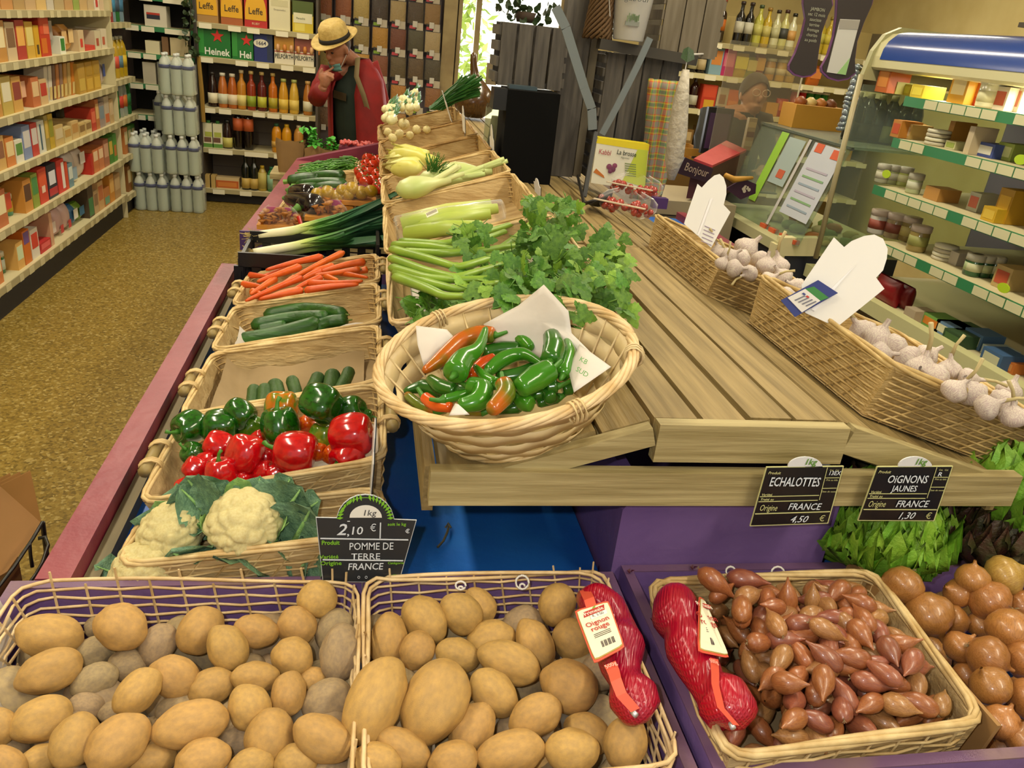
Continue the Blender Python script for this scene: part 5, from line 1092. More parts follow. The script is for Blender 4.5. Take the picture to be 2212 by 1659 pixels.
def slate2(lab, BLx, pts, words, price):
    t = thing('price_sign', lab, 'price sign', tuple(S(*pts[2], yR))); y2 = yR
    MB().prism([S(*p, y2) for p in pts], (0, .0022, 0)).build('light_border', tan, t, world=True)
    c = (sum(p[0] for p in pts)/4, sum(p[1] for p in pts)/4)
    MB().prism([S(c[0]+(p[0]-c[0])*.975, c[1]+(p[1]-c[1])*.968, y2-.0008) for p in pts], (0, .002, 0)).build('board', mat('black_slate', '#101318', .25), t, world=True)
    TL, TR, BR, BL = pts
    def at(u, v): a = (TL[0]+(TR[0]-TL[0])*u, TL[1]+(TR[1]-TL[1])*u); b_ = (BL[0]+(BR[0]-BL[0])*u, BL[1]+(BR[1]-BL[1])*u); return (a[0]+(b_[0]-a[0])*v, a[1]+(b_[1]-a[1])*v)
    ya = y2-.0016
    hc = at(.5, 0); wv = (TR[0]-TL[0])*.225
    MB().prism([S(hc[0]+math.cos(a)*wv, hc[1]+1-math.sin(a)*22, y2) for a in [PI*i/12 for i in range(13)]], (0, .002, 0)).build('weight_tab', C('#d9dadc', .5), t, world=True)
    def T(s, u, v, h, m_, **k): p = at(u, v); return tx(s, p[0], p[1], h, m_, t, y=k.pop('y', ya), **k)
    T('1kg', .55, -.035, 17, C('#5a8a2a', .6), bold=.02, shear=.15, y=y2-.0006)
    for v, u1 in ((.50, .8), (.585, .8), (.79, 1)):
        a, b_ = at(.02, v), at(u1-.02, v); ln(a[0], a[1], b_[0], b_[1], 1.4 if v < .7 else 2, tan, t, 'rule', ya)
    a, b_ = at(.79, .02), at(.8, .58); ln(a[0], a[1], b_[0], b_[1], 1.2, tan, t, 'rule', ya)
    for v in (.2, .38): a, b_ = at(.80, v), at(.98, v); ln(a[0], a[1], b_[0], b_[1], 1.2, tan, t, 'rule', ya)
    T('Produit', .12, .12, 8, tan, shear=.2, bold=.01); T('Vari\u00e9t\u00e9', .1, .485, 7, tan, shear=.2, bold=.01); T('Trait\u00e9 au', .12, .565, 7, tan, shear=.2, bold=.01); T('Origine', .17, .74, 18, tan, shear=.2, sx=.62)
    T('Cat.  Cal.', .89, .08, 5, tan); T('Prix au kilo', .89, .25, 5, tan, shear=.2); T('Date de vente', .89, .45, 5, tan, shear=.2)
    for s, u, v, h, sx_ in words: T(s, u, v, h, chalk, bold=.012, sx=sx_, shear=.05)
    T('FRANCE', .63, .74, 19, chalk, bold=.008, sx=.88, shear=.15); T(price, .60, .955, 19, chalk, shear=.3, bold=.006); T('\u20ac', .9, .95, 17, tan)
    return t
slate2('black price sign reading ECHALOTTES clipped to the front rail', 0, [(1656,1009),(1823,1007),(1789,1131),(1620,1137)], [('ECHALOTTES', .42, .33, 26, .62), ('13EX', .9, .15, 12, .9)], '4,50')
slate2('black price sign reading OIGNONS JAUNES clipped to the front rail', 0, [(1895,1008),(2059,1007),(2018,1126),(1853,1125)], [('OiGNONS', .46, .30, 22, .78), ('JAUNES', .46, .455, 17, .85), ('R', .86, .18, 12, 1.2)], '1,30')
# ================================================================ lettuces in the right tray
random.seed(3)
mLe = mat('lettuce_leaf', '#6a9e22', .5, '#8cb83a', 5, .3, 25, hue=.01, val=.18); mLr = mat('red_lettuce_leaf', '#4a2a20', .5, '#3a3a18', 5, .3, 25, val=.2)
def lett(seed):
    b = MB()
    def f(u, v):
        x = (u-.5)*2; r = .15+.85*v; fr_ = v**2*.13; return (x*.62*math.sin(PI*(.15+.6*v))*1.1, v*(1-.18*x*x), .45*v*v+fr_*math.sin(x*17+seed)+.07*math.sin(x*37+seed*2)*v**3+.12*x*x)
    b.grid(f, 41, 10); return b
LT = [lett(s).mesh('leaf', mLe, None, True) for s in (0, 1.7, 3.1)]; LTR = [lett(s).mesh('leaf', mLr, None, True) for s in (.5, 2)]
for px, py, z, r, mm, n_, lab in ((1880,1165,.95,.135,LT,60,'frilly green lettuce by the purple box below the onion sign'),(2165,1080,1.0,.15,LT,60,'frilly green lettuce at the right edge'),(2130,1165,.945,.13,LTR,46,'dark red-brown lettuce between the two green ones'),(1880,985,.98,.10,LTR,30,'dark red lettuce glimpsed under the slatted platform'),(1985,1115,.96,.10,LT,36,'frilly green lettuce behind the onion sign')):
    c = Z(px, py, z); t = thing('lettuce', lab, 'lettuce', tuple(c-Vector((0, 0, .05))), 0, 'lettuces')
    for i in range(n_):
        a = i*2.4; e = .08+1.25*(i/n_); o = link('leaf', mm[i % len(mm)], t); d = Vector((math.cos(a)*math.cos(e), math.sin(a)*math.cos(e), math.sin(e))); zz = Vector((-math.cos(a)*math.sin(e), -math.sin(a)*math.sin(e), math.cos(e)))
        frame(o, d.cross(zz), zz, None, d*(r*.08), (r*rnd(.85, 1.1),)*3)
# dried stalk on the blue board
c = [Z(970, 1135, .882), Z(966, 1150, .886), Z(958, 1168, .884), Z(945, 1182, .88)]; c2 = [Z(962, 1140, .883), Z(968, 1130, .89), Z(974, 1140, .886)]
tag(MB().tube(c, .0022, 5).tube(c2, .002, 5).build('dry_stalk', C('#4a4228', .8)), 'dry curled stalk lying on the blue board', 'stalk')
# ================================================================ shelving helpers
tagolive = mat('price_tag_olive', '#c2b88e', .6)
random.seed(41)
def box_pack(lab, c, d, face, col, acc=None, cat='carton', grp=None, name='carton', rot=0, parts=None, top=None):
    """carton standing at c (base centre), d=(along,deep,high); face: 'x' looks to +X, 'y' looks to -Y, 'w' looks to -X"""
    t = thing(name, lab, cat, tuple(c), rot, grp); w, dp, h = d
    sw = (lambda v: (v[0], v[1], v[2])) if face == 'y' else (lambda v: (-v[1], v[0], v[2])) if face == 'x' else (lambda v: (v[1], -v[0], v[2]))
    dim = (w, dp, h) if face == 'y' else (dp, w, h)
    MB().box((0, 0, h/2), dim).build('box', C(col, .5), t)
    if acc:
        for k, a in enumerate(acc if isinstance(acc, list) else [acc]):
            u0, u1, v0, v1, cc = a; e = .0012+.0004*k; q = [(-w/2+w*u0, -dp/2-e, h*v0), (-w/2+w*u1, -dp/2-e, h*v0), (-w/2+w*u1, -dp/2-e, h*v1), (-w/2+w*u0, -dp/2-e, h*v1)]
            MB().prism([sw(v) for v in q], Vector(sw((0, .001, 0)))).build('printed_panel', C(cc, .45), t)
    return t
def pouch(lab, c, d, face, col, acc=None, cat='bag', grp=None, name='food_bag', rough=.35):
    t = thing(name, lab, cat, tuple(c), 0, grp); w, dp, h = d; b = MB()
    def f(u, v):
        a = 2*PI*u; s = 1-.75*(abs(2*v-1)**3); x = (w/2)*max(-1, min(1, 1.25*math.cos(a)))*(.93+.07*abs(2*v-1)); y = (dp/2)*math.sin(a)*s; return (x, y, h*v) if face == 'y' else (-y, x, h*v)
    b.grid(f, 16, 8, None, True); b.build('bag', C(col, rough), t, True)
    if acc:
        u0, u1, v0, v1, cc = acc; b = MB(); e = dp/2*1.03+.001
        q = [(-w/2+w*u0, -e, h*v0), (-w/2+w*u1, -e, h*v0), (-w/2+w*u1, -e, h*v1), (-w/2+w*u0, -e, h*v1)]
        if face != 'y': q = [(-v[1], v[0], v[2]) for v in q]
        b.add(q, [(0, 1, 2, 3)]); b.build('label', C(cc, .5), t)
    return t
BOTP = {'wine': [(.036, 0), (.038, .02), (.038, .19), (.034, .21), (.018, .235), (.015, .25), (.015, .30), (.016, .305)], 'juice': [(.036, 0), (.040, .01), (.041, .13), (.034, .18), (.020, .225), (.019, .245)], 'pet': [(.038, 0), (.043, .01), (.042, .06), (.044, .10), (.042, .15), (.043, .20), (.034, .245), (.017, .275), (.016, .29)], 'oil': [(.036, 0), (.038, .01), (.038, .19), (.030, .225), (.014, .26), (.014, .275)], 'jar': [(.035, 0), (.038, .008), (.038, .08), (.032, .092), (.032, .10)], 'can': [(.036, 0), (.036, .235)]}
BCACHE = {}
def bottle(lab, c, kind, body, label=None, cap=None, lab_rng=(.2, .55), h=1, cat='bottle', grp=None, name='bottle', parent=None, loc=None, fat=1):
    key = (kind, body, label, cap, lab_rng, h, fat)
    if key not in BCACHE:
        pr = [(r*fat, z*h) for r, z in BOTP[kind]]; H_ = pr[-1][1]
        glass = body in ('clear', 'greenpet', 'bluepet')
        bm_ = glassy('pet_'+body, {'clear': '#dfe6dc', 'greenpet': '#3f8a4a', 'bluepet': '#a8c8d8'}[body], {'clear': .24, 'greenpet': .45, 'bluepet': .35}[body], .08) if glass else mat('bottle_'+body, body, .12, coat=.3)
        pcs = [('glass', MB().lathe(pr, 14).mesh('glass', bm_, None, True))]
        if label:
            z0, z1 = lab_rng[0]*H_, lab_rng[1]*H_; rr = max(r for r, z in pr)*1.02
            pcs.append(('label', MB().lathe([(rr, z0), (rr, z1)], 14).mesh('label', C(label, .55), None, True)))
        if cap: rt, zt = pr[-1]; pcs.append(('cap', MB().lathe([(rt*1.25, zt-.018), (rt*1.25, zt+.006), (rt*.9, zt+.008)], 12).mesh('cap', C(cap, .4), None, True)))
        BCACHE[key] = pcs
    t = thing(name, lab, cat, tuple(c), 0, grp)
    for nm, me in BCACHE[key]: link(nm, me, t)
    return t
def shelf_board(t, c, d, face, tags, strip='olive', tagm=None):
    """one shelf with its price strip and tags as sub-parts"""
    o = MB().box(c, d).build('shelf', shelfwhite, t, world=True); tagm = tagm or (tagolive if face == 'x' else None); sm = tagstrip if strip == 'olive' else mat('price_strip_green', '#2f7a4a', .5) if strip == 'green' else mat('price_strip_cream', '#cfc79a', .5)
    hh = .038
    off = WLOC[t.name]
    def loc(p): return (p[0]-off[0], p[1]-off[1], p[2]-off[2])
    if face == 'x':
        MB().box(loc((c[0]+d[0]/2+.003, c[1], c[2]-.010)), (.006, d[1], hh)).build('price_strip', sm, o)
        for y in tags: MB().box(loc((c[0]+d[0]/2+.0075, y, c[2]-.012)), (.002, rnd(.05, .07), .036)).build('price_tag', tagm or tagwhite, o)
    elif face == 'w':
        MB().box(loc((c[0]-d[0]/2-.003, c[1], c[2]-.010)), (.006, d[1], hh)).build('price_strip', sm, o)
        for y in tags:
            if random.random() < .85: MB().box(loc((c[0]-d[0]/2-.0075, y, c[2]-.010)), (.002, .076, .032)).build('price_tag', tagm or tagwhite, o)
    else:
        MB().box(loc((c[0], c[1]-d[1]/2-.003, c[2]-.010)), (d[0], .006, hh)).build('price_strip', sm, o)
        for x in tags: MB().box(loc((x, c[1]-d[1]/2-.0075, c[2]-.016)), (.10, .002, .040)).build('price_tag', tagm or tagwhite, o)
    return o
# ================================================================ left shelves
XS = -1.85; TZ = [.19, .462, .742, 1.002, 1.262, 1.513]; TN = ['bottom', 'second', 'third', 'fourth', 'fifth', 'top']
lu = thing('shelf_unit', 'long cream supermarket shelving along the left wall', 'shelving', (-2.06, 5.0, 0))
MB().box((-2.30, 5.0, 1.0), (.02, 3.5, 2.0)).build('back_panel', shelfback, lu, world=True)
MB().box((-2.0, 5.0, .06), (.22, 3.5, .12)).build('plinth', C('#2a2622', .7), lu, world=True)  # near-black colour stands in for the shadow under the bottom shelf
for y in (3.25, 4.45, 5.6, 6.75):
    MB().box((-2.275, y, 1.0), (.03, .05, 2.0)).build('upright', shelfwhite, lu, world=True)
    for z in TZ[1:]: MB().hexa([(-2.26, y-.008, z-.06), (-2.26, y+.008, z-.06), (-2.22, y+.008, z-.012), (-2.22, y-.008, z-.012)], [(-2.26, y-.008, z-.012), (-2.26, y+.008, z-.012), (XS-.02, y+.008, z-.012), (XS-.02, y-.008, z-.012)]).build('bracket', shelfwhite, lu, world=True)
for k, z in enumerate(TZ): shelf_board(lu, ((XS-2.28)/2, 5.0, z-.008), (XS+2.28, 3.5, .016), 'x', [3.35+i*.155+rnd(-.03, .03) for i in range(22)])
# goods, listed from the far end (y 6.7) towards the camera: kind, width, height, colour, accent
A = lambda c, u0=.1, u1=.9, v0=.35, v1=.85: (u0, u1, v0, v1, c)
GOODS = [
 [('b',.16,.18,'#b08a5a',A('#c8a878')),('b',.12,.20,'#c8862c',A('#e0b060')),('b',.14,.13,'#b8743a',A('#6a9a7a',.1,.9,.1,.5)),('b',.13,.2,'#c9a06a',A('#b86a3a')),('b',.10,.16,'#b89a70',A('#8a6a4a')),('b',.12,.24,'#4a3a28',A('#3f7a4a',.1,.9,.05,.55)),('p',.13,.12,'#6a8a2a',A('#3a6a8a')),('p',.11,.13,'#3a6a94',A('#d8d4c8')),('p',.14,.17,'#c8a8a0',A('#b8383a',.3,.7,.1,.4)),('p',.14,.17,'#c4a09a',A('#b8383a',.3,.7,.1,.4)),('p',.14,.17,'#bc9890',A('#d8c8c0',.2,.8,.3,.7)),('b',.05,.2,'#c89a7a',None),('b',.18,.06,'#b82a2a',A('#d85a5a')),('b',.12,.17,'#d8d0c0',A('#c83a2a')),('b',.10,.19,'#c86a1a',A('#6a4a8a',.1,.9,.6,.95)),('b',.10,.15,'#d8a85a',A('#c8d8b0')),('j',.09,.11,'#2f6a3a','#c8d0c0'),('j',.09,.11,'#3a7a44','#b8c8b0'),('b',.14,.18,'#c8783a',A('#e8d8b0')),('b',.13,.19,'#8a3a3a',A('#d8c8a0'))],
 [('b',.10,.2,'#4a8a2a',A('#b86a2a',.2,.8,.2,.6)),('b',.10,.19,'#3f7a24',A('#c8a83a')),('b',.13,.19,'#a86a4a',A('#c89a7a')),('b',.12,.16,'#c87a4a',A('#e8c8a0',.1,.9,.5,.9)),('b',.12,.16,'#c8743f',A('#e8c8a0',.1,.9,.5,.9)),('b',.05,.14,'#b82a1a',None),('p',.18,.19,'#c8b8a8',A('#d8d4cc',.2,.8,.5,.9)),('p',.18,.2,'#c0b4ac',A('#8aa0b0',.2,.8,.1,.5)),('b',.09,.15,'#6a8a94',A('#c8d0c8')),('b',.05,.17,'#c84a2a',None),('b',.14,.2,'#c8322a',A('#e0d8d0',.6,.95,.1,.9)),('b',.16,.2,'#2a2a38',[(.05,.95,.08,.3,'#b8323a'),(.15,.85,.4,.8,'#d8d8e0')]),('b',.14,.2,'#c8402a',[(.1,.9,.5,.9,'#d85a34'),(.3,.7,.3,.5,'#e8c8b0')]),('b',.10,.19,'#8a9a3a',A('#4a8a4a',.1,.9,.4,.9)),('b',.12,.18,'#c88a3a',A('#5a3a24')),('j',.09,.12,'#4a8a6a','#c8b02a'),('p',.13,.17,'#c8a02a',A('#c84a2a')),('b',.13,.19,'#b86a3a',A('#e8d8a8')),('b',.14,.2,'#a84a3a',A('#d8b070')),('b',.14,.18,'#c8a860',A('#6a4a2a'))],
 [('b',.10,.17,'#b89a6a',A('#c8b08a')),('b',.12,.2,'#b8a890',A('#c86a3a',.1,.9,.1,.4)),('b',.12,.17,'#9a8a84',A('#7a8a94')),('b',.08,.2,'#b8703a',A('#d8b070')),('b',.10,.15,'#b83a24',A('#d86a4a')),('b',.13,.08,'#c8b078',A('#8a6a3a')),('b',.13,.08,'#c4a86a',A('#8a6a3a')),('b',.14,.11,'#c8aa70',A('#b88a4a')),('b',.14,.09,'#c8b47c',A('#b8904a')),('b',.16,.12,'#bfa468',A('#c8b890')),('b',.08,.2,'#b89a2a',A('#8a8a2a')),('b',.06,.2,'#9a8a4a',A('#c8a848')),('b',.11,.18,'#c8c8bc',A('#3a5a6a',.3,.5,.1,.9)),('b',.10,.18,'#b83a30',A('#c8c0b8')),('b',.12,.18,'#7a8ab0',A('#c8c4c0')),('b',.11,.12,'#d8d4c0',A('#5a8a3a')),('b',.12,.15,'#c87a34',A('#e0c890')),('b',.14,.17,'#c8a05a',A('#8a5a3a')),('b',.14,.18,'#b08a4a',A('#d8c8a0')),('b',.13,.18,'#9a6a3a',A('#d8b880'))],
 [('p',.12,.17,'#b8a89a',A('#3a4a8a',.2,.7,.4,.9)),('p',.11,.16,'#b0a090',A('#3a4a8a',.3,.7,.3,.8)),('b',.16,.19,'#b8902a',[(.1,.9,.08,.45,'#d0a83a'),(.1,.9,.55,.9,'#a8842a')]),('b',.16,.19,'#b48a28',[(.1,.9,.08,.45,'#cca43a'),(.1,.9,.55,.9,'#a88224')]),('b',.15,.19,'#b08a34',[(.1,.9,.1,.5,'#c8a848')]),('s',.07,.2,'#c87a2a',None),('s',.07,.2,'#b89a5a',None),('s',.07,.2,'#b8843a',None),('s',.06,.2,'#8a6a5a',None),('s',.06,.2,'#b8743a',None),('s',.06,.2,'#6a4a3a',None),('s',.07,.2,'#d0c8b8',None),('s',.07,.2,'#c8c0b0',None),('b',.12,.14,'#c8a878',A('#b83a2a')),('b',.12,.16,'#b8683a',A('#d8b888')),('p',.13,.17,'#a8322a',A('#d8a888')),('b',.13,.18,'#c89a4a',A('#8a3a2a')),('b',.14,.19,'#b8a04a',A('#d8d0b0')),('b',.14,.18,'#b8843a',A('#e0c890')),('b',.13,.18,'#9a7a3a',A('#d8c090'))],
 [('b',.14,.13,'#d0c4a8',A('#b85a3a',.2,.6,.2,.6)),('b',.14,.12,'#c8bc9c',A('#a84a34',.2,.6,.2,.6)),('b',.22,.03,'#c0382a',None),('b',.12,.13,'#c8b088',A('#c83a2a',.3,.7,.2,.6)),('p',.12,.16,'#c8924a',A('#d8b880')),('p',.12,.15,'#b87a3a',A('#d0a870')),('b',.10,.1,'#d8d8c8',A('#2f7a2a',.15,.85,.2,.9)),('p',.14,.21,'#8a8078',A('#9a9088',.2,.8,.4,.9)),('b',.17,.22,'#b83414',[(.08,.92,.55,.95,'#c84424'),(.08,.6,.08,.45,'#cc6a14'),(.4,.92,.55,.8,'#d8704a')]),('b',.08,.17,'#c89a1a',A('#4a3a1a',.3,.7,.1,.4)),('b',.12,.19,'#c8a03a',A('#d8c878')),('b',.13,.2,'#a83424',A('#e0a850')),('b',.13,.19,'#c8b088',A('#7a5a3a')),('b',.14,.2,'#b8843a',A('#e0d0a0')),('b',.14,.19,'#8a8a5a',A('#d0c890')),('b',.14,.2,'#b85a3a',A('#d8b080')),('b',.14,.2,'#c8a870',A('#a84a2a'))],
 [('b',.10,.22,'#c8b090',A('#b84a3a')),('b',.12,.2,'#d0c4b0',A('#b83a34',.3,.7,.1,.9)),('b',.14,.2,'#b8a078',A('#c8b890')),('b',.16,.18,'#b89a68',A('#c8b078')),('b',.12,.2,'#8a9a4a',A('#d0c8a0')),('b',.16,.2,'#b08a5a',A('#d8c8a0')),('b',.18,.2,'#a8946a',A('#b8a880')),('b',.12,.2,'#b8b0a0',A('#5a8a4a')),('b',.16,.22,'#c8a86a',A('#8a6a3a')),('b',.16,.2,'#b89a70',A('#d8c8a8')),('b',.16,.2,'#a88a58',A('#c8b080')),('b',.16,.2,'#b8844a',A('#d8c090')),('b',.16,.2,'#c8b080',A('#9a5a3a'))]]
KN = {'b': 'carton', 'p': 'pouch', 's': 'leaning spaghetti packet', 'j': 'jar'}
def cname(h):
    r, g, b = [int(h[i:i+2], 16) for i in (1, 3, 5)]; mx, mn = max(r, g, b), min(r, g, b)
    if mx-mn < 32: return 'pale grey' if mx > 185 else 'grey' if mx > 90 else 'dark'
    if r >= g >= b: return ('red' if g < r*.48 else 'orange' if g < r*.66 else 'tan' if b > r*.45 else 'yellow') if mx > 110 else 'brown'
    if g >= r and g >= b: return 'green'
    if b >= r and b >= g: return 'blue'
    return 'pinkish'
for k, row in enumerate(GOODS):
    y = 6.70
    for i, (kd, w, h, col, acc) in enumerate(row):
        if y-w < 3.3: break
        c = (XS-.11, y-w/2, TZ[k]); lab = '%s %s, %s from the far end on the %s left shelf' % (cname(col), KN[kd], ordn(i), TN[k]); g = 'groceries on the %s left shelf' % TN[k]
        if kd == 'b': box_pack(lab, c, (w*.94, .17, h), 'x', col, acc, 'carton', g)
        elif kd == 'p': pouch(lab, c, (w*.95, .12, h), 'x', col, acc, 'bag', g)
        elif kd == 'j': bottle(lab, c, 'jar', col, acc, '#c8c0a0', (.2, .7), 1.1, 'jar', g, 'jar')
        else:
            t = thing('pasta_packet', lab, 'packet', tuple(c), 0, g); MB().hexa([(-.05, -w*.4, 0), (.06, -w*.4, 0), (.06, w*.4, 0), (-.05, w*.4, 0)], [(-.05, w*.2, h), (.06, w*.2, h), (.06, w*1.0, h), (-.05, w*1.0, h)]).build('packet', C(col, .3), t)
            MB().hexa([(.062, -w*.3, .01), (.063, -w*.3, .01), (.063, w*.3, .01), (.062, w*.3, .01)], [(.062, -w*.05, h*.4), (.063, -w*.05, h*.4), (.063, w*.55, h*.4), (.062, w*.55, h*.4)]).build('label', C('#c8b070', .4), t)
        y -= w+.004
# narrower far unit with oil and soft drink bottles
fu = thing('shelf_unit', 'short set of shelves at the far end of the left wall', 'shelving', (-2.08, 7.05, 0)); ZF = [.16, .46, .74, 1.03, 1.43, 1.72]
MB().box((-2.30, 7.04, 1.0), (.02, .54, 2.0)).build('back_panel', shelfback, fu, world=True); MB().box((-2.05, 7.04, .06), (.3, .54, .12)).build('plinth', C('#2a2622', .7), fu, world=True)
MB().box((-2.07, 6.772, 1.0), (.42, .016, 2.0)).build('side_panel', shelfwhite, fu, world=True)
for z in ZF: shelf_board(fu, (-2.07, 7.04, z-.008), (.42, .52, .016), 'x', [6.86, 7.0, 7.15, 7.25])
for k, kinds in enumerate(([('b', '#a8703a'), ('b', '#b8943a'), ('b', '#8a5a2a')], [('b', '#3f7a24'), ('b', '#4a7a2a'), ('b', '#b8743a')], [('pet', 'greenpet', '#2a6a3a'), ('pet', 'clear', '#b8682a'), ('pet', 'clear', '#b83a2a'), ('pet', 'greenpet', '#2f6a34')], [('oil', '#a88a14', '#c8a82a'), ('oil', '#a58a1a', '#5a7a8a'), ('oil', '#b0902a', '#c8503a'), ('oil', '#9a8414', '#b8b0a0')], [('pet', 'bluepet', '#3a6a8a'), ('pet', 'greenpet', '#3a4a5a'), ('pet', 'bluepet', '#3a7a9a'), ('b', '#8a2a2a')], [('b', '#4a6a74'), ('b', '#3a5a64')])):
    for i, kd in enumerate(kinds):
        y = 7.24-i*.11; lab = 'item %s from the far end, %s shelf, far left unit' % (ordn(i), TN[k]); g = 'goods on the far left unit'
        if kd[0] == 'b': box_pack(cname(kd[1])+' carton, '+lab[5:], (-1.96, y, ZF[k]), (.10, .14, .2), 'x', kd[1], A('#c8b888'), 'carton', g)
        else: bottle(('yellow oil' if kd[0] == 'oil' else 'plastic drink')+' bottle, '+lab[5:], (-1.93, y, ZF[k]), kd[0], kd[1], kd[2], '#b8b8a0', (.25, .55), 1.0 if k != 3 else 1.05, 'bottle', g)
# ================================================================ water packs stacked on the floor
wp0 = None
def waterpack(lab, c):
    global wp0
    if wp0 is None:
        t = thing('water_pack', lab, 'water pack', tuple(c), 0, 'stacked water packs')
        me = MB().lathe([(.036, 0), (.042, .008), (.040, .03), (.042, .05), (.040, .08), (.042, .11), (.039, .15), (.042, .185), (.041, .215), (.030, .255), (.015, .278), (.014, .292)], 14).mesh('glass', glassy('water_bottle_pet', '#e6ece0', .58, .14), None, True)
        lb = MB().lathe([(.0428, .195), (.0428, .222)], 14).mesh('label', C('#26306a', .5), None, True); cp = MB().lathe([(.017, .285), (.017, .305), (.012, .308)], 10).mesh('cap', C('#d8dcd8', .4), None, True)
        for i in range(3):
            for j in range(2):
                o = link('bottle', me, t); o.location = (-.088+.088*i, -.044+.088*j, 0)
                link('label', lb, o); link('cap', cp, o)
        b = MB(); b.grid(lambda u, v: (.136*max(-1, min(1, 1.3*math.cos(2*PI*u))), .092*max(-1, min(1, 1.3*math.sin(2*PI*u))), .01+.225*v), 24, 4, None, True); b.build('shrink_film', glassy('pack_film', '#f0f4f0', .05, .12), t, True)
        wp0 = t; return t
    return dup(wp0, c, label=lab)
for i, (x, y, z, lab) in enumerate(((-1.745,7.12,0,'six-bottle water pack on the floor, left of the bottom layer'),(-1.47,7.14,0,'six-bottle water pack on the floor, right of the bottom layer'),(-1.765,7.12,.312,'water pack on the second layer, left one'),(-1.485,7.14,.312,'water pack on the second layer, right one'),(-1.50,7.16,.624,'water pack on the third layer of the stack'),(-1.50,7.16,.936,'topmost water pack of the stack'),(-1.745,7.32,.312,'water pack behind the left one of the second layer'),(-1.745,7.32,0,'water pack behind the left one on the floor'),(-1.60,7.36,.624,'water pack at the back of the third layer'))):
    waterpack(lab, (x, y, z))
# ================================================================ dark niche with small white boxes, trailing plant
nf = thing('shelf_unit', 'dark shelving niche with green price strips in the back left corner', 'shelving', (-1.72, 7.7, 0))
MB().box((-1.70, 7.9, 1.1), (.62, .02, 2.2)).build('back_panel', C('#1c1a18', .8), nf, world=True); MB().box((-1.415, 7.70, 1.1), (.02, .42, 2.2)).build('side_panel', C('#3a3630', .7), nf, world=True)
for z in (.70, .95, 1.19, 1.40, 1.63): shelf_board(nf, (-1.71, 7.70, z), (.58, .38, .016), 'y', [-1.9, -1.78, -1.60, -1.5], 'green')
for x, z, w, h, col, acc, lab in ((-1.72,1.408,.17,.16,'#d0c8b4',[(.1,.7,.35,.55,'#2a2a3a'),(.1,.7,.55,.65,'#b83a2a')],'white box with a dark and red band on a dark niche shelf'),(-1.76,1.198,.11,.10,'#d4cca8',None,'white carton standing low in the dark niche, left'),(-1.55,1.198,.14,.14,'#c4b48a',None,'cream stack of packets in the dark niche, right'),(-1.66,1.198,.05,.14,'#7a5a3a',None,'narrow brown carton between the cream packets in the niche'),(-1.80,.958,.10,.17,'#b8b09a',None,'pale tall carton on the lower niche shelf, left'),(-1.68,.958,.11,.17,'#8a847a',None,'grey carton on the lower niche shelf, middle'),(-1.52,.708,.2,.20,'#b8b090',None,'pale board leaning in the bottom of the niche'),(-1.56,.958,.17,.05,'#8a6a34',None,'low brown tray on the lower niche shelf')):
    box_pack(lab, (x, 7.60, z), (w, .14, h), 'y', col, acc, 'carton', 'boxes in the dark niche')
pl = thing('trailing_plant', 'trailing dark green ivy hanging beside the beer shelves', 'plant', (-1.44, 7.42, 1.9))
ivy = MB().add([(0, 0, 0), (.5, .25, .05), (.35, .8, 0), (0, 1, -.1), (-.35, .8, 0), (-.5, .25, .05)], [(0, 1, 2, 3), (0, 3, 4, 5)]).mesh('leaf', mat('ivy_leaf', '#22341a', .5, '#2f4622', 9, val=.2))
for i in range(70):
    o = link('leaf', ivy, pl); z = -rnd(0, .72); o.location = (rnd(-.05, .05), rnd(-.04, .04), z); o.rotation_euler = (rnd(0, 6), rnd(0, 6), rnd(0, 6)); o.scale = (rnd(.03, .05),)*3
MB().tube([(0, 0, .1), (.02, 0, -.3), (-.01, 0, -.7)], .004, 5).build('stem', C('#3a3020', .8), pl)
# ================================================================ beer and juice shelves on the back wall
YB = 7.50; ZB = [.13, .48, .82, 1.222, 1.485, 1.86]
bu = thing('shelf_unit', 'beer and juice shelving with cream shelves on the back wall', 'shelving', (-.92, 7.7, 0))
MB().box((-.92, 7.905, 1.05), (.97, .02, 2.1)).build('back_panel', shelfback, bu, world=True)
for k in range(18): MB().box((-.92, 7.893, .15+k*.11), (.95, .003, .004)).build('panel_groove', C('#544c44', .7), bu, world=True)
for x in (-1.405, -.435): MB().box((x, 7.70, 1.05), (.02, .40, 2.1)).build('side_panel', C('#4a4238', .6), bu, world=True)
MB().box((-.92, 7.72, .06), (.95, .34, .11)).build('plinth', C('#1c1a18', .7), bu, world=True)
BT_ = [[-1.28, -1.05, -.72, -.55], [-1.3, -1.2, -1.0, -.9, -.75, -.6], [-1.33, -1.2, -.92, -.8, -.68, -.55], [-1.33, -1.05, -.88, -.68, -.5], [-1.33, -1.1, -.95, -.72, -.55], [-1.2, -.7]]
for k, z in enumerate(ZB): shelf_board(bu, (-.92, 7.69, z-.012), (.95, .38, .022), 'y', BT_[k])
def xb(px, py): return Y(px, py, YB).x
def beer(lab, p0, p1, py, z, h, col, acc, words, dp=.2, grp='beer cartons'):
    x0, x1 = xb(p0, py), xb(p1, py); t = box_pack(lab, ((x0+x1)/2, YB+.03+dp/2, z), (x1-x0, dp, h), 'y', col, acc, 'beer carton', grp, 'beer_carton')
    for s, u, v, hh, c_, kw in words: text(s, ((x0+x1)/2+(x1-x0)*u, YB+.03-.003, z+h*v), XR, ZR, hh, C(c_, .5), t, **kw)
    return t
def star(t, c, r):
    b = MB().prism([c+Vector((math.sin(i*PI/5)*(r if i % 2 == 0 else r*.4), 0, math.cos(i*PI/5)*(r if i % 2 == 0 else r*.4))) for i in range(10)], (0, -.002, 0)); b.build('star', C('#c8281c', .5), t, world=True)
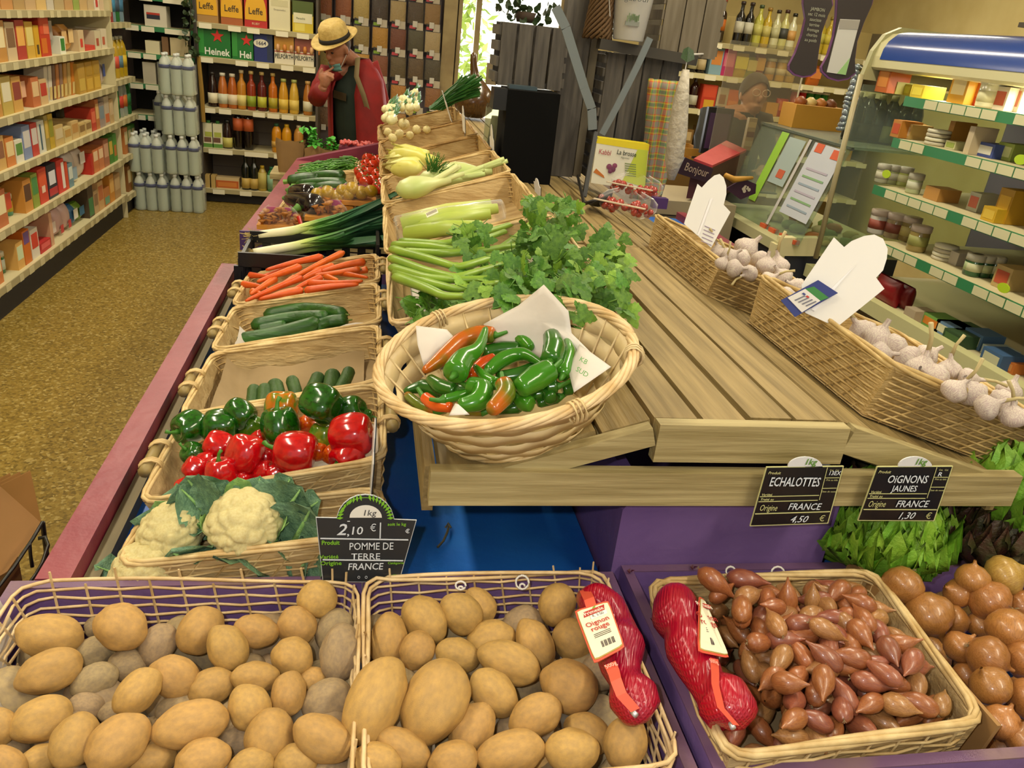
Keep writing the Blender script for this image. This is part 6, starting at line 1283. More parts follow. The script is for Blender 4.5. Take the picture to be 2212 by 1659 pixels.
def arch(t, x, z, w, h, col):
    y = YB+.027; b = MB().prism([Vector((x-w/2, y, z)), Vector((x+w/2, y, z))]+[Vector((x+w/2*math.cos(a)**.7 if math.cos(a) > 0 else x-w/2*abs(math.cos(a))**.7, y, z+h*(.25+.75*math.sin(a)))) for a in [PI*i/12 for i in range(13)]], (0, -.001, 0)); b.build('gold_arch', C(col, .45), t, world=True)
for p0, p1, col, base, lab in ((420,470,'#b88a4a','#a07a44','gold beer carton, leftmost on the top beer shelf'),(476,523,'#b06a2a','#a0582a','amber beer carton, second on the top beer shelf'),(527,576,'#a81c18','#b02420','red beer carton, third on the top beer shelf')):
    t = beer(lab, p0, p1, 40, ZB[4], .27, col, [(0, 1, 0, .2, base)], []); cx = (xb(p0, 40)+xb(p1, 40))/2; arch(t, cx, ZB[4]+.055, .17, .20, '#d8a21c'); text('Leffe', (cx, YB+.0245, ZB[4]+.10), XR, ZR, .05, C('#3a2a14', .6), t, sx=.85, bold=.01)
    if col == '#a81c18': text('RUBY', (cx, YB+.0245, ZB[4]+.02), XR, ZR, .018, C('#e0c8a0', .6), t)
beer('white beer carton, fourth on the top beer shelf', 581, 626, 50, ZB[4], .24, '#d4cda8', [(.1, .9, .75, .95, '#c4bd94')], [('Desperados', 0, .62, .014, '#8a8474', {})])
beer('yellow lemon beer carton at the right of the top beer shelf', 631, 676, 55, ZB[4], .24, '#c8b02a', [(0, 1, .55, 1, '#4a5a1c'), (.05, .95, .3, .62, '#d8d4b0'), (.1, .6, .04, .28, '#d8c85a')], [('Panach\u00e9', -.1, .42, .016, '#4a5a3a', {})])
t = beer('large green beer carton with red star', 425, 497, 100, ZB[3], .25, '#0f6a24', [(.0, .2, .1, .9, '#2f8a34')], [('Heinek', .08, .07, .055, '#e0e4d8', dict(bold=.02, sx=.9))], .26); star(t, Vector(((xb(425, 100)+xb(497, 100))/2+.03, YB+.027, ZB[3]+.165)), .055)
t = beer('smaller green beer carton with red star beside the large one', 500, 546, 105, ZB[3], .235, '#0f6a24', [(.0, .25, .1, .9, '#2f8a34')], [('Hei', .13, .07, .055, '#e0e4d8', dict(bold=.02, sx=.9))], .26); star(t, Vector((xb(532, 105), YB+.027, ZB[3]+.155)), .048)
t = beer('dark blue beer carton with a white oval', 548, 588, 108, ZB[3], .22, '#1c2a6a', [(.7, 1, .05, .95, '#24304a')], [('1664', -.12, .60, .03, '#2a2a4a', dict(bold=.015, lift=.003))])
MB().prism([Vector((xb(563, 108)+.06*math.cos(a), YB+.0265, ZB[3]+.145+.033*math.sin(a))) for a in [2*PI*i/16 for i in range(16)]], (0, -.001, 0)).build('white_oval', C('#d8d4c0', .5), t, world=True)
for p0, p1, col, lab in ((592,634,'#b8862a','amber beer six-pack with bottle tops showing, left one'),(636,678,'#8a4a3a','brown-red beer six-pack with bottle tops showing, right one')):
    t = beer(lab, p0, p1, 115, ZB[3], .22, '#d8d0b8', [(0, 1, .5, 1, col), (.0, 1, .42, .46, '#b85a4a')], [('PELFORTH', 0, .2, .034, '#2f3a34', dict(bold=.015, sx=.68))])
    for k in range(4): MB().lathe([(.014, 0), (.017, .03), (.012, .055)], 8, Matrix.Translation((xb(p0, 115)+.03+k*.055, YB+.022, ZB[3]+.10))).build('bottle_top', C('#c8803a' if k % 2 else '#d0a070', .4), t, True, world=True)
JU = [(457,'#241410','#d8d0b0','juice','#2a2420'),(479,'#b0642a','#c8c8b0','juice','#d8d4c0'),(500,'#a8581f','#d8c8a8','juice','#d0c8b0'),(520,'#b87a24','#d8c87a','wine','#c8b890'),(541,'#8a3218','#8a9a2a','wine','#c8b070'),(564,'#5a1c18','#b8b83a','wine','#c8b070'),(588,'#b8641a','#a89a2a','wine','#b8a060'),(611,'#c8922a','#d8b84a','juice','#a8b060'),(634,'#c8a23a','#d8bc5a','juice','#a8b060'),(664,'#a86a2a','#c8c0a0','juice','#c8a060')]
for i, (px, b_, l_, kd, cp) in enumerate(JU): bottle('juice bottle with %s contents, %s from left on the middle back shelf' % (cname(b_), ordn(i)), (xb(px, 200), YB+.06, ZB[2]), kd, b_, l_, cp, (.12, .42) if kd == 'juice' else (.1, .38), 1.12 if kd == 'juice' else 1.02, 'bottle', 'juice bottles on the back shelf')
for i, px in enumerate((448, 468)):
    t = box_pack('tall white juice carton with green cap, %s one' % ('left', 'right')[i], (xb(px, 290), YB+.07, ZB[1]), (.083, .083, .20), 'y', '#d4d0b0', [(.0, 1, 0, .16, '#5a8a3a'), (.1, .8, .22, .42, '#6a4a3a'), (.2, .9, .45, .65, '#a8b04a')], 'carton', 'white juice cartons'); MB().lathe([(.016, .2), (.016, .222)], 10).build('cap', C('#2f6a2a', .5), t)
bottle('dark bottle with pale label beside the white cartons', (xb(489, 290), YB+.06, ZB[1]), 'juice', '#2a1814', '#b8b05a', '#1c1c1a', (.05, .4), .95)
for i, px in enumerate((512, 534)):
    bottle('large black cola bottle with orange label, %s one' % ('left', 'right')[i], (xb(px, 285), YB+.07, ZB[1]), 'pet', '#120a08', '#b8582a', '#c8b890', (.5, .82), 1.1, 'bottle', 'cola bottles on the back shelf')
for px, b_, cp, lab in ((596,'#c8861a','#1f5a3a','orange juice bottle with green cap at the right of the fourth shelf'),(618,'#cc901a','#d0a81c','orange juice bottle with yellow cap'),(644,'#b8823a','#c8b890','tall plastic bottle of amber juice by the shelf end')): bottle(lab, (xb(px, 290), YB+.06, ZB[1]), 'pet', b_, '#c8a050', cp, (.2, .4), .82)
for i, px in enumerate((448, 459)): box_pack('small cream carton on the lowest back shelf, %s one' % ('left', 'right')[i], (xb(px, 385), YB+.06, ZB[0]), (.052, .08, .11), 'y', '#b89a5a', None, 'carton', 'cream cartons on the lowest shelf')
t = box_pack('low orange fruit-print pack on the lowest back shelf', (xb(490, 390), YB+.08, ZB[0]), (.20, .12, .095), 'y', '#c8b080', [(.02, .98, .08, .75, '#b85a24'), (.1, .9, .2, .6, '#c87a34')])
for i, px in enumerate((529, 547)): bottle('wine bottle with cream label on the lowest back shelf, %s one' % ('left', 'right')[i], (xb(px, 380), YB+.06, ZB[0]), 'wine', '#14180e', '#b89a4a', '#1c1c14', (.05, .35), .98, 'bottle', 'wine bottles on the lowest shelf')
bottle('yellow drink bottle on the lowest back shelf', (xb(565, 385), YB+.06, ZB[0]), 'oil', '#a8903a', '#b8a858', '#b8981c', (.1, .75), .78); bottle('green and white drink bottle on the lowest back shelf', (xb(585, 388), YB+.06, ZB[0]), 'oil', '#2f7a44', '#8ab090', '#1f6a4a', (.1, .7), .76)
# wooden post beside the water stack
tag(MB().tube([(-1.37, 7.44, .70), (-1.375, 7.45, .95), (-1.39, 7.47, 1.22)], [.018, .02, .016], 7).build('bamboo_stick', C('#8a6a24', .7)), 'weathered yellow bamboo stick beside the beer shelf', 'stick')
# ================================================================ hanging bags on the grey board wall
random.seed(77)
BC = {0: ['#8a4a1a','#8a4a1a','#a8904a','#3a2a1a','#a08a5a','#4a3a24','#8a6a3a'], 1: ['#8a5020','#6a4a24','#8a7438','#a87a1c','#6a3414','#4a4428','#a8946a'], 2: ['#94803a','#8a5a1c','#b0801c','#7a4018','#5a4a24','#5a4424','#4a4028'], 3: ['#8a5a1a','#7a4a1c','#7a3a18','#4a3a24','#a8701c',None,'#8a5a2a'], 4: ['#6a4a2a','#8a6a3a','#5a4a2a','#8a5a2a','#a87a3a','#7a5a2a','#8a6a34']}
cols = [700, 742, 781, 821, 860, 898, 934]; hookm = C('#8a8a8a', .3, metal=.7)
for r in range(-1, 5):
    for c in range(7):
        px = cols[c]; py = r*60+18+(px-821)*.085; p = Y(px, py, 7.88); z = p.z; x = p.x; green = c < 4 or r > 3
        col = BC.get(r, BC[4])[c]; w_ = 'row %d' % (r+2)
        h = thing('peg_hook', 'hook with %s tab and white price tags, %s row down, %s from left' % ('green' if green else 'pink', ordn(r+1), ordn(c)), 'hook', (x, 7.945, z+.085), 0, 'hooks on the grey board wall')
        MB().tube([(0, 0, 0), (0, -.10, 0), (0, -.105, .012)], .003, 5).build('rod', hookm, h)
        MB().box((-.035, -.095, .028), (.055, .003, .055)).build('tab', C('#2a2620', .6), h); MB().box((-.035, -.098, .012), (.055, .003, .025)).build('tab_colour', C('#7a9a2a' if green else '#b8404a', .5), h)
        MB().box((.028, -.10, .02), (.06, .002, .062)).build('price_tag', C('#b8ae9a', .6), h); MB().box((.028-.03, -.108, -.19), (.042, .002, .05)).build('stock_tag', C('#c8c4b8', .6), h)
        if col:
            t = thing('snack_bag', 'clear hanging bag of %s dried goods, %s row down, %s from left' % (cname(col) if cname(col) != 'dark' else 'dark brown', ordn(r+1), ordn(c)), 'bag', (x, 7.86, z-.10), 0, 'hanging bags on the grey board wall')
            b = MB(); b.grid(lambda u, v: (.068*max(-1, min(1, 1.3*math.cos(2*PI*u))), .026*math.sin(2*PI*u)*math.sin(PI*(.08+.84*v))**.6, .17*v), 16, 7, None, True); b.build('filling', mat('dried_'+col[1:], col, .6, col, 60, .8, 70), t, True)
            b = MB(); b.grid(lambda u, v: (.072*max(-1, min(1, 1.3*math.cos(2*PI*u))), .031*math.sin(2*PI*u)*(1-.9*max(0, v-.75)/.25), .20*v-.004), 16, 7, None, True); b.build('film', film, t, True)
# ================================================================ the shopper in a straw hat
def man():
    t = thing('person', 'person in a straw hat and red jacket, hand raised to the chin, mask pulled down', 'person', (-.08, 6.02, 0)); o3 = Vector(t.location)
    Pw = lambda px, py, y: Y(px, py, y)-o3
    fd = Vector((-.62, -.78, 0)).normalized(); sd = Vector((fd.y, -fd.x, 0))     # facing, his right-hand side points to picture left
    skin = mat('skin_tone', '#a06a4e', .5, '#ac765a', 9, sss=.1)
    hc = Pw(728, 103, 5.93); nk = Pw(772, 138, 6.02)
    rs, re, rw = Pw(704, 160, 5.98), Pw(685, 212, 5.86), Pw(699, 186, 5.78); ls, le, lw = Pw(802, 146, 6.04), Pw(823, 222, 6.06), Pw(812, 292, 5.98)
    hip = Vector((.03, .02, .90))
    b = MB()
    b.tube([hip, hip.lerp(nk, .5), nk-Vector((0, 0, .05)), nk, nk.lerp(hc, .6)], [.13, .14, .085, .052, .05], 14)
    # head: skull plus jaw and nose
    ux = (fd+Vector((0, 0, -.45))).normalized(); uz = (Vector((0, 0, 1))+fd*.45).normalized(); us = uz.cross(ux)
    def E_(c, r): M = Matrix((ux*r[0], us*r[1], uz*r[2])).transposed().to_4x4(); M.translation = c; b.grid(lambda u, v: (math.cos(2*PI*u)*math.sin(PI*(.02+.96*v)), math.sin(2*PI*u)*math.sin(PI*(.02+.96*v)), math.cos(PI*(.02+.96*v))), 18, 12, M, True)
    E_(hc+uz*.02, (.098, .077, .105)); E_(hc+ux*.03-uz*.06, (.062, .058, .062)); E_(hc+ux*.10-uz*.018, (.022, .014, .024)); E_(hc+ux*.085+us*.03+uz*.018, (.012, .022, .010)); E_(hc+ux*.085-us*.03+uz*.018, (.012, .022, .010)); E_(hc+us*.079-uz*.01, (.02, .012, .034)); E_(hc-us*.079-uz*.01, (.02, .012, .034)); E_(hc+ux*.09-uz*.07, (.012, .026, .009))
    for s_, e_, w_ in ((rs, re, rw), (ls, le, lw)): b.tube([nk-Vector((0, 0, .04)), s_, s_.lerp(e_, .5), e_, e_.lerp(w_, .6), w_], [.04, .05, .046, .042, .036, .027], 10)
    # right hand: a loose fist with the forefinger and thumb at the chin
    chin = hc+ux*.085-uz*.10; hd_ = (Pw(706, 163, 5.78)-rw); pc = rw+hd_*.75
    b.tube([rw, rw+hd_*.4, pc, pc+hd_.normalized()*.03], [.026, .036, .040, .03], 10)
    sv = hd_.cross(Vector((0, 1, 0))).normalized(); fv = Vector((.35, -.55, .1)).normalized()
    for k in range(4):
        base = pc+sv*(.03-.02*k)+hd_.normalized()*.015; L_ = (.052, .058, .054, .044)[k]
        if k == 0: b.tube([base, base.lerp(chin, .5)+fv*.012, chin+fv*.004], [.0105, .010, .008], 7)
        else: b.tube([base, base+hd_.normalized()*.022+fv*.02, base+fv*L_*.75-hd_.normalized()*.004, base+fv*.02-hd_.normalized()*.022], [.0105, .010, .0095, .008], 7)
    b.tube([pc+sv*.035-hd_.normalized()*.02, pc+sv*.048+hd_.normalized()*.02, pc+sv*.038+hd_.normalized()*.052], [.013, .011, .009], 7)
    # left hand hanging
    dn = Vector((-.15, -.25, -1)).normalized(); b.tube([lw, lw+dn*.04, lw+dn*.085], [.026, .036, .032], 9); cs = dn.cross(Vector((1, 0, 0))).normalized()
    for k in range(4): q = lw+dn*.08+cs*(.028-.019*k); b.tube([q, q+dn*.035+Vector((-.006, 0, 0)), q+dn*(.062, .072, .066, .05)[k]+Vector((-.02, 0, 0))], [.010, .009, .007], 7)
    b.tube([lw+dn*.03+cs*.034, lw+dn*.06+cs*.05, lw+dn*.085+cs*.048], [.012, .010, .008], 7)
    for s_ in (-1, 1): hp = hip+sd*(.09*s_)+Vector((0, 0, -.04)); kn = hp+Vector((0, 0, -.40))+fd*.03; an = Vector((kn.x, kn.y, .09))-fd*.03; b.tube([hp, kn, an, Vector((an.x, an.y, .04)), Vector((an.x, an.y, .035))+fd*.12], [.088, .056, .04, .042, .035], 10)
    o = b.build('body', skin, t, True); md = o.modifiers.new('r', 'REMESH'); md.mode = 'VOXEL'; md.voxel_size = .0065; md.use_smooth_shade = True; sm = o.modifiers.new('s', 'SMOOTH'); sm.iterations = 3
    # clothes
    def shell(nm, m_, secs, a0, a1, closed=False):
        bb = MB(); n = 30
        def f(u, v):
            i = v*(len(secs)-1); j = min(int(i), len(secs)-2); q = i-j; c = secs[j][0].lerp(secs[j+1][0], q); rx = secs[j][1]*(1-q)+secs[j+1][1]*q; ry = secs[j][2]*(1-q)+secs[j+1][2]*q
            a = a0+(a1-a0)*u; wv = 1+.03*math.sin(a*9+v*5)*v; return c+sd*(rx*math.sin(a)*wv)+fd*(ry*math.cos(a)*wv)
        bb.grid(f, n, 16, None, closed); oo = bb.build(nm, m_, t, True); s2 = oo.modifiers.new('t', 'SOLIDIFY'); s2.thickness = .008; return oo
    top = nk+Vector((0, 0, -.01)); mid = Vector((0, 0, 1.18)); wst = Vector((.02, .01, .98)); hem = Vector((.04, .02, .74))
    red = mat('red_jacket', '#8e1210', .75, '#76100e', 7, .25, 20); grn = mat('dark_green_shirt', '#12211a', .8, '#1a2a20', 8)
    shell('shirt', grn, [(top, .075, .065), (top-Vector((0, 0, .07)), .15, .10), (mid, .175, .15), (wst, .18, .16), (Vector((.03, .02, .84)), .17, .15)], 0, 2*PI, True)
    shell('jacket', red, [(top+Vector((0, 0, .05)), .085, .085), (top-Vector((0, 0, .02)), .16, .115), (top-Vector((0, 0, .08)), .20, .14), (mid, .215, .175), (wst, .225, .19), (hem, .235, .20)], .38, 2*PI-.52)
    b = MB(); b.prism([mid+fd*.165+sd*x+Vector((0, 0, z)) for x, z in ((.06, -.04), (-.05, -.05), (-.05, .0), (.06, .01))], fd*.004); b.build('shirt_print', C('#3a2e14', .8), t)
    for s_, e_, w_, nm in ((rs, re, rw, 'sleeve'), (ls, le, lw, 'sleeve')): MB().tube([nk.lerp(s_, .35)-Vector((0, 0, .04)), s_, s_.lerp(e_, .5), e_, e_.lerp(w_, .45), e_.lerp(w_, .82)], [.03, .068, .066, .062, .055, .05], 14).build(nm, red, t, True)
    for s_ in (-1, 1): hp = hip+sd*(.09*s_); kn = hp+Vector((0, 0, -.44))+fd*.03; an = Vector((kn.x, kn.y, .10))-fd*.03; MB().tube([hp+Vector((0, 0, .02)), hp.lerp(kn, .4), kn, an], [.11, .10, .078, .068], 12).build('trouser_leg', C('#15181a', .8), t, True)
    for s_ in (-1, 1): hp = hip+sd*(.09*s_); an = Vector((hp.x, hp.y, .05)); MB().tube([an-fd*.07, an, an+fd*.13, an+fd*.18], [.045, .052, .045, .02], 10, flat=.8).build('shoe', C('#1c1814', .5), t, True)
    # strap from the left shoulder across the chest to a bag
    sp = [nk+sd*-.02+Vector((.05, .08, .03)), Pw(773, 125, 5.84), Pw(770, 165, 5.79), Pw(785, 205, 5.80), Pw(795, 240, 5.84), Pw(800, 262, 5.90)]; vs = []
    for p in sp: vs += [p-Vector((.016, 0, .004)), p+Vector((.016, 0, .004))]
    oo = MB().add(vs, [(2*i, 2*i+1, 2*i+3, 2*i+2) for i in range(len(sp)-1)]).build('bag_strap', C('#7a6a48', .8), t, True); s2 = oo.modifiers.new('t', 'SOLIDIFY'); s2.thickness = .003
    # mask under the chin
    bb = MB(); mc = hc+ux*.052-uz*.10
    bb.grid(lambda u, v: mc+us*((u-.5)*.10)+ux*(.036*math.cos((u-.5)*2.6)+.006*math.sin(v*12))+uz*((.5-v)*.05), 10, 6); oo = bb.build('face_mask', C('#5f8f8a', .7), t, True); s2 = oo.modifiers.new('t', 'SOLIDIFY'); s2.thickness = .003
    for s_ in (1, -1): MB().tube([mc+us*(.05*s_)+ux*.01, hc+us*(.085*s_)-uz*.02], .0018, 4).build('ear_loop', C('#c8d0cc', .7), t)
    # hair and beard fringe, eyes
    bb = MB(); Mh = Matrix((ux*.102, us*.083, uz*.098)).transposed().to_4x4(); Mh.translation = hc+uz*.022-ux*.008
    bb.grid(lambda u, v: (math.cos(PI*(.5+u))*math.sin(PI*(.1+.62*v)), math.sin(PI*(.5+u))*math.sin(PI*(.1+.62*v)), math.cos(PI*(.1+.62*v))), 14, 8, Mh); bb.build('hair', C('#4a3a30', .8), t, True)
    for s_ in (1, -1): MB().lathe([(.001, -.008), (.009, -.003), (.009, .003), (.001, .008)], 8, Matrix.Translation(hc+ux*.088+us*(.03*s_)+uz*.004)).build('eye', C('#1c1410', .3), t, True)
    # straw hat
    ha = hc+uz*.055; hm = mat('straw', '#cdb26a', .7, '#b89a52', 30, .4, 80); MH = Matrix((ux, us, uz)).transposed().to_4x4(); MH.translation = ha
    bb = MB(); bb.lathe([(.104, .0), (.100, .04), (.094, .085), (.07, .115), (.03, .108), (.001, .100)], 28, MH, sx=1.08, sy=.92); bb.build('hat_crown', hm, t, True)
    bb = MB(); bb.grid(lambda u, v: MH @ Vector(((.10+.062*v)*math.cos(2*PI*u)*1.08, (.10+.055*v)*math.sin(2*PI*u)*.95, .004-.020*v*math.cos(2*PI*u)*.6+.016*v*v*abs(math.sin(2*PI*u)))), 36, 5, None, True); oo = bb.build('hat_brim', hm, t, True); s2 = oo.modifiers.new('t', 'SOLIDIFY'); s2.thickness = .004
    bb = MB(); bb.lathe([(.107, .004), (.1045, .034)], 28, MH, sx=1.08, sy=.92); bb.build('hat_band', C('#1c1816', .8), t, True)
man()
# ================================================================ centre column: black box, crates, bracket, bucket
random.seed(55)
grp_c = None
t = thing('display_box', 'plain black box standing on the rear slatted platform', 'box', (.565, 2.95, 1.2))
MB().box((0, 0, .155), (.185, .17, .31)).build('case', mat('matte_black', '#040404', .8, spec=.15), t); MB().box((-.115, -.04, .275), (.05, .08, .07)).build('side_unit', black, t); MB().box((-.03, .0, .315), (.10, .05, .014)).build('top_clip', C('#3a4a52', .3), t)
def crate(lab, x0, x1, y0, y1, z0, z1, m, n=5, gap=.16, back=True):
    t = thing('wooden_crate', lab, 'crate', ((x0+x1)/2, (y0+y1)/2, z0)); w = (x1-x0)/n
    for i in range(n): MB().box((x0+w*(i+.5), y0, (z0+z1)/2), (w*(1-gap), .012, z1-z0)).build('slat', m, t, world=True)
    if back:
        for i in range(n): MB().box((x0+w*(i+.5), y1, (z0+z1)/2), (w*(1-gap*1.6), .012, z1-z0)).build('slat', m, t, world=True)
    k = max(3, int((z1-z0)/.045))
    for x in (x0, x1):
        for i in range(k): MB().box((x, (y0+y1)/2, z0+(i+.5)*(z1-z0)/k), (.012, y1-y0, (z1-z0)/k*.62)).build('side_slat', m, t, world=True)
    for z in (z0+.01, z1-.01): MB().box(((x0+x1)/2, y0+.012, z), (x1-x0, .012, .02)).build('rail', m, t, world=True)
    return t
crate('dark slatted crate against the doorway above the black box', .455, .70, 3.05, 3.22, 1.51, 1.72, woodGrey, 4)
post = thing('wooden_post', 'grey wooden post carrying the crates in the middle of the stand', 'post', (.74, 3.1, 1.2))
MB().box((0, 0, .45), (.10, .06, .9)).build('board', woodGrey, post); MB().box((.075, .02, .45), (.03, .05, .9)).build('batten', mat('light_batten', '#7a705c', .7), post)
crate('tall grey slatted crate standing behind the yellow box', .845, 1.13, 3.02, 3.20, 1.2, 1.66, woodGrey, 4, .10)
crate('upper grey crate lying on its side above the tall crate', 1.02, 1.24, 2.98, 3.20, 1.675, 1.98, mat('taupe_wood', '#6e6452', .7, '#5c523f', 6, stretch=(9, 9, .8)), 3, .06)
tag(MB().beam((.80, 2.99, 1.685), (1.17, 2.99, 1.665), .05, .035).build('ledge_board', mat('dark_board', '#3a352c', .7, '#2c2822', 6)), 'dark wooden ledge under the white bucket', 'board')
bk_ = thing('bucket', 'white tapered metal bucket with grey lettering on the ledge', 'bucket', (.905, 2.99, 1.705))
MB().lathe([(.052, 0), (.055, .004), (.078, .23), (.081, .235), (.078, .236), (.054, .01)], 24).build('pail', C('#c2bfb8', .35), bk_, True)
MB().tube([(-.08, 0, .22), (-.10, -.02, .15), (-.085, -.03, .07)], .0018, 5).build('handle', C('#b8b4ac', .3, metal=.6), bk_)
cb = Vector((.905, 2.99, 1.705)); nb = Vector((-.25, -.97, 0))
text('gabour', cb+Vector((-.01, -.074, .125)), Vector((.97, -.25, 0)), ZR, .022, C('#5a5a58', .6), bk_, shear=.2, lift=.004)
MB().box((-.012, -.0625, .055), (.05, .006, .014)).build('planter_print', C('#7a7d74', .6), bk_); b = MB()
for i in range(9): b.box((-.032+i*.005, -.0655, .068+rnd(0, .01)), (.002, .003, .02))
b.build('grass_print', C('#5f7a4a', .6), bk_)
wk = MB()
for i in range(16): a = i*.4; wk.tube([(.80+.05*math.cos(a+j*.5)*(1-.05*j), 3.02+.05*math.sin(a+j*.5), 1.70+.025*j) for j in range(9)], .006, 5)
tag(wk.build('wicker_ball', C('#5a4020', .7), None, True), 'dark brown wicker ornament left of the white bucket', 'ornament')
leafy = thing('potted_ivy', 'small dark ivy on top of the slatted crate by the doorway', 'plant', (.55, 3.12, 1.725)); MB().lathe([(.03, 0), (.04, .035)], 12).build('pot', C('#3a2a1c', .8), leafy, True)
for i in range(46): o = link('leaf', ivy, leafy); o.location = (rnd(-.11, .10), rnd(-.03, .03), rnd(.0, .07)); o.rotation_euler = (rnd(0, 6), rnd(0, 6), rnd(0, 6)); o.scale = (rnd(.02, .035),)*3
# V-shaped metal bracket
br = thing('metal_bracket', 'blue-grey V-shaped metal bracket in front of the crates', 'bracket', tuple(Y(1290, 290, 2.72)))
steel = mat('grey_painted_steel', '#6a7274', .5)
def fbar(pts, y, w=.016):
    P_ = [Y(px, py, y) for px, py in pts]; b = MB()
    for a, c in zip(P_, P_[1:]): b.beam(a, c, w, .006, up=(0, 1, 0))
    b.build('bar', steel, br, world=True)
fbar([(1200, 15), (1222, 60), (1262, 190), (1278, 235), (1280, 280)], 2.72, .030); fbar([(1404, 82), (1378, 140), (1330, 235), (1300, 290)], 2.73, .022)
MB().beam(Y(1287, 285, 2.73), Y(1262, 425, 2.62), .014, .010, up=(0, 1, 0)).build('stem', C('#2c2a28', .6), br, world=True)
# yellow vegetable-brush box
yb_ = thing('brush_box', 'white and yellow box printed La brosse beside the tall crate', 'box', tuple(Y(1340, 398, 2.84)))
y = 2.84; q = [Y(1276, 395, y), Y(1392, 412, y), Y(1402, 318, y), Y(1290, 300, y)]
MB().prism(q, (0, .05, 0)).build('carton', C('#d8d4c0', .5), yb_, world=True)
MB().prism([Y(1288, 309, y-.001), Y(1401, 327, y-.001), Y(1403, 312, y-.001), Y(1292, 297, y-.001)], (0, .052, 0)).build('yellow_top', C('#d8c41c', .5), yb_, world=True)
MB().prism([Y(1345, 390, y-.0015), Y(1393, 405, y-.0015), Y(1400, 325, y-.0015), Y(1378, 322, y-.0015)], (0, .001, 0)).build('lime_panel', C('#b8c43a', .5), yb_, world=True)
sl = (Y(1392, 412, y)-Y(1276, 395, y)).normalized()
text('La brosse', Y(1353, 336, y-.003), sl, ZR, .017, C('#2f3a30', .6), yb_, bold=.01, sx=.8); text('l\u00e9gumes', Y(1350, 343, y-.003), sl, ZR, .007, C('#4a5a4a', .6), yb_); text('Kabbl', Y(1306, 334, y-.003), sl, ZR, .018, C('#a83a48', .6), yb_, sx=.8)
for px, py, r_, c_ in ((1316,360,.010,'#7a3a5a'),(1324,366,.010,'#6a3450'),(1328,358,.009,'#84405e'),(1318,370,.008,'#6e3654')): MB().lathe([(.001, -.002), (r_, -.001), (r_, .001), (.001, .002)], 12, Matrix.Translation(Y(px, py, y-.003)) @ Matrix.Rotation(PI/2, 4, 'X')).build('beet_print', C(c_, .6), yb_, world=True)
MB().prism([Y(1282, 372, y-.002), Y(1306, 385, y-.002), Y(1304, 379, y-.002), Y(1288, 364, y-.002)], (0, .001, 0)).build('carrot_print', C('#b86a24', .6), yb_, world=True)
for k in range(6): MB().prism([Y(1350, 352+k*5, y-.0025), Y(1374, 355+k*5, y-.0025), Y(1374, 357+k*5, y-.0025), Y(1350, 354+k*5, y-.0025)], (0, .0006, 0)).build('small_print', C('#7a8a50', .6), yb_, world=True)
# plaid cloth, white loofah, purple card
pla = mat('plaid_cloth', '#8a7a3a', .8)
def plaid():
    nt = pla.node_tree; N, L = nt.nodes, nt.links; b = N['Principled BSDF']; tc = N.new('ShaderNodeTexCoord'); prev = None
    for ax, sc, cols_ in (('X', 9, ('#8a8078', '#3f8a4a', '#b8a83a', '#b8502a')), ('Z', 7, ('#8a8078', '#c8602a', '#b8b03a', '#5a7a4a'))):
        w = N.new('ShaderNodeTexWave'); w.bands_direction = ax; w.inputs['Scale'].default_value = sc; L.new(tc.outputs['Object'], w.inputs[0]); r = N.new('ShaderNodeValToRGB'); r.color_ramp.interpolation = 'CONSTANT'; e = r.color_ramp.elements
        e[0].color = lin(cols_[0]); e[1].color = lin(cols_[1]); e[1].position = .35
        for p_, c_ in ((.6, cols_[2]), (.85, cols_[3])): q_ = e.new(p_); q_.color = lin(c_)
        L.new(w.outputs[1], r.inputs[0])
        if prev is None: prev = r.outputs[0]
        else:
            m_ = N.new('ShaderNodeMix'); m_.data_type = 'RGBA'; m_.inputs[0].default_value = .5; L.new(prev, m_.inputs[6]); L.new(r.outputs[0], m_.inputs[7]); L.new(m_.outputs[2], b.inputs['Base Color'])
plaid()
pc_ = Y(1420, 300, 2.9); o = MB().grid(lambda u, v: (pc_.x-.05+.12*u+.015*math.sin(v*4), 2.93+.012*math.sin(u*14+v*3), 1.16+.43*v), 14, 16).build('plaid_bag', pla, None, True); tag(o, 'green and orange plaid cloth bag hanging behind the yellow box', 'cloth bag'); s_ = o.modifiers.new('t', 'SOLIDIFY'); s_.thickness = .012
lf = [Y(1482, 150, 2.75), Y(1472, 210, 2.75), Y(1464, 280, 2.75), Y(1456, 345, 2.75), Y(1450, 388, 2.75)]
t = thing('loofah', 'long white loofah hanging right of the plaid cloth', 'loofah', tuple(lf[-1])); MB().tube(lf, [.012, .026, .034, .033, .012], 12).build('body', mat('loofah_fibre', '#b8b0a0', .9, '#a39a88', 40, .8, 50), t, True, world=True); MB().tube([Vector((1.19, 2.975, 1.69)), Y(1486, 118, 2.75), Y(1478, 165, 2.75)], .003, 5).build('loop', rope, t, world=True)
o = link('tag_leaf', ivy, t); o.data = ivy; o.location = Y(1484, 135, 2.74)-Vector(t.location); o.scale = (.05,)*3; o.rotation_euler = (1.4, 0, 0)
tag(MB().box(tuple(Y(1424, 438, 2.6)), (.05, .03, .035), None).build('purple_card', C('#3f1f5a', .5)), 'dark purple card at the foot of the plaid cloth', 'card')
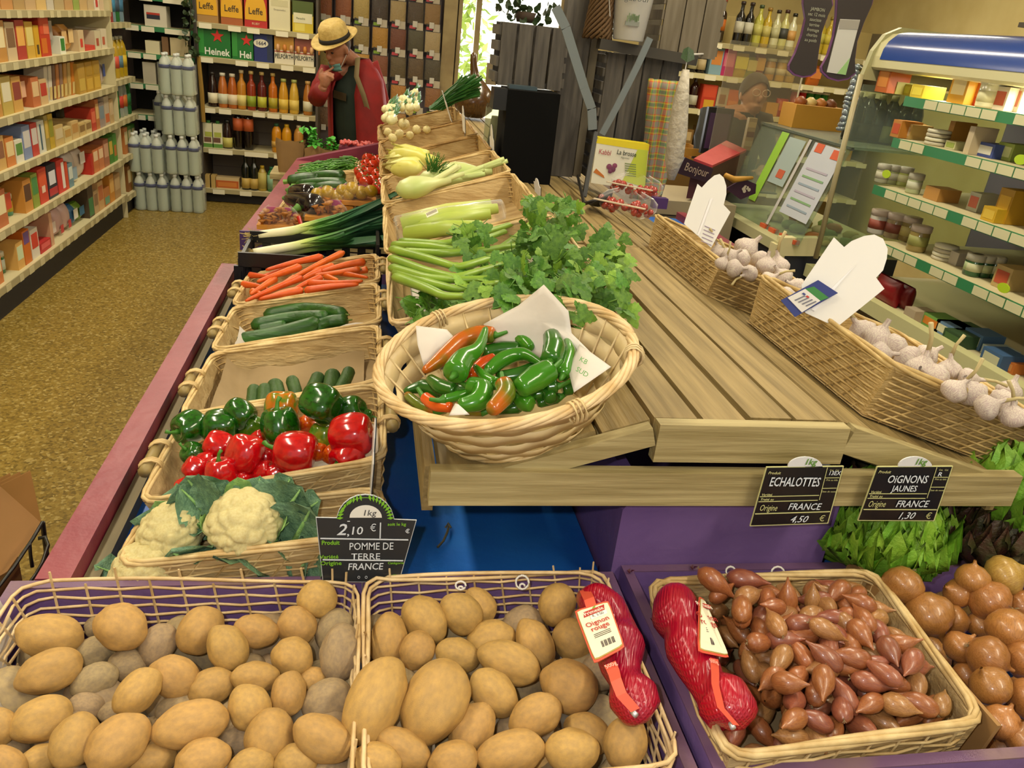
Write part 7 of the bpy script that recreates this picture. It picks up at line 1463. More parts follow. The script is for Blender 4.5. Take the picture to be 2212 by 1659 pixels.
# black scoop and bags of cherry tomatoes
sc = thing('scoop', 'black metal scoop lying at the end of the slats', 'scoop', tuple(Z(1290, 435, 1.23))); ax = (Z(1322, 395, 1.25)-Z(1270, 455, 1.25)).normalized(); cz = Z(1298, 425, 1.245); nz_ = ((CC-cz).normalized()*.9+Vector((-.4, 0, .2))).normalized(); nz_ = (nz_-ax*nz_.dot(ax)).normalized(); bz = nz_.cross(ax)
M_ = Matrix((ax*.072, bz*.045, nz_*.03)).transposed().to_4x4(); M_.translation = cz-Vector(sc.location)
bb = MB(); bb.grid(lambda u, v: (v*math.cos(2*PI*u), v*math.sin(2*PI*u), v*v-1), 22, 7, M_, True); o = bb.build('bowl', C('#1c1b1a', .4), sc, True); s_ = o.modifiers.new('t', 'SOLIDIFY'); s_.thickness = .002
MB().tube([cz-ax*.055-Vector(sc.location), Z(1262, 440, 1.22)-Vector(sc.location), Z(1248, 380, 1.25)-Vector(sc.location)], [.006, .006, .005], 7).build('handle', C('#1c1b1a', .4), sc, True)
cherry = with_mat(ico(2, lambda v: v), mat('cherry_tomato', '#8e1a0e', .2, '#a8300f', 4, coat=.3, val=.1), 'cherry_tomato')
for px, py, z, lab in ((1352, 462, 1.215, 'clear bag of cherry tomatoes at the slat end, near one'), (1372, 422, 1.215, 'clear bag of cherry tomatoes behind the near bag')):
    c = Z(px, py, z); t = thing('tomato_bag', lab, 'tomato bag', tuple(c), 0, 'bags of cherry tomatoes')
    for i in range(26): o = link('cherry_tomato', cherry, t); u = rnd(-1, 1); o.location = (u*.062+rnd(-.01, .01), -u*.05+rnd(-.028, .028), rnd(.005, .035)); o.scale = (rnd(.010, .0125),)*3
    b = MB(); b.grid(lambda u, v: Matrix.Rotation(-.68, 4, 'Z') @ Vector((.098*math.cos(2*PI*u)*math.sin(PI*(.05+.9*v))**.5, .052*math.sin(2*PI*u)*math.sin(PI*(.05+.9*v))**.5, -.006+.075*v+.006*math.sin(u*31))), 22, 6, None, True); b.build('film', film, t, True)
    MB().box((-.01, -.045, .035), (.17, .012, .003), Matrix.Rotation(-.68, 4, 'Z')).build('card_edge', C('#c8b8a0', .6), t)
# dried gourd, brown tag and film roll by the doorway
gd = thing('gourd', 'big brown ribbed gourd with a long neck by the doorway', 'gourd', (.60, 4.80, 1.21)); M_ = bulb([(.02, 0), (.5, .03), (.9, .35), (1, .75), (.86, 1.2), (.5, 1.6), (.24, 1.85), (.17, 2.3), (.15, 2.75), (.05, 2.85)], 1, .05, 14)
o = M_.build('body', mat('gourd_skin', '#5a3a14', .25, '#3c250c', 5, coat=.4, stretch=(6, 6, .5)), gd, True); o.scale = (.115, .115, .122)
p = Y(1062, 160, 4.2); tag(MB().box(tuple(p), (.055, .004, .10), None).build('card_tag', C('#8a7a5c', .7)), 'brown card tag beside the gourd in front of the doorway', 'tag')
t = thing('film_pack', 'clear wrapped pack leaning left of the black box', 'pack', (.50, 3.25, 1.2)); b = MB(); b.grid(lambda u, v: (.045*math.cos(2*PI*u), .03*math.sin(2*PI*u), .22*v+.01*math.sin(u*20)), 14, 6, None, True); b.build('film', glassy('wrinkled_film', '#d8dcc8', .12, .1), t, True); MB().tube([(0, 0, .005), (.01, 0, .18)], [.036, .03], 9).build('contents', C('#6a6440', .7), t, True)
# ================================================================ till counter, cashier behind clear screen
cn = thing('till_counter', 'beige till counter with a dark purple greeting board', 'counter', (1.76, 4.35, 0))
MB().box((1.70, 4.30, .48), (.54, .50, .96)).build('body', mat('beige_laminate', '#a39578', .5), cn, world=True)
MB().box((1.585, 4.045, .70), (.11, .012, .36)).build('inset_panel', C('#6a604c', .6), cn, world=True); MB().box((1.585, 4.046, .70), (.125, .008, .375)).build('panel_frame', C('#241c14', .6), cn, world=True)
bq = [Y(1462, 374, 4.05), Y(1530, 396, 4.05), Y(1541, 365, 4.05), Y(1480, 340, 4.05)]; MB().prism(bq, (0, .015, 0)).build('greeting_board', C('#2c0f24', .5), cn, world=True)
gr = (bq[1]-bq[0]).normalized(); text('Bonjour', Y(1502, 375, 4.045), gr, ZR, .042, C('#b8a08a', .6), cn, sx=.72, bold=.004)
MB().prism([Y(1568, 408, 4.05), Y(1600, 431, 4.05), Y(1632, 418, 4.05), Y(1634, 398, 4.05), Y(1606, 386, 4.05)], (0, .012, 0)).build('purple_panel', C('#3a1634', .5), cn, world=True)
b = MB()
for px, py in ((1606, 408), (1610, 404), (1614, 406), (1608, 413), (1618, 410)): b.lathe([(.001, -.001), (.010, -.001), (.010, .001), (.001, .001)], 6, Matrix.Translation(Y(px, py, 4.045)) @ Matrix.Rotation(PI/2, 4, 'X'))
b.build('flower_mark', C('#c8bca8', .6), cn, world=True)
bx_ = thing('sloped_box', 'sloping red-topped box on the till counter', 'box', (1.80, 4.32, .96)); a0, a1, a2, a3 = Y(1498, 347, 4.10), Y(1538, 362, 4.10), Y(1612, 328, 4.5), Y(1568, 308, 4.5)
MB().hexa([Vector((v.x, v.y, .97)) for v in (a0, a1, a2, a3)], [a0, a1, a2, a3]).build('case', C('#4a1f2a', .5), bx_, world=True); up_ = Vector((0, 0, .012)); MB().hexa([v for v in (a0, a1, a2, a3)], [v+up_ for v in (a0, a1, a2, a3)]).build('lid', mat('red_lid', '#b0303c', .5, '#b83a44', 9), bx_, world=True)
t = thing('nutcracker', 'tan wooden tool lying on the till counter edge', 'tool', tuple(Y(1590, 388, 4.03))); MB().tube([Y(1566, 378, 4.03), Y(1585, 388, 4.02), Y(1625, 384, 4.03)], [.022, .03, .014], 8, flat=.6).build('body', C('#b8862a', .5), t, True, world=True)
wc = thing('wooden_crate', 'small yellow wooden crate holding a dark bottle near the till', 'crate', (1.87, 5.0, 1.0)); 
for yy, zz in ((4.86, .06), (4.86, .12), (5.12, .06), (5.12, .12)): MB().box((0, yy-5.0, zz), (.40, .012, .045)).build('slat', C('#a8782a', .6), wc)
for xx in (-.2, .2): MB().box((xx, 0, .09), (.012, .26, .10)).build('end_board', C('#9a6c26', .6), wc)
MB().tube([(-.12, -.14, .11), (-.05, -.16, .22), (.04, -.14, .11)], .006, 5).build('rope_handle', C('#5a4020', .8), wc)
bs = thing('back_counter', 'brown work counter behind the till', 'counter', (1.80, 5.05, 0)); MB().box((0, 0, .5), (.58, .5, 1.0)).build('body', C('#7a5a28', .6), bs)
bottle('dark bottle with white label in the yellow crate', (1.82, 4.99, 1.0), 'wine', '#14100c', '#b8b498', '#b8a878', (.1, .5), .9)
sd_ = thing('clear_screen', 'clear plastic screen in front of the cashier', 'screen', (2.14, 4.42, .98)); MB().box((0, 0, .40), (.46, .006, .78)).build('pane', glassy('acrylic', '#e8e4d4', .07, .05), sd_); MB().box((0, 0, .004), (.46, .06, .008)).build('foot', C('#8a8a84', .3), sd_); MB().box((.23, 0, .40), (.006, .01, .78)).build('edge', C('#c8c4b0', .3), sd_)
mn = thing('monitor', 'dark till screen with purple glow by the clear panel', 'monitor', (2.02, 4.62, .98)); MB().box((0, 0, .30), (.16, .03, .26)).build('case', C('#16141a', .5), mn); MB().box((0, -.017, .30), (.13, .004, .20)).build('screen', C('#4a3456', .3), mn); MB().box((0, .01, .09), (.04, .03, .18)).build('stand', C('#16141a', .5), mn)
t = thing('ticket_stand', 'tall narrow ticket stand with stripes beside the till screen', 'stand', (2.18, 4.52, .98)); MB().box((0, 0, .20), (.05, .03, .40)).build('column', C('#a89878', .5), t)
for k, c_ in enumerate(('#a88a6a', '#7a3a4a', '#c8c0a0', '#24303a', '#b8b49a', '#6a3a1c', '#c8b890')): MB().box((0, -.017, .05+k*.052), (.044, .003, .03)).build('stripe', C(c_, .5), t)
def cashier():
    t = thing('person', 'person in dark clothes and glasses standing behind the clear screen at the till', 'person', (2.30, 4.98, 0)); sk = mat('skin_tone_b', '#a87a5c', .5); b = MB()
    hc = Y(1628, 205, 4.98)-Vector(t.location)
    b.tube([(0, .02, .9), (0, .02, 1.15), (0, .01, 1.36), (hc.x, hc.y, hc.z-.10)], [.13, .14, .10, .05], 14)
    def E_(c, r): b.grid(lambda u, v: (c[0]+r[0]*math.cos(2*PI*u)*math.sin(PI*(.02+.96*v)), c[1]+r[1]*math.sin(2*PI*u)*math.sin(PI*(.02+.96*v)), c[2]+r[2]*math.cos(PI*(.02+.96*v))), 18, 12, None, True)
    E_((hc.x, hc.y, hc.z+.01), (.078, .095, .11)); E_((hc.x, hc.y-.03, hc.z-.06), (.055, .06, .055)); E_((hc.x, hc.y-.10, hc.z-.015), (.014, .02, .024)); E_((hc.x-.08, hc.y, hc.z-.01), (.012, .02, .032)); E_((hc.x+.08, hc.y, hc.z-.01), (.012, .02, .032)); E_((hc.x, hc.y-.088, hc.z-.06), (.026, .01, .008))
    for s in (-1, 1):
        sh, el, wr = Vector((s*.18, .02, 1.33)), Vector((s*.24, -.08, 1.08)), Vector((s*.10, -.26, 1.06)); b.tube([(0, .02, 1.36), sh, sh.lerp(el, .5), el, el.lerp(wr, .6), wr], [.06, .06, .05, .042, .034, .026], 10)
        d = Vector((-s*.35, -1, 0)).normalized(); sv = d.cross(ZR); b.tube([wr, wr+d*.045, wr+d*.08], [.026, .038, .032], 9, flat=.6)
        for k in range(4): q = wr+d*.075+sv*(.027-.018*k); b.tube([q, q+d*.035-Vector((0, 0, .004)), q+d*(.055, .066, .06, .045)[k]-Vector((0, 0, .018))], [.0095, .009, .007], 7)
        b.tube([wr+d*.02+sv*(s*.032), wr+d*.05+sv*(s*.052), wr+d*.075+sv*(s*.05)], [.012, .010, .008], 7)
        b.tube([(s*.09, .02, .9), (s*.09, 0, .48), (s*.09, .02, .09), (s*.09, -.12, .04)], [.09, .058, .042, .034], 10)
    o = b.build('body', sk, t, True); md = o.modifiers.new('r', 'REMESH'); md.mode = 'VOXEL'; md.voxel_size = .008; md.use_smooth_shade = True
    dk = mat('dark_olive_top', '#23221c', .8); bb = MB()
    bb.grid(lambda u, v: ((.20-.10*max(0, v-.75)/.25)*math.cos(2*PI*u)*(.9+.1*v), .02+(.155-.07*max(0, v-.75)/.25)*math.sin(2*PI*u), .84+.54*v), 26, 10, None, True); bb.build('top', dk, t, True)
    for s in (-1, 1):
        sh, el, wr = Vector((s*.18, .02, 1.33)), Vector((s*.24, -.08, 1.08)), Vector((s*.10, -.26, 1.06)); MB().tube([sh-Vector((s*.08, 0, 0)), sh, sh.lerp(el, .5), el, el.lerp(wr, .75)], [.07, .075, .066, .056, .044], 12).build('sleeve', dk, t, True)
        MB().tube([(s*.09, .02, .88), (s*.09, .0, .48), (s*.09, .02, .07)], [.105, .078, .065], 12).build('trouser_leg', C('#1a1a1e', .8), t, True)
        MB().tube([(s*.09, .07, .05), (s*.09, 0, .05), (s*.09, -.14, .04)], [.04, .046, .03], 9).build('shoe', C('#141210', .5), t, True)
        MB().tube([(hc.x+s*.033+.026*math.cos(a), hc.y-.102, hc.z+.02+.02*math.sin(a)) for a in [2*PI*i/14 for i in range(14)]], .0025, 5, True).build('glasses_rim', C('#d0b8a0', .3), t, True)
    bb = MB(); pol = lambda u, v: PI*(.03+(.62 if u < .5 else .62-.34*math.sin(2*PI*(u-.5)))*v); bb.grid(lambda u, v: (hc.x+.09*math.cos(2*PI*u)*math.sin(pol(u, v)), hc.y+.004+.108*math.sin(2*PI*u)*math.sin(pol(u, v)), hc.z+.018+.116*math.cos(pol(u, v))), 28, 9, None, True); bb.build('hair', C('#4a3a28', .8), t, True)
cashier()
# ================================================================ deli counter with sloping glass
dc = thing('deli_counter', 'deli counter with sloping glass front and dark base', 'counter', (2.35, 3.95, 0)); XD = 2.03
MB().box((2.35, 4.03, .42), (.62, .94, .84)).build('base', mat('charcoal_panel', '#2c2e38', .5), dc, world=True)
MB().box((2.33, 4.04, .865), (.68, .96, .05)).build('cream_ledge', C('#b8b488', .45), dc, world=True)
MB().beam((2.0, 3.575, .87), (2.30, 3.56, .89), .05, .09).build('corner_post', cream, dc, world=True); MB().box((2.005, 3.58, .70), (.06, .06, .36)).build('leg_post', cream, dc, world=True)
MB().tube([(2.0, 4.46, .55), (2.0, 4.46, 1.02)], .018, 8).build('far_post', C('#c8be7a', .5), dc, True, world=True)
MB().hexa([(2.06, 3.50, .89), (2.066, 3.50, .89), (2.066, 4.42, .89), (2.06, 4.42, .89)], [(2.20, 3.50, 1.36), (2.206, 3.50, 1.36), (2.206, 4.42, 1.36), (2.20, 4.42, 1.36)]).build('glass_front', glassy('deli_glass', '#dfe8dc', .02, .03), dc, world=True)
MB().box((2.42, 3.96, 1.365), (.46, .94, .012)).build('glass_top', glassy('deli_glass', '#dfe8dc', .02, .03), dc, world=True)
MB().box((2.205, 3.96, 1.36), (.014, .94, .014)).build('top_trim', C('#4a4e48', .4), dc, world=True)
def slant(y0, y1, v0, v1, col, nm, off=.004, parent=dc):
    f_ = lambda yy, v: (2.06+.14*v-off, yy, .89+.47*v+off*.3); MB().prism([f_(y0, v0), f_(y1, v0), f_(y1, v1), f_(y0, v1)], (-.0012, 0, .0004)).build(nm, C(col, .5), parent, world=True)
slant(3.52, 3.80, .22, .97, '#b8bcc4', 'notice_sheet'); slant(3.84, 3.865, .05, .98, '#b8b4b0', 'divider_strip'); slant(3.885, 4.06, .45, .95, '#98a8a4', 'notice_sheet'); slant(4.08, 4.16, .2, .98, '#8ab83a', 'green_strip')
for y0, v0, c_ in ((3.54, .86, '#c8542a'), (3.70, .88, '#c8542a'), (3.93, .52, '#b8583a')): slant(y0, y0+.07, v0, v0+.09, c_, 'orange_note', .0062)
for k in range(6): slant(3.56, 3.76, .30+k*.08, .32+k*.08, ['#8a9aa8', '#7aa070', '#a8a0b0'][k % 3], 'print_line', .0062)
for k, yy in enumerate((3.56, 3.66, 3.78, 3.88)): MB().box((2.07, yy, .90), (.03, .06, .02)).build('orange_label', C('#c8562c', .5), dc, world=True)
for k in range(14): MB().lathe([(.04, 0), (.045, .02), (.03, .035), (.002, .04)], 10, Matrix.Translation((2.22+.13*(k % 3), 3.56+.085*(k//2), .895))).build('food_tray', C(['#b8a86a', '#8a9a5a', '#c8b890', '#b0703a', '#7a8a4a'][k % 5], .6), dc, True, world=True)
kb = thing('cardboard_tray', 'yellow cardboard tray of snacks on the deli counter top', 'tray', (2.42, 4.30, 1.372)); MB().box((0, 0, .06), (.30, .16, .12)).build('tray', C('#b8862c', .7), kb)
for k in range(4): MB().lathe([(.03, 0), (.036, .03), (.01, .05)], 9, Matrix.Translation((-.09+.06*k, 0, .11))).build('packet', C(['#8a4a1c', '#c8b070', '#a86a2a', '#6a3a1a'][k], .5), kb, True)
for i in range(6): bottle('dark small bottle on the deli counter top, %s from left' % ordn(i), (2.36+.052*i, 3.80-.02*i, 1.372), 'oil', '#1c1812', '#8a8a5a' if i > 2 else '#2a2418', '#a89a70', (.05, .4), .8, 'bottle', 'dark bottles on the deli counter')
# ================================================================ liquor and snack shelves on the far right wall
YL = 6.80; ls = thing('shelf_unit', 'liquor and snack shelving on the cream far right wall', 'shelving', (3.4, 7.0, 0))
MB().box((3.45, 7.20, 1.0), (1.96, .02, 2.0)).build('back_panel', C('#b8a468', .7), ls, world=True)
ZL = [.25, .60, .93, 1.245, 1.528, 1.778]
for k, z in enumerate(ZL): shelf_board(ls, (3.47, 7.0, z-.012), (1.92, .40, .022), 'y', [2.62+i*.2 for i in range(10)], 'cream' if k < 5 else 'olive')
for x in (2.50, 4.44): MB().box((x, 7.0, 1.0), (.02, .40, 2.0)).build('side_panel', C('#6a604c', .6), ls, world=True)
def xl(px, py): return Y(px, py, YL+.06).x
LQ = [(1513,'#1c0c10','#8a2024','wine','#1a1210',1.0),(1533,'#b8a882','#b86a2a','oil','#c8c4b0',1.18),(1552,'#24150c','#b0601c','wine','#7a2a18',1.05),(1592,'#181410','#b8b4a0','wine','#2a1c18',1.05),(1612,'#16120e','#b8b4a0','wine','#2a1c18',1.05),(1633,'#a8a442','#b0aa5a','wine','#3a4a2a',1.02),(1652,'#b09428','#b0a45a','wine','#8a6a2a',.98),(1672,'#b8b48a','#a8a47a','wine','#2a2018',.95),(1690,'#b0aa6a','#3a3a34','wine','#3a1c18',.98),(1708,'#c0bc9a','#b88a4a','wine','#1c1a14',.92),(1790,'#b0982a','#b8a83a','wine','#7a6a1c',.95),(1772,'#a8942c','#b0a84a','wine','#6a5a24',.95)]
for i, (px, b_, l_, kd, cp, h) in enumerate(LQ): bottle('%s spirit bottle, %s from left on the top liquor shelf' % (cname(b_), ordn(i)), (xl(px, 80), YL+.06, ZL[5]), kd, b_, l_, cp, (.28, .55), h, 'bottle', 'bottles on the top liquor shelf')
SN = [('B',1497,'#14100c','#b8b08a'),('B',1516,'#1c140c','#b8a47a'),('b',1543,.11,.22,'#7a9aa8',A('#c8803a')),('b',1570,.11,.21,'#a81c5a',A('#c86a7a')),('p',1598,.14,.19,'#b89a14',A('#c8b83a')),('p',1622,.10,.17,'#8a8a3a',A('#b8a85a')),('p',1640,.09,.2,'#8a3a1a',A('#b88a3a')),('j',1666,'#a87a34','#b8a884'),('j',1690,'#b08a34','#c8b890'),('j',1712,'#a8883a','#b8a470'),('p',1764,.12,.16,'#b8601a',A('#c87a3a'))]
for i, q in enumerate(SN):
    c = (xl(q[1], 150), YL+.09, ZL[4]); g = 'goods on the second liquor shelf'; lab = '%s from left on the shelf under the spirits' % ordn(i)
    if q[0] == 'b': box_pack('%s snack carton, %s' % (cname(q[4]), lab), c, (q[2], .09, q[3]), 'y', q[4], q[5], 'carton', g)
    elif q[0] == 'p': pouch('%s crisp bag, %s' % (cname(q[4]), lab), c, (q[2], .09, q[3]), 'y', q[4], q[5], 'bag', g)
    elif q[0] == 'B': bottle('dark wine bottle, %s' % lab, c, 'wine', q[2], q[3], '#1a1410', (.1, .42), .85, 'bottle', g)
    else: bottle('glass jar of snacks, %s' % lab, c, 'jar', q[2], q[3], '#b8b49a', (.3, .6), 1.7, 'jar', g, 'jar', fat=1.2)
SN2 = [('B',1497,'#2a0c0c','#b8b4a0'),('b',1527,.13,.20,'#b8341a',[(.08,.92,.5,.95,'#c8482a'),(.2,.9,.05,.4,'#c89a2a')]),('b',1556,.10,.19,'#a89878',[(.2,.8,.3,.7,'#8a5a1c'),(0,1,0,.2,'#4a5a6a')]),('b',1580,.10,.18,'#b8581a',[(.1,.9,.08,.5,'#c8762a')]),('b',1668,.11,.11,'#b8862a',None),('p',1692,.11,.15,'#b03a1c',A('#c8602a')),('c',1716,'#a8201c','#b8541c'),('c',1732,'#a8201c','#b8541c'),('c',1749,'#2f6a24','#7a9a2a'),('c',1764,'#2c6422','#8a9a2a'),('c',1780,'#2f6a24','#7a9a2a'),('p',1800,.10,.15,'#b04a1c',A('#c86a34'))]
for i, q in enumerate(SN2):
    c = (xl(q[1], 225), YL+.09, ZL[3]); g = 'goods on the third liquor shelf'; lab = '%s from left on the third shelf down, liquor wall' % ordn(i)
    if q[0] == 'b': box_pack('%s biscuit carton, %s' % (cname(q[4]), lab), c, (q[2], .09, q[3]), 'y', q[4], q[5], 'carton', g)
    elif q[0] == 'p': pouch('%s snack bag, %s' % (cname(q[4]), lab), c, (q[2], .09, q[3]), 'y', q[4], q[5], 'bag', g)
    elif q[0] == 'B': bottle('dark red wine bottle, %s' % lab, c, 'wine', q[2], q[3], '#1a1410', (.1, .4), .85, 'bottle', g)
    else: bottle('%s snack tube, %s' % (cname(q[2]), lab), c, 'can', q[2], q[3], '#b8b0a0', (.06, .34), 1, 'can', g, 'snack_tube')
for i in range(8): box_pack('brown carton, %s from left on the lower shelf of the liquor wall' % ordn(i), (2.7+.22*i, YL+.12, ZL[2]), (.17, .16, .14+.03*(i % 3)), 'y', ['#7a5a2a', '#8a6a34', '#5a3a24', '#a8803a'][i % 4], A('#b8a070'), 'carton', 'cartons on the lower liquor shelf')
# ================================================================ two hanging chalkboards
cbm = mat('chalkboard', '#2c2420', .7); cbe = C('#6a3a6a', .5); YC = 2.6
def chalk(lab, pts, nm):
    t = thing('hanging_chalkboard', lab, 'chalkboard', tuple(Y(*pts[len(pts)//2], YC))); q = [Y(x, y_, YC) for x, y_ in pts]; c = sum(q, Vector())/len(q)
    MB().prism(q, (0, .012, 0)).build('purple_edge', cbe, t, world=True); MB().prism([c+(v-c)*.955+Vector((0, -.002, 0)) for v in q], (0, .012, 0)).build('board', cbm, t, world=True)
    for k in (0, -1): v = q[k]; MB().tube([v+Vector((0, .005, -.01)), Vector((v.x, YC+.005, RZ))], .0015, 4).build('cord', rope, t, world=True)
    return t
t = chalk('narrow-waisted chalkboard with handwritten lines hanging at the upper right', [(1742,-60),(1736,-20),(1735,8),(1740,40),(1732,75),(1718,115),(1704,142),(1704,152),(1716,163),(1734,168),(1752,165),(1763,157),(1765,140),(1769,110),(1776,70),(1788,35),(1800,10),(1796,-20),(1790,-60)], 0)
for k, s in enumerate(('JAMBON', 'sec 12 mois', 'saucisse', 'terrine', 'fromage', 'chorizo', 'au poids')): text(s, Y(1766-k*2.6, 24+k*11, YC-.003), XR, ZR, .010, C('#9a9a84', .7), t, sx=.9)
t = chalk('chalkboard with a white sheet hanging beside the blue fridge canopy', [(1812,-60),(1808,0),(1806,35),(1800,80),(1788,120),(1774,146),(1775,156),(1790,170),(1810,176),(1832,172),(1848,160),(1847,130),(1852,90),(1866,50),(1884,10),(1892,-20),(1894,-60)], 1)
MB().prism([Y(1786, 156, YC-.004), Y(1827, 162, YC-.004), Y(1858, 43, YC-.004), Y(1815, 41, YC-.004)], (0, .0015, 0)).build('white_sheet', C('#b8b6ae', .6), t, world=True); MB().prism([Y(1808, 159, YC-.005), Y(1827, 162, YC-.005), Y(1836, 125, YC-.005)], (0, .001, 0)).build('green_corner', C('#8ab070', .6), t, world=True); MB().prism([Y(1812, 62, YC-.005), Y(1853, 64, YC-.005), Y(1858, 44, YC-.005), Y(1815, 42, YC-.005)], (0, .001, 0)).build('sheet_header', C('#8f8a80', .6), t, world=True)
# braid of garlic-like silver packets beside it
t = thing('packet_strip', 'hanging strip of silver packets beside the fridge glass', 'strip', tuple(Y(1835, 260, 3.6)))
for k in range(13): v = Y(1852-k*2.9, 145+k*11, 3.6); MB().lathe([(.002, -.012), (.022, -.006), (.024, .006), (.002, .014)], 7, Matrix.Translation(v) @ Matrix.Rotation(.5*k, 4, 'Y')).build('packet', C('#8a9498', .25, metal=.5), t, True, world=True)
MB().tube([(2.19, 3.54, 1.70), tuple(Y(1852, 140, 3.6)), tuple(Y(1817, 277, 3.6))], .002, 4).build('cord', rope, t, world=True)
# ================================================================ open fridge along the right side
XF = 2.20; fg = thing('open_fridge', 'open multideck fridge with a blue curved canopy', 'fridge', (2.6, 2.1, 0)); Y0, Y1 = .4, 3.52
MB().box((3.0, (Y0+Y1)/2, .95), (.04, Y1-Y0, 1.9)).build('back_wall', mat('fridge_inside', '#8a8496', .5), fg, world=True)
MB().box((2.62, (Y0+Y1)/2, .36), (.78, Y1-Y0, .72)).build('base_cabinet', C('#b8b48c', .5), fg, world=True)
prof = [(2.30, 1.70), (2.215, 1.705), (2.20, 1.715), (2.20, 1.76), (2.215, 1.815), (2.26, 1.855), (2.34, 1.87), (3.02, 1.87), (3.02, 1.70)]
can = MB().prism([(x, Y0, z) for x, z in prof], (0, Y1-Y0, 0)); can.build('canopy', C('#c2bc90', .4), fg, world=True)
bl = mat('canopy_blue', '#1c3f8a', .22, coat=.3); arcp = [(2.1975, 1.748), (2.203, 1.79), (2.218, 1.822), (2.255, 1.8565), (2.30, 1.868), (2.40, 1.8735)]; vs = [(x, yy, z) for x, z in arcp for yy in (Y0, Y1-.06)]
MB().add(vs, [(2*i, 2*i+1, 2*i+3, 2*i+2) for i in range(len(arcp)-1)]).build('blue_panel', bl, fg, True, world=True)
MB().prism([(x, Y1-.008, z) for x, z in [(2.17, 1.66)]+[(2.19, 1.78), (2.23, 1.85), (2.30, 1.885), (3.02, 1.885), (3.02, 1.64)]], (0, .03, 0)).build('canopy_end', C('#a8a478', .4), fg, world=True)
MB().box((2.60, Y1+.0, 1.25), (.82, .010, .78)).build('end_glass', glassy('fridge_glass', '#dfe8d8', .05, .04), fg, world=True)
MB().tube([(2.115, 3.41, .86), (2.10, 3.41, 1.68)], .012, 8).build('glass_edge_post', C('#a89c74', .4), fg, True, world=True)
FZ = [.772, 1.03, 1.245, 1.45, 1.617]
for k, z in enumerate(FZ):
    xf = XF + (.0 if k == 0 else .0); e = Y1-.02 if k == 0 else (3.20 if k in (3, 4) else 3.24 if k == 2 else 3.02+.1)
    shelf_board(fg, ((xf+2.98)/2, (Y0+e)/2, z-.008), (2.98-xf, e-Y0, .014), 'w', [Y0+.05+i*.083 for i in range(int((e-Y0-.05)/.083))], 'green', mat('fridge_tag', '#c8c49a', .6))
MB().box((2.165, (Y0+Y1)/2, .775), (.05, Y1-Y0, .06)).build('bumper_rail', C('#c9c692', .4), fg, world=True)
lamp('AREA', 'fridge_tube', (2.34, 2.0, 1.69), 12, (1, .97, .92), .05, 2.6)
def yf(px, py, x=XF+.06): return X(px, py, x).y
FR = {4: [('b',1898,200,.09,.11,'#b8602a','#c8803a'),('b',1930,196,.10,.05,'#a8a04a',None),('b',1975,196,.10,.045,'#b8a82a','#c8c03a'),('b',2005,198,.08,.05,'#c8b01c','#d8c83a'),('b',2085,225,.10,.16,'#c8941c','#d8c89a'),('b',2125,215,.06,.17,'#b8441c','#c86a2a'),('t',2130,235,.07,.10,'#d8d4b0','#c8c49a'),('b',2175,240,.08,.08,'#d8cdb8','#b8583a'),('b',2206,245,.07,.09,'#d0c8b0','#b86a4a')],
      3: [('b',1955,290,.06,.07,'#b0742a','#b84a1c'),('b',1978,294,.06,.06,'#b89a5a','#c8b08a'),('b',1972,268,.05,.06,'#a8782a',None),('s',2025,300,.08,.07,'#c8c4b0',None),('b',2075,320,.06,.03,'#b8b88a','#8a9a4a'),('c',2068,312,.03,.10,'#a87a34',None),('c',2112,325,.03,.10,'#b8a888',None),('b',2150,335,.09,.05,'#3a4a8a','#c8c8c0'),('b',2190,345,.08,.06,'#8a9a4a','#b8c08a')],
      2: [('j',1905,385,0,0,'#a8a88a','#b8b49a'),('j',1925,388,0,0,'#9aa070','#b8b8a0'),('j',1950,395,0,0,'#a8b060','#c8c89a'),('j',1975,400,0,0,'#a0a880','#b8b8a0'),('c',2035,420,.09,.05,'#a87a3a',None),('b',2125,445,.06,.07,'#a8a890','#b8604a'),('b',2165,455,.07,.05,'#b8941c','#c8a83a'),('b',2195,440,.07,.12,'#a8801c','#c8a02a'),('b',2208,465,.05,.05,'#b89a3a',None)],
      1: [('J',1898,480,0,0,'#b8b4a8','#8a4030'),('J',1930,500,0,0,'#8a7a5a','#7a4030'),('J',1960,510,0,0,'#7a6a3a','#a89a5a'),('J',1985,515,0,0,'#857440','#8a8a4a'),('s',2040,550,.05,.06,'#b8b4a0',None),('b',2075,565,.08,.05,'#a8a090',None),('j',2105,575,0,0,'#24502c','#b8b890'),('j',2125,582,0,0,'#1f4a28','#a8b080'),('j',2145,590,0,0,'#24502c','#b8b890'),('j',2110,550,0,0,'#1c3f24','#9aa878'),('b',2190,600,.08,.08,'#a8905a','#a84a2c')],
      0: [('p',1920,625,.16,.11,'#7a1418','#8a1c1c'),('p',1955,615,.14,.10,'#6a1014',None),('b',1915,650,.06,.05,'#a8783a','#b8a070'),('b',1990,670,.07,.05,'#a89880',None),('g',2035,690,.11,.05,'#6a9a4a','#c87a2a'),('g',2100,680,.10,.05,'#3a5a34','#5a7a44'),('g',2105,660,.10,.05,'#2f4a2c','#4a6a3a'),('g',2060,730,.12,.05,'#5a7a9a','#c8c8a8'),('g',2120,745,.10,.06,'#4a6a8a','#c8c4a0'),('g',2170,765,.10,.06,'#3a5a80','#b8b898'),('b',2190,805,.09,.04,'#b86a2a','#c88a4a'),('b',2150,790,.08,.035,'#a8b4b0',None)]}
FN = {4: 'top', 3: 'second', 2: 'third', 1: 'fourth', 0: 'lowest visible'}
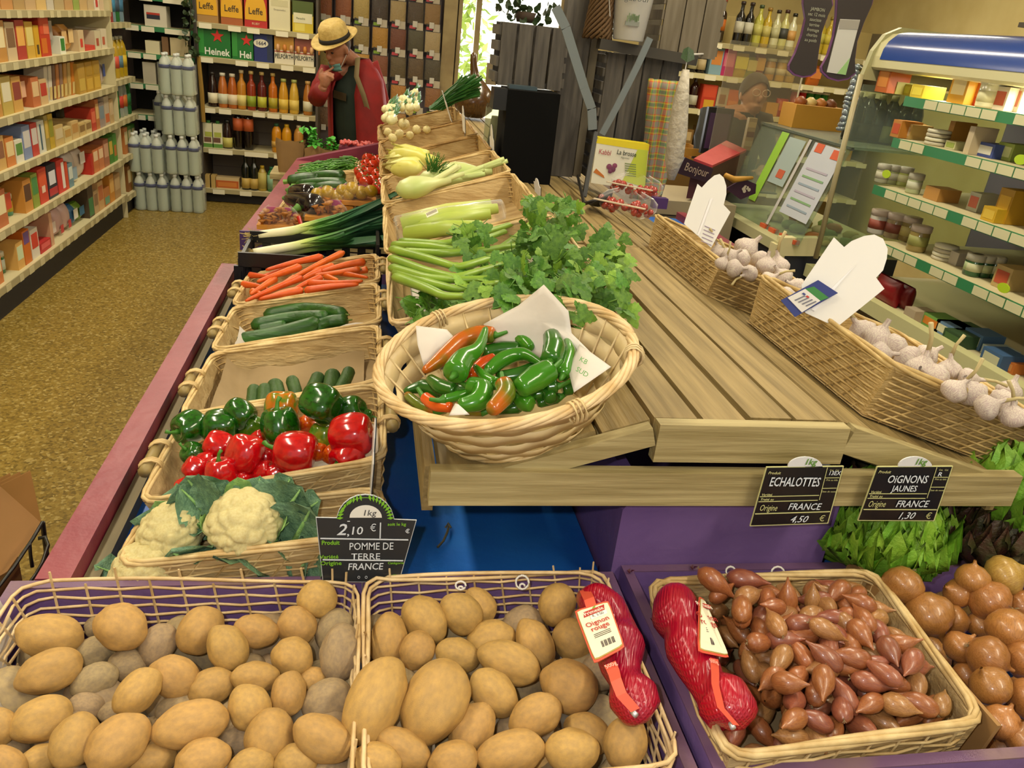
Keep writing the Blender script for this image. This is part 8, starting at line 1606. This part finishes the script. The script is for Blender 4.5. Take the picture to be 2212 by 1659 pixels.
for k, items in FR.items():
    for i, (kd, px, py, w, h, col, acc) in enumerate(items):
        deep = .08+.04*(i % 3); x = XF+deep; yy = min(yf(px, py, x), 3.44); c = (x, yy, FZ[k]); g = 'goods on the %s fridge shelf' % FN[k]; lab = '%s from left on the %s fridge shelf' % (ordn(i), FN[k])
        if kd in 'bcg':
            box_pack('%s %s, %s' % (cname(col), {'b': 'carton', 'c': 'cardboard tray', 'g': 'dairy multipack'}[kd], lab), c, (w, .10, h), 'w', col, [(.12, .88, .2, .8, acc)] if acc else None, 'carton', g)
        elif kd == 'p': pouch('%s food pack, %s' % (cname(col), lab), c, (w, .07, h), 'x', col, None, 'pack', g)
        elif kd == 't': bottle('white tub, %s' % lab, c, 'jar', col, acc, '#e0dcc0', (.2, .6), 1, 'tub', g, 'tub', fat=1.15)
        elif kd == 's':
            t = thing('plate_stack', 'stack of flat white cheese boxes, %s' % lab, 'stack', c, 0, g)
            for q_ in range(4): MB().lathe([(.045, .016*q_), (.047, .016*q_+.006), (.045, .016*q_+.013)], 16).build('round_box', C('#c8c4ac' if q_ % 2 else '#b0a890', .5), t, True)
        else: bottle('%s jar, %s' % ('large glass' if kd == 'J' else 'small glass', lab), c, 'jar', col, acc, '#a8a490' if kd == 'j' else '#b8a898', (.25, .65), .75 if kd == 'j' else 1.0, 'jar', g, 'jar', fat=.8 if kd == 'j' else 1.05)
for i, (px, py, k) in enumerate(((1915, 376, 2), (2168, 622, 1), (2205, 345, 3))):
    v = X(px, py, XF-.015); o = MB().lathe([(.001, -.002), (.028, -.002), (.028, .002), (.001, .002)], 16, Matrix.Translation(v) @ Matrix.Rotation(PI/2, 4, 'Y') @ Matrix.Diagonal((.6, 1, 1, 1))).build('shelf_sticker', C('#a8c41c', .5)); tag(o, 'round lime green sticker on the %s fridge shelf edge' % FN[k], 'sticker', 'lime stickers on the fridge')
# things standing on and behind the fridge canopy
pw = thing('partition', 'dark partition shelf behind and above the fridge', 'partition', (3.15, 2.0, 0)); MB().box((3.12, 2.0, 1.4), (.05, 3.1, 2.8)).build('panel', C('#3a3226', .8), pw, world=True); MB().box((2.98, 2.0, 1.955), (.26, 3.0, .02)).build('shelf', C('#4a4030', .7), pw, world=True)
for yy in (3.42, 3.2): MB().beam((3.05, yy, 1.88), (3.02, yy-.02, 2.6), .05, .04, up=(0, 1, 0)).build('wood_post', C('#a08a58', .6), pw, world=True)
for i in range(7): bottle('clear glass bottle standing above the fridge, %s from left' % ordn(i), (2.95, 3.14-.075*i, 1.966), 'wine', 'clear', '#b8a884' if i < 2 else None, '#a89a80', (.1, .4), .8, 'bottle', 'bottles above the fridge')
t = thing('wooden_stool', 'small yellow wooden frame standing on the fridge canopy', 'frame', (2.72, 2.35, 1.872)); 
for yy in (-.12, .12): MB().beam((0, yy, 0), (0, yy*.9, .085), .018, .018, up=(1, 0, 0)).build('leg', C('#a8781c', .6), t)
MB().box((0, 0, .092), (.03, .30, .018)).build('top_bar', C('#b0801f', .6), t)
box_pack('dark box lying on the fridge canopy behind the yellow frame', (2.84, 2.45, 1.872), (.34, .14, .07), 'w', '#23262a', [(.05, .95, .8, .98, '#7a8a7a')])
# ================================================================ wire rack with brown paper at the lower left corner
rk = thing('bag_rack', 'black wire rack of brown paper sacks at the left edge', 'rack', (-.62, 1.05, 0)); kb_ = mat('kraft_sack', '#8a5f30', .7, '#74501f', 4, .2, 8)
sx = [Z(0, 1050, .86), Z(66, 1018, .90), Z(90, 1130, .84), Z(15, 1235, .80), Z(-60, 1280, .78), Z(-60, 1040, .86)]
for k in range(3):
    off = Vector((-.022*k, .012*k, -.01*k)); q = [v+off for v in sx]; MB().prism(q, (-.002, .003, .0)).build('sack', kb_, rk, world=True)
MB().prism([v+Vector((-.06, .03, -.10)) for v in sx], (0, 0, -.25)).build('sack_stack', kb_, rk, world=True)
wr = C('#14110f', .35); pth = [Z(92, 1128, .86), Z(70, 1165, .85), Z(30, 1225, .84), Z(-20, 1290, .83)]; MB().tube(pth, .0032, 6).build('wire', wr, rk, True, world=True)
MB().tube([Z(82, 1163, .86), Z(98, 1160, .86), Z(104, 1178, .86), Z(92, 1215, .86), Z(78, 1240, .86), Z(52, 1275, .85)], .003, 6).build('wire', wr, rk, True, world=True); MB().tube([Z(64, 1175, .85), Z(66, 1200, .82), Z(70, 1225, .80)], .003, 6).build('wire', wr, rk, True, world=True)
MB().tube([pth[-1], Vector((pth[-1].x, pth[-1].y, 0))], .004, 6).build('leg', wr, rk, world=True); MB().tube([pth[0], Vector((pth[0].x-.02, pth[0].y, 0))], .004, 6).build('leg', wr, rk, world=True)
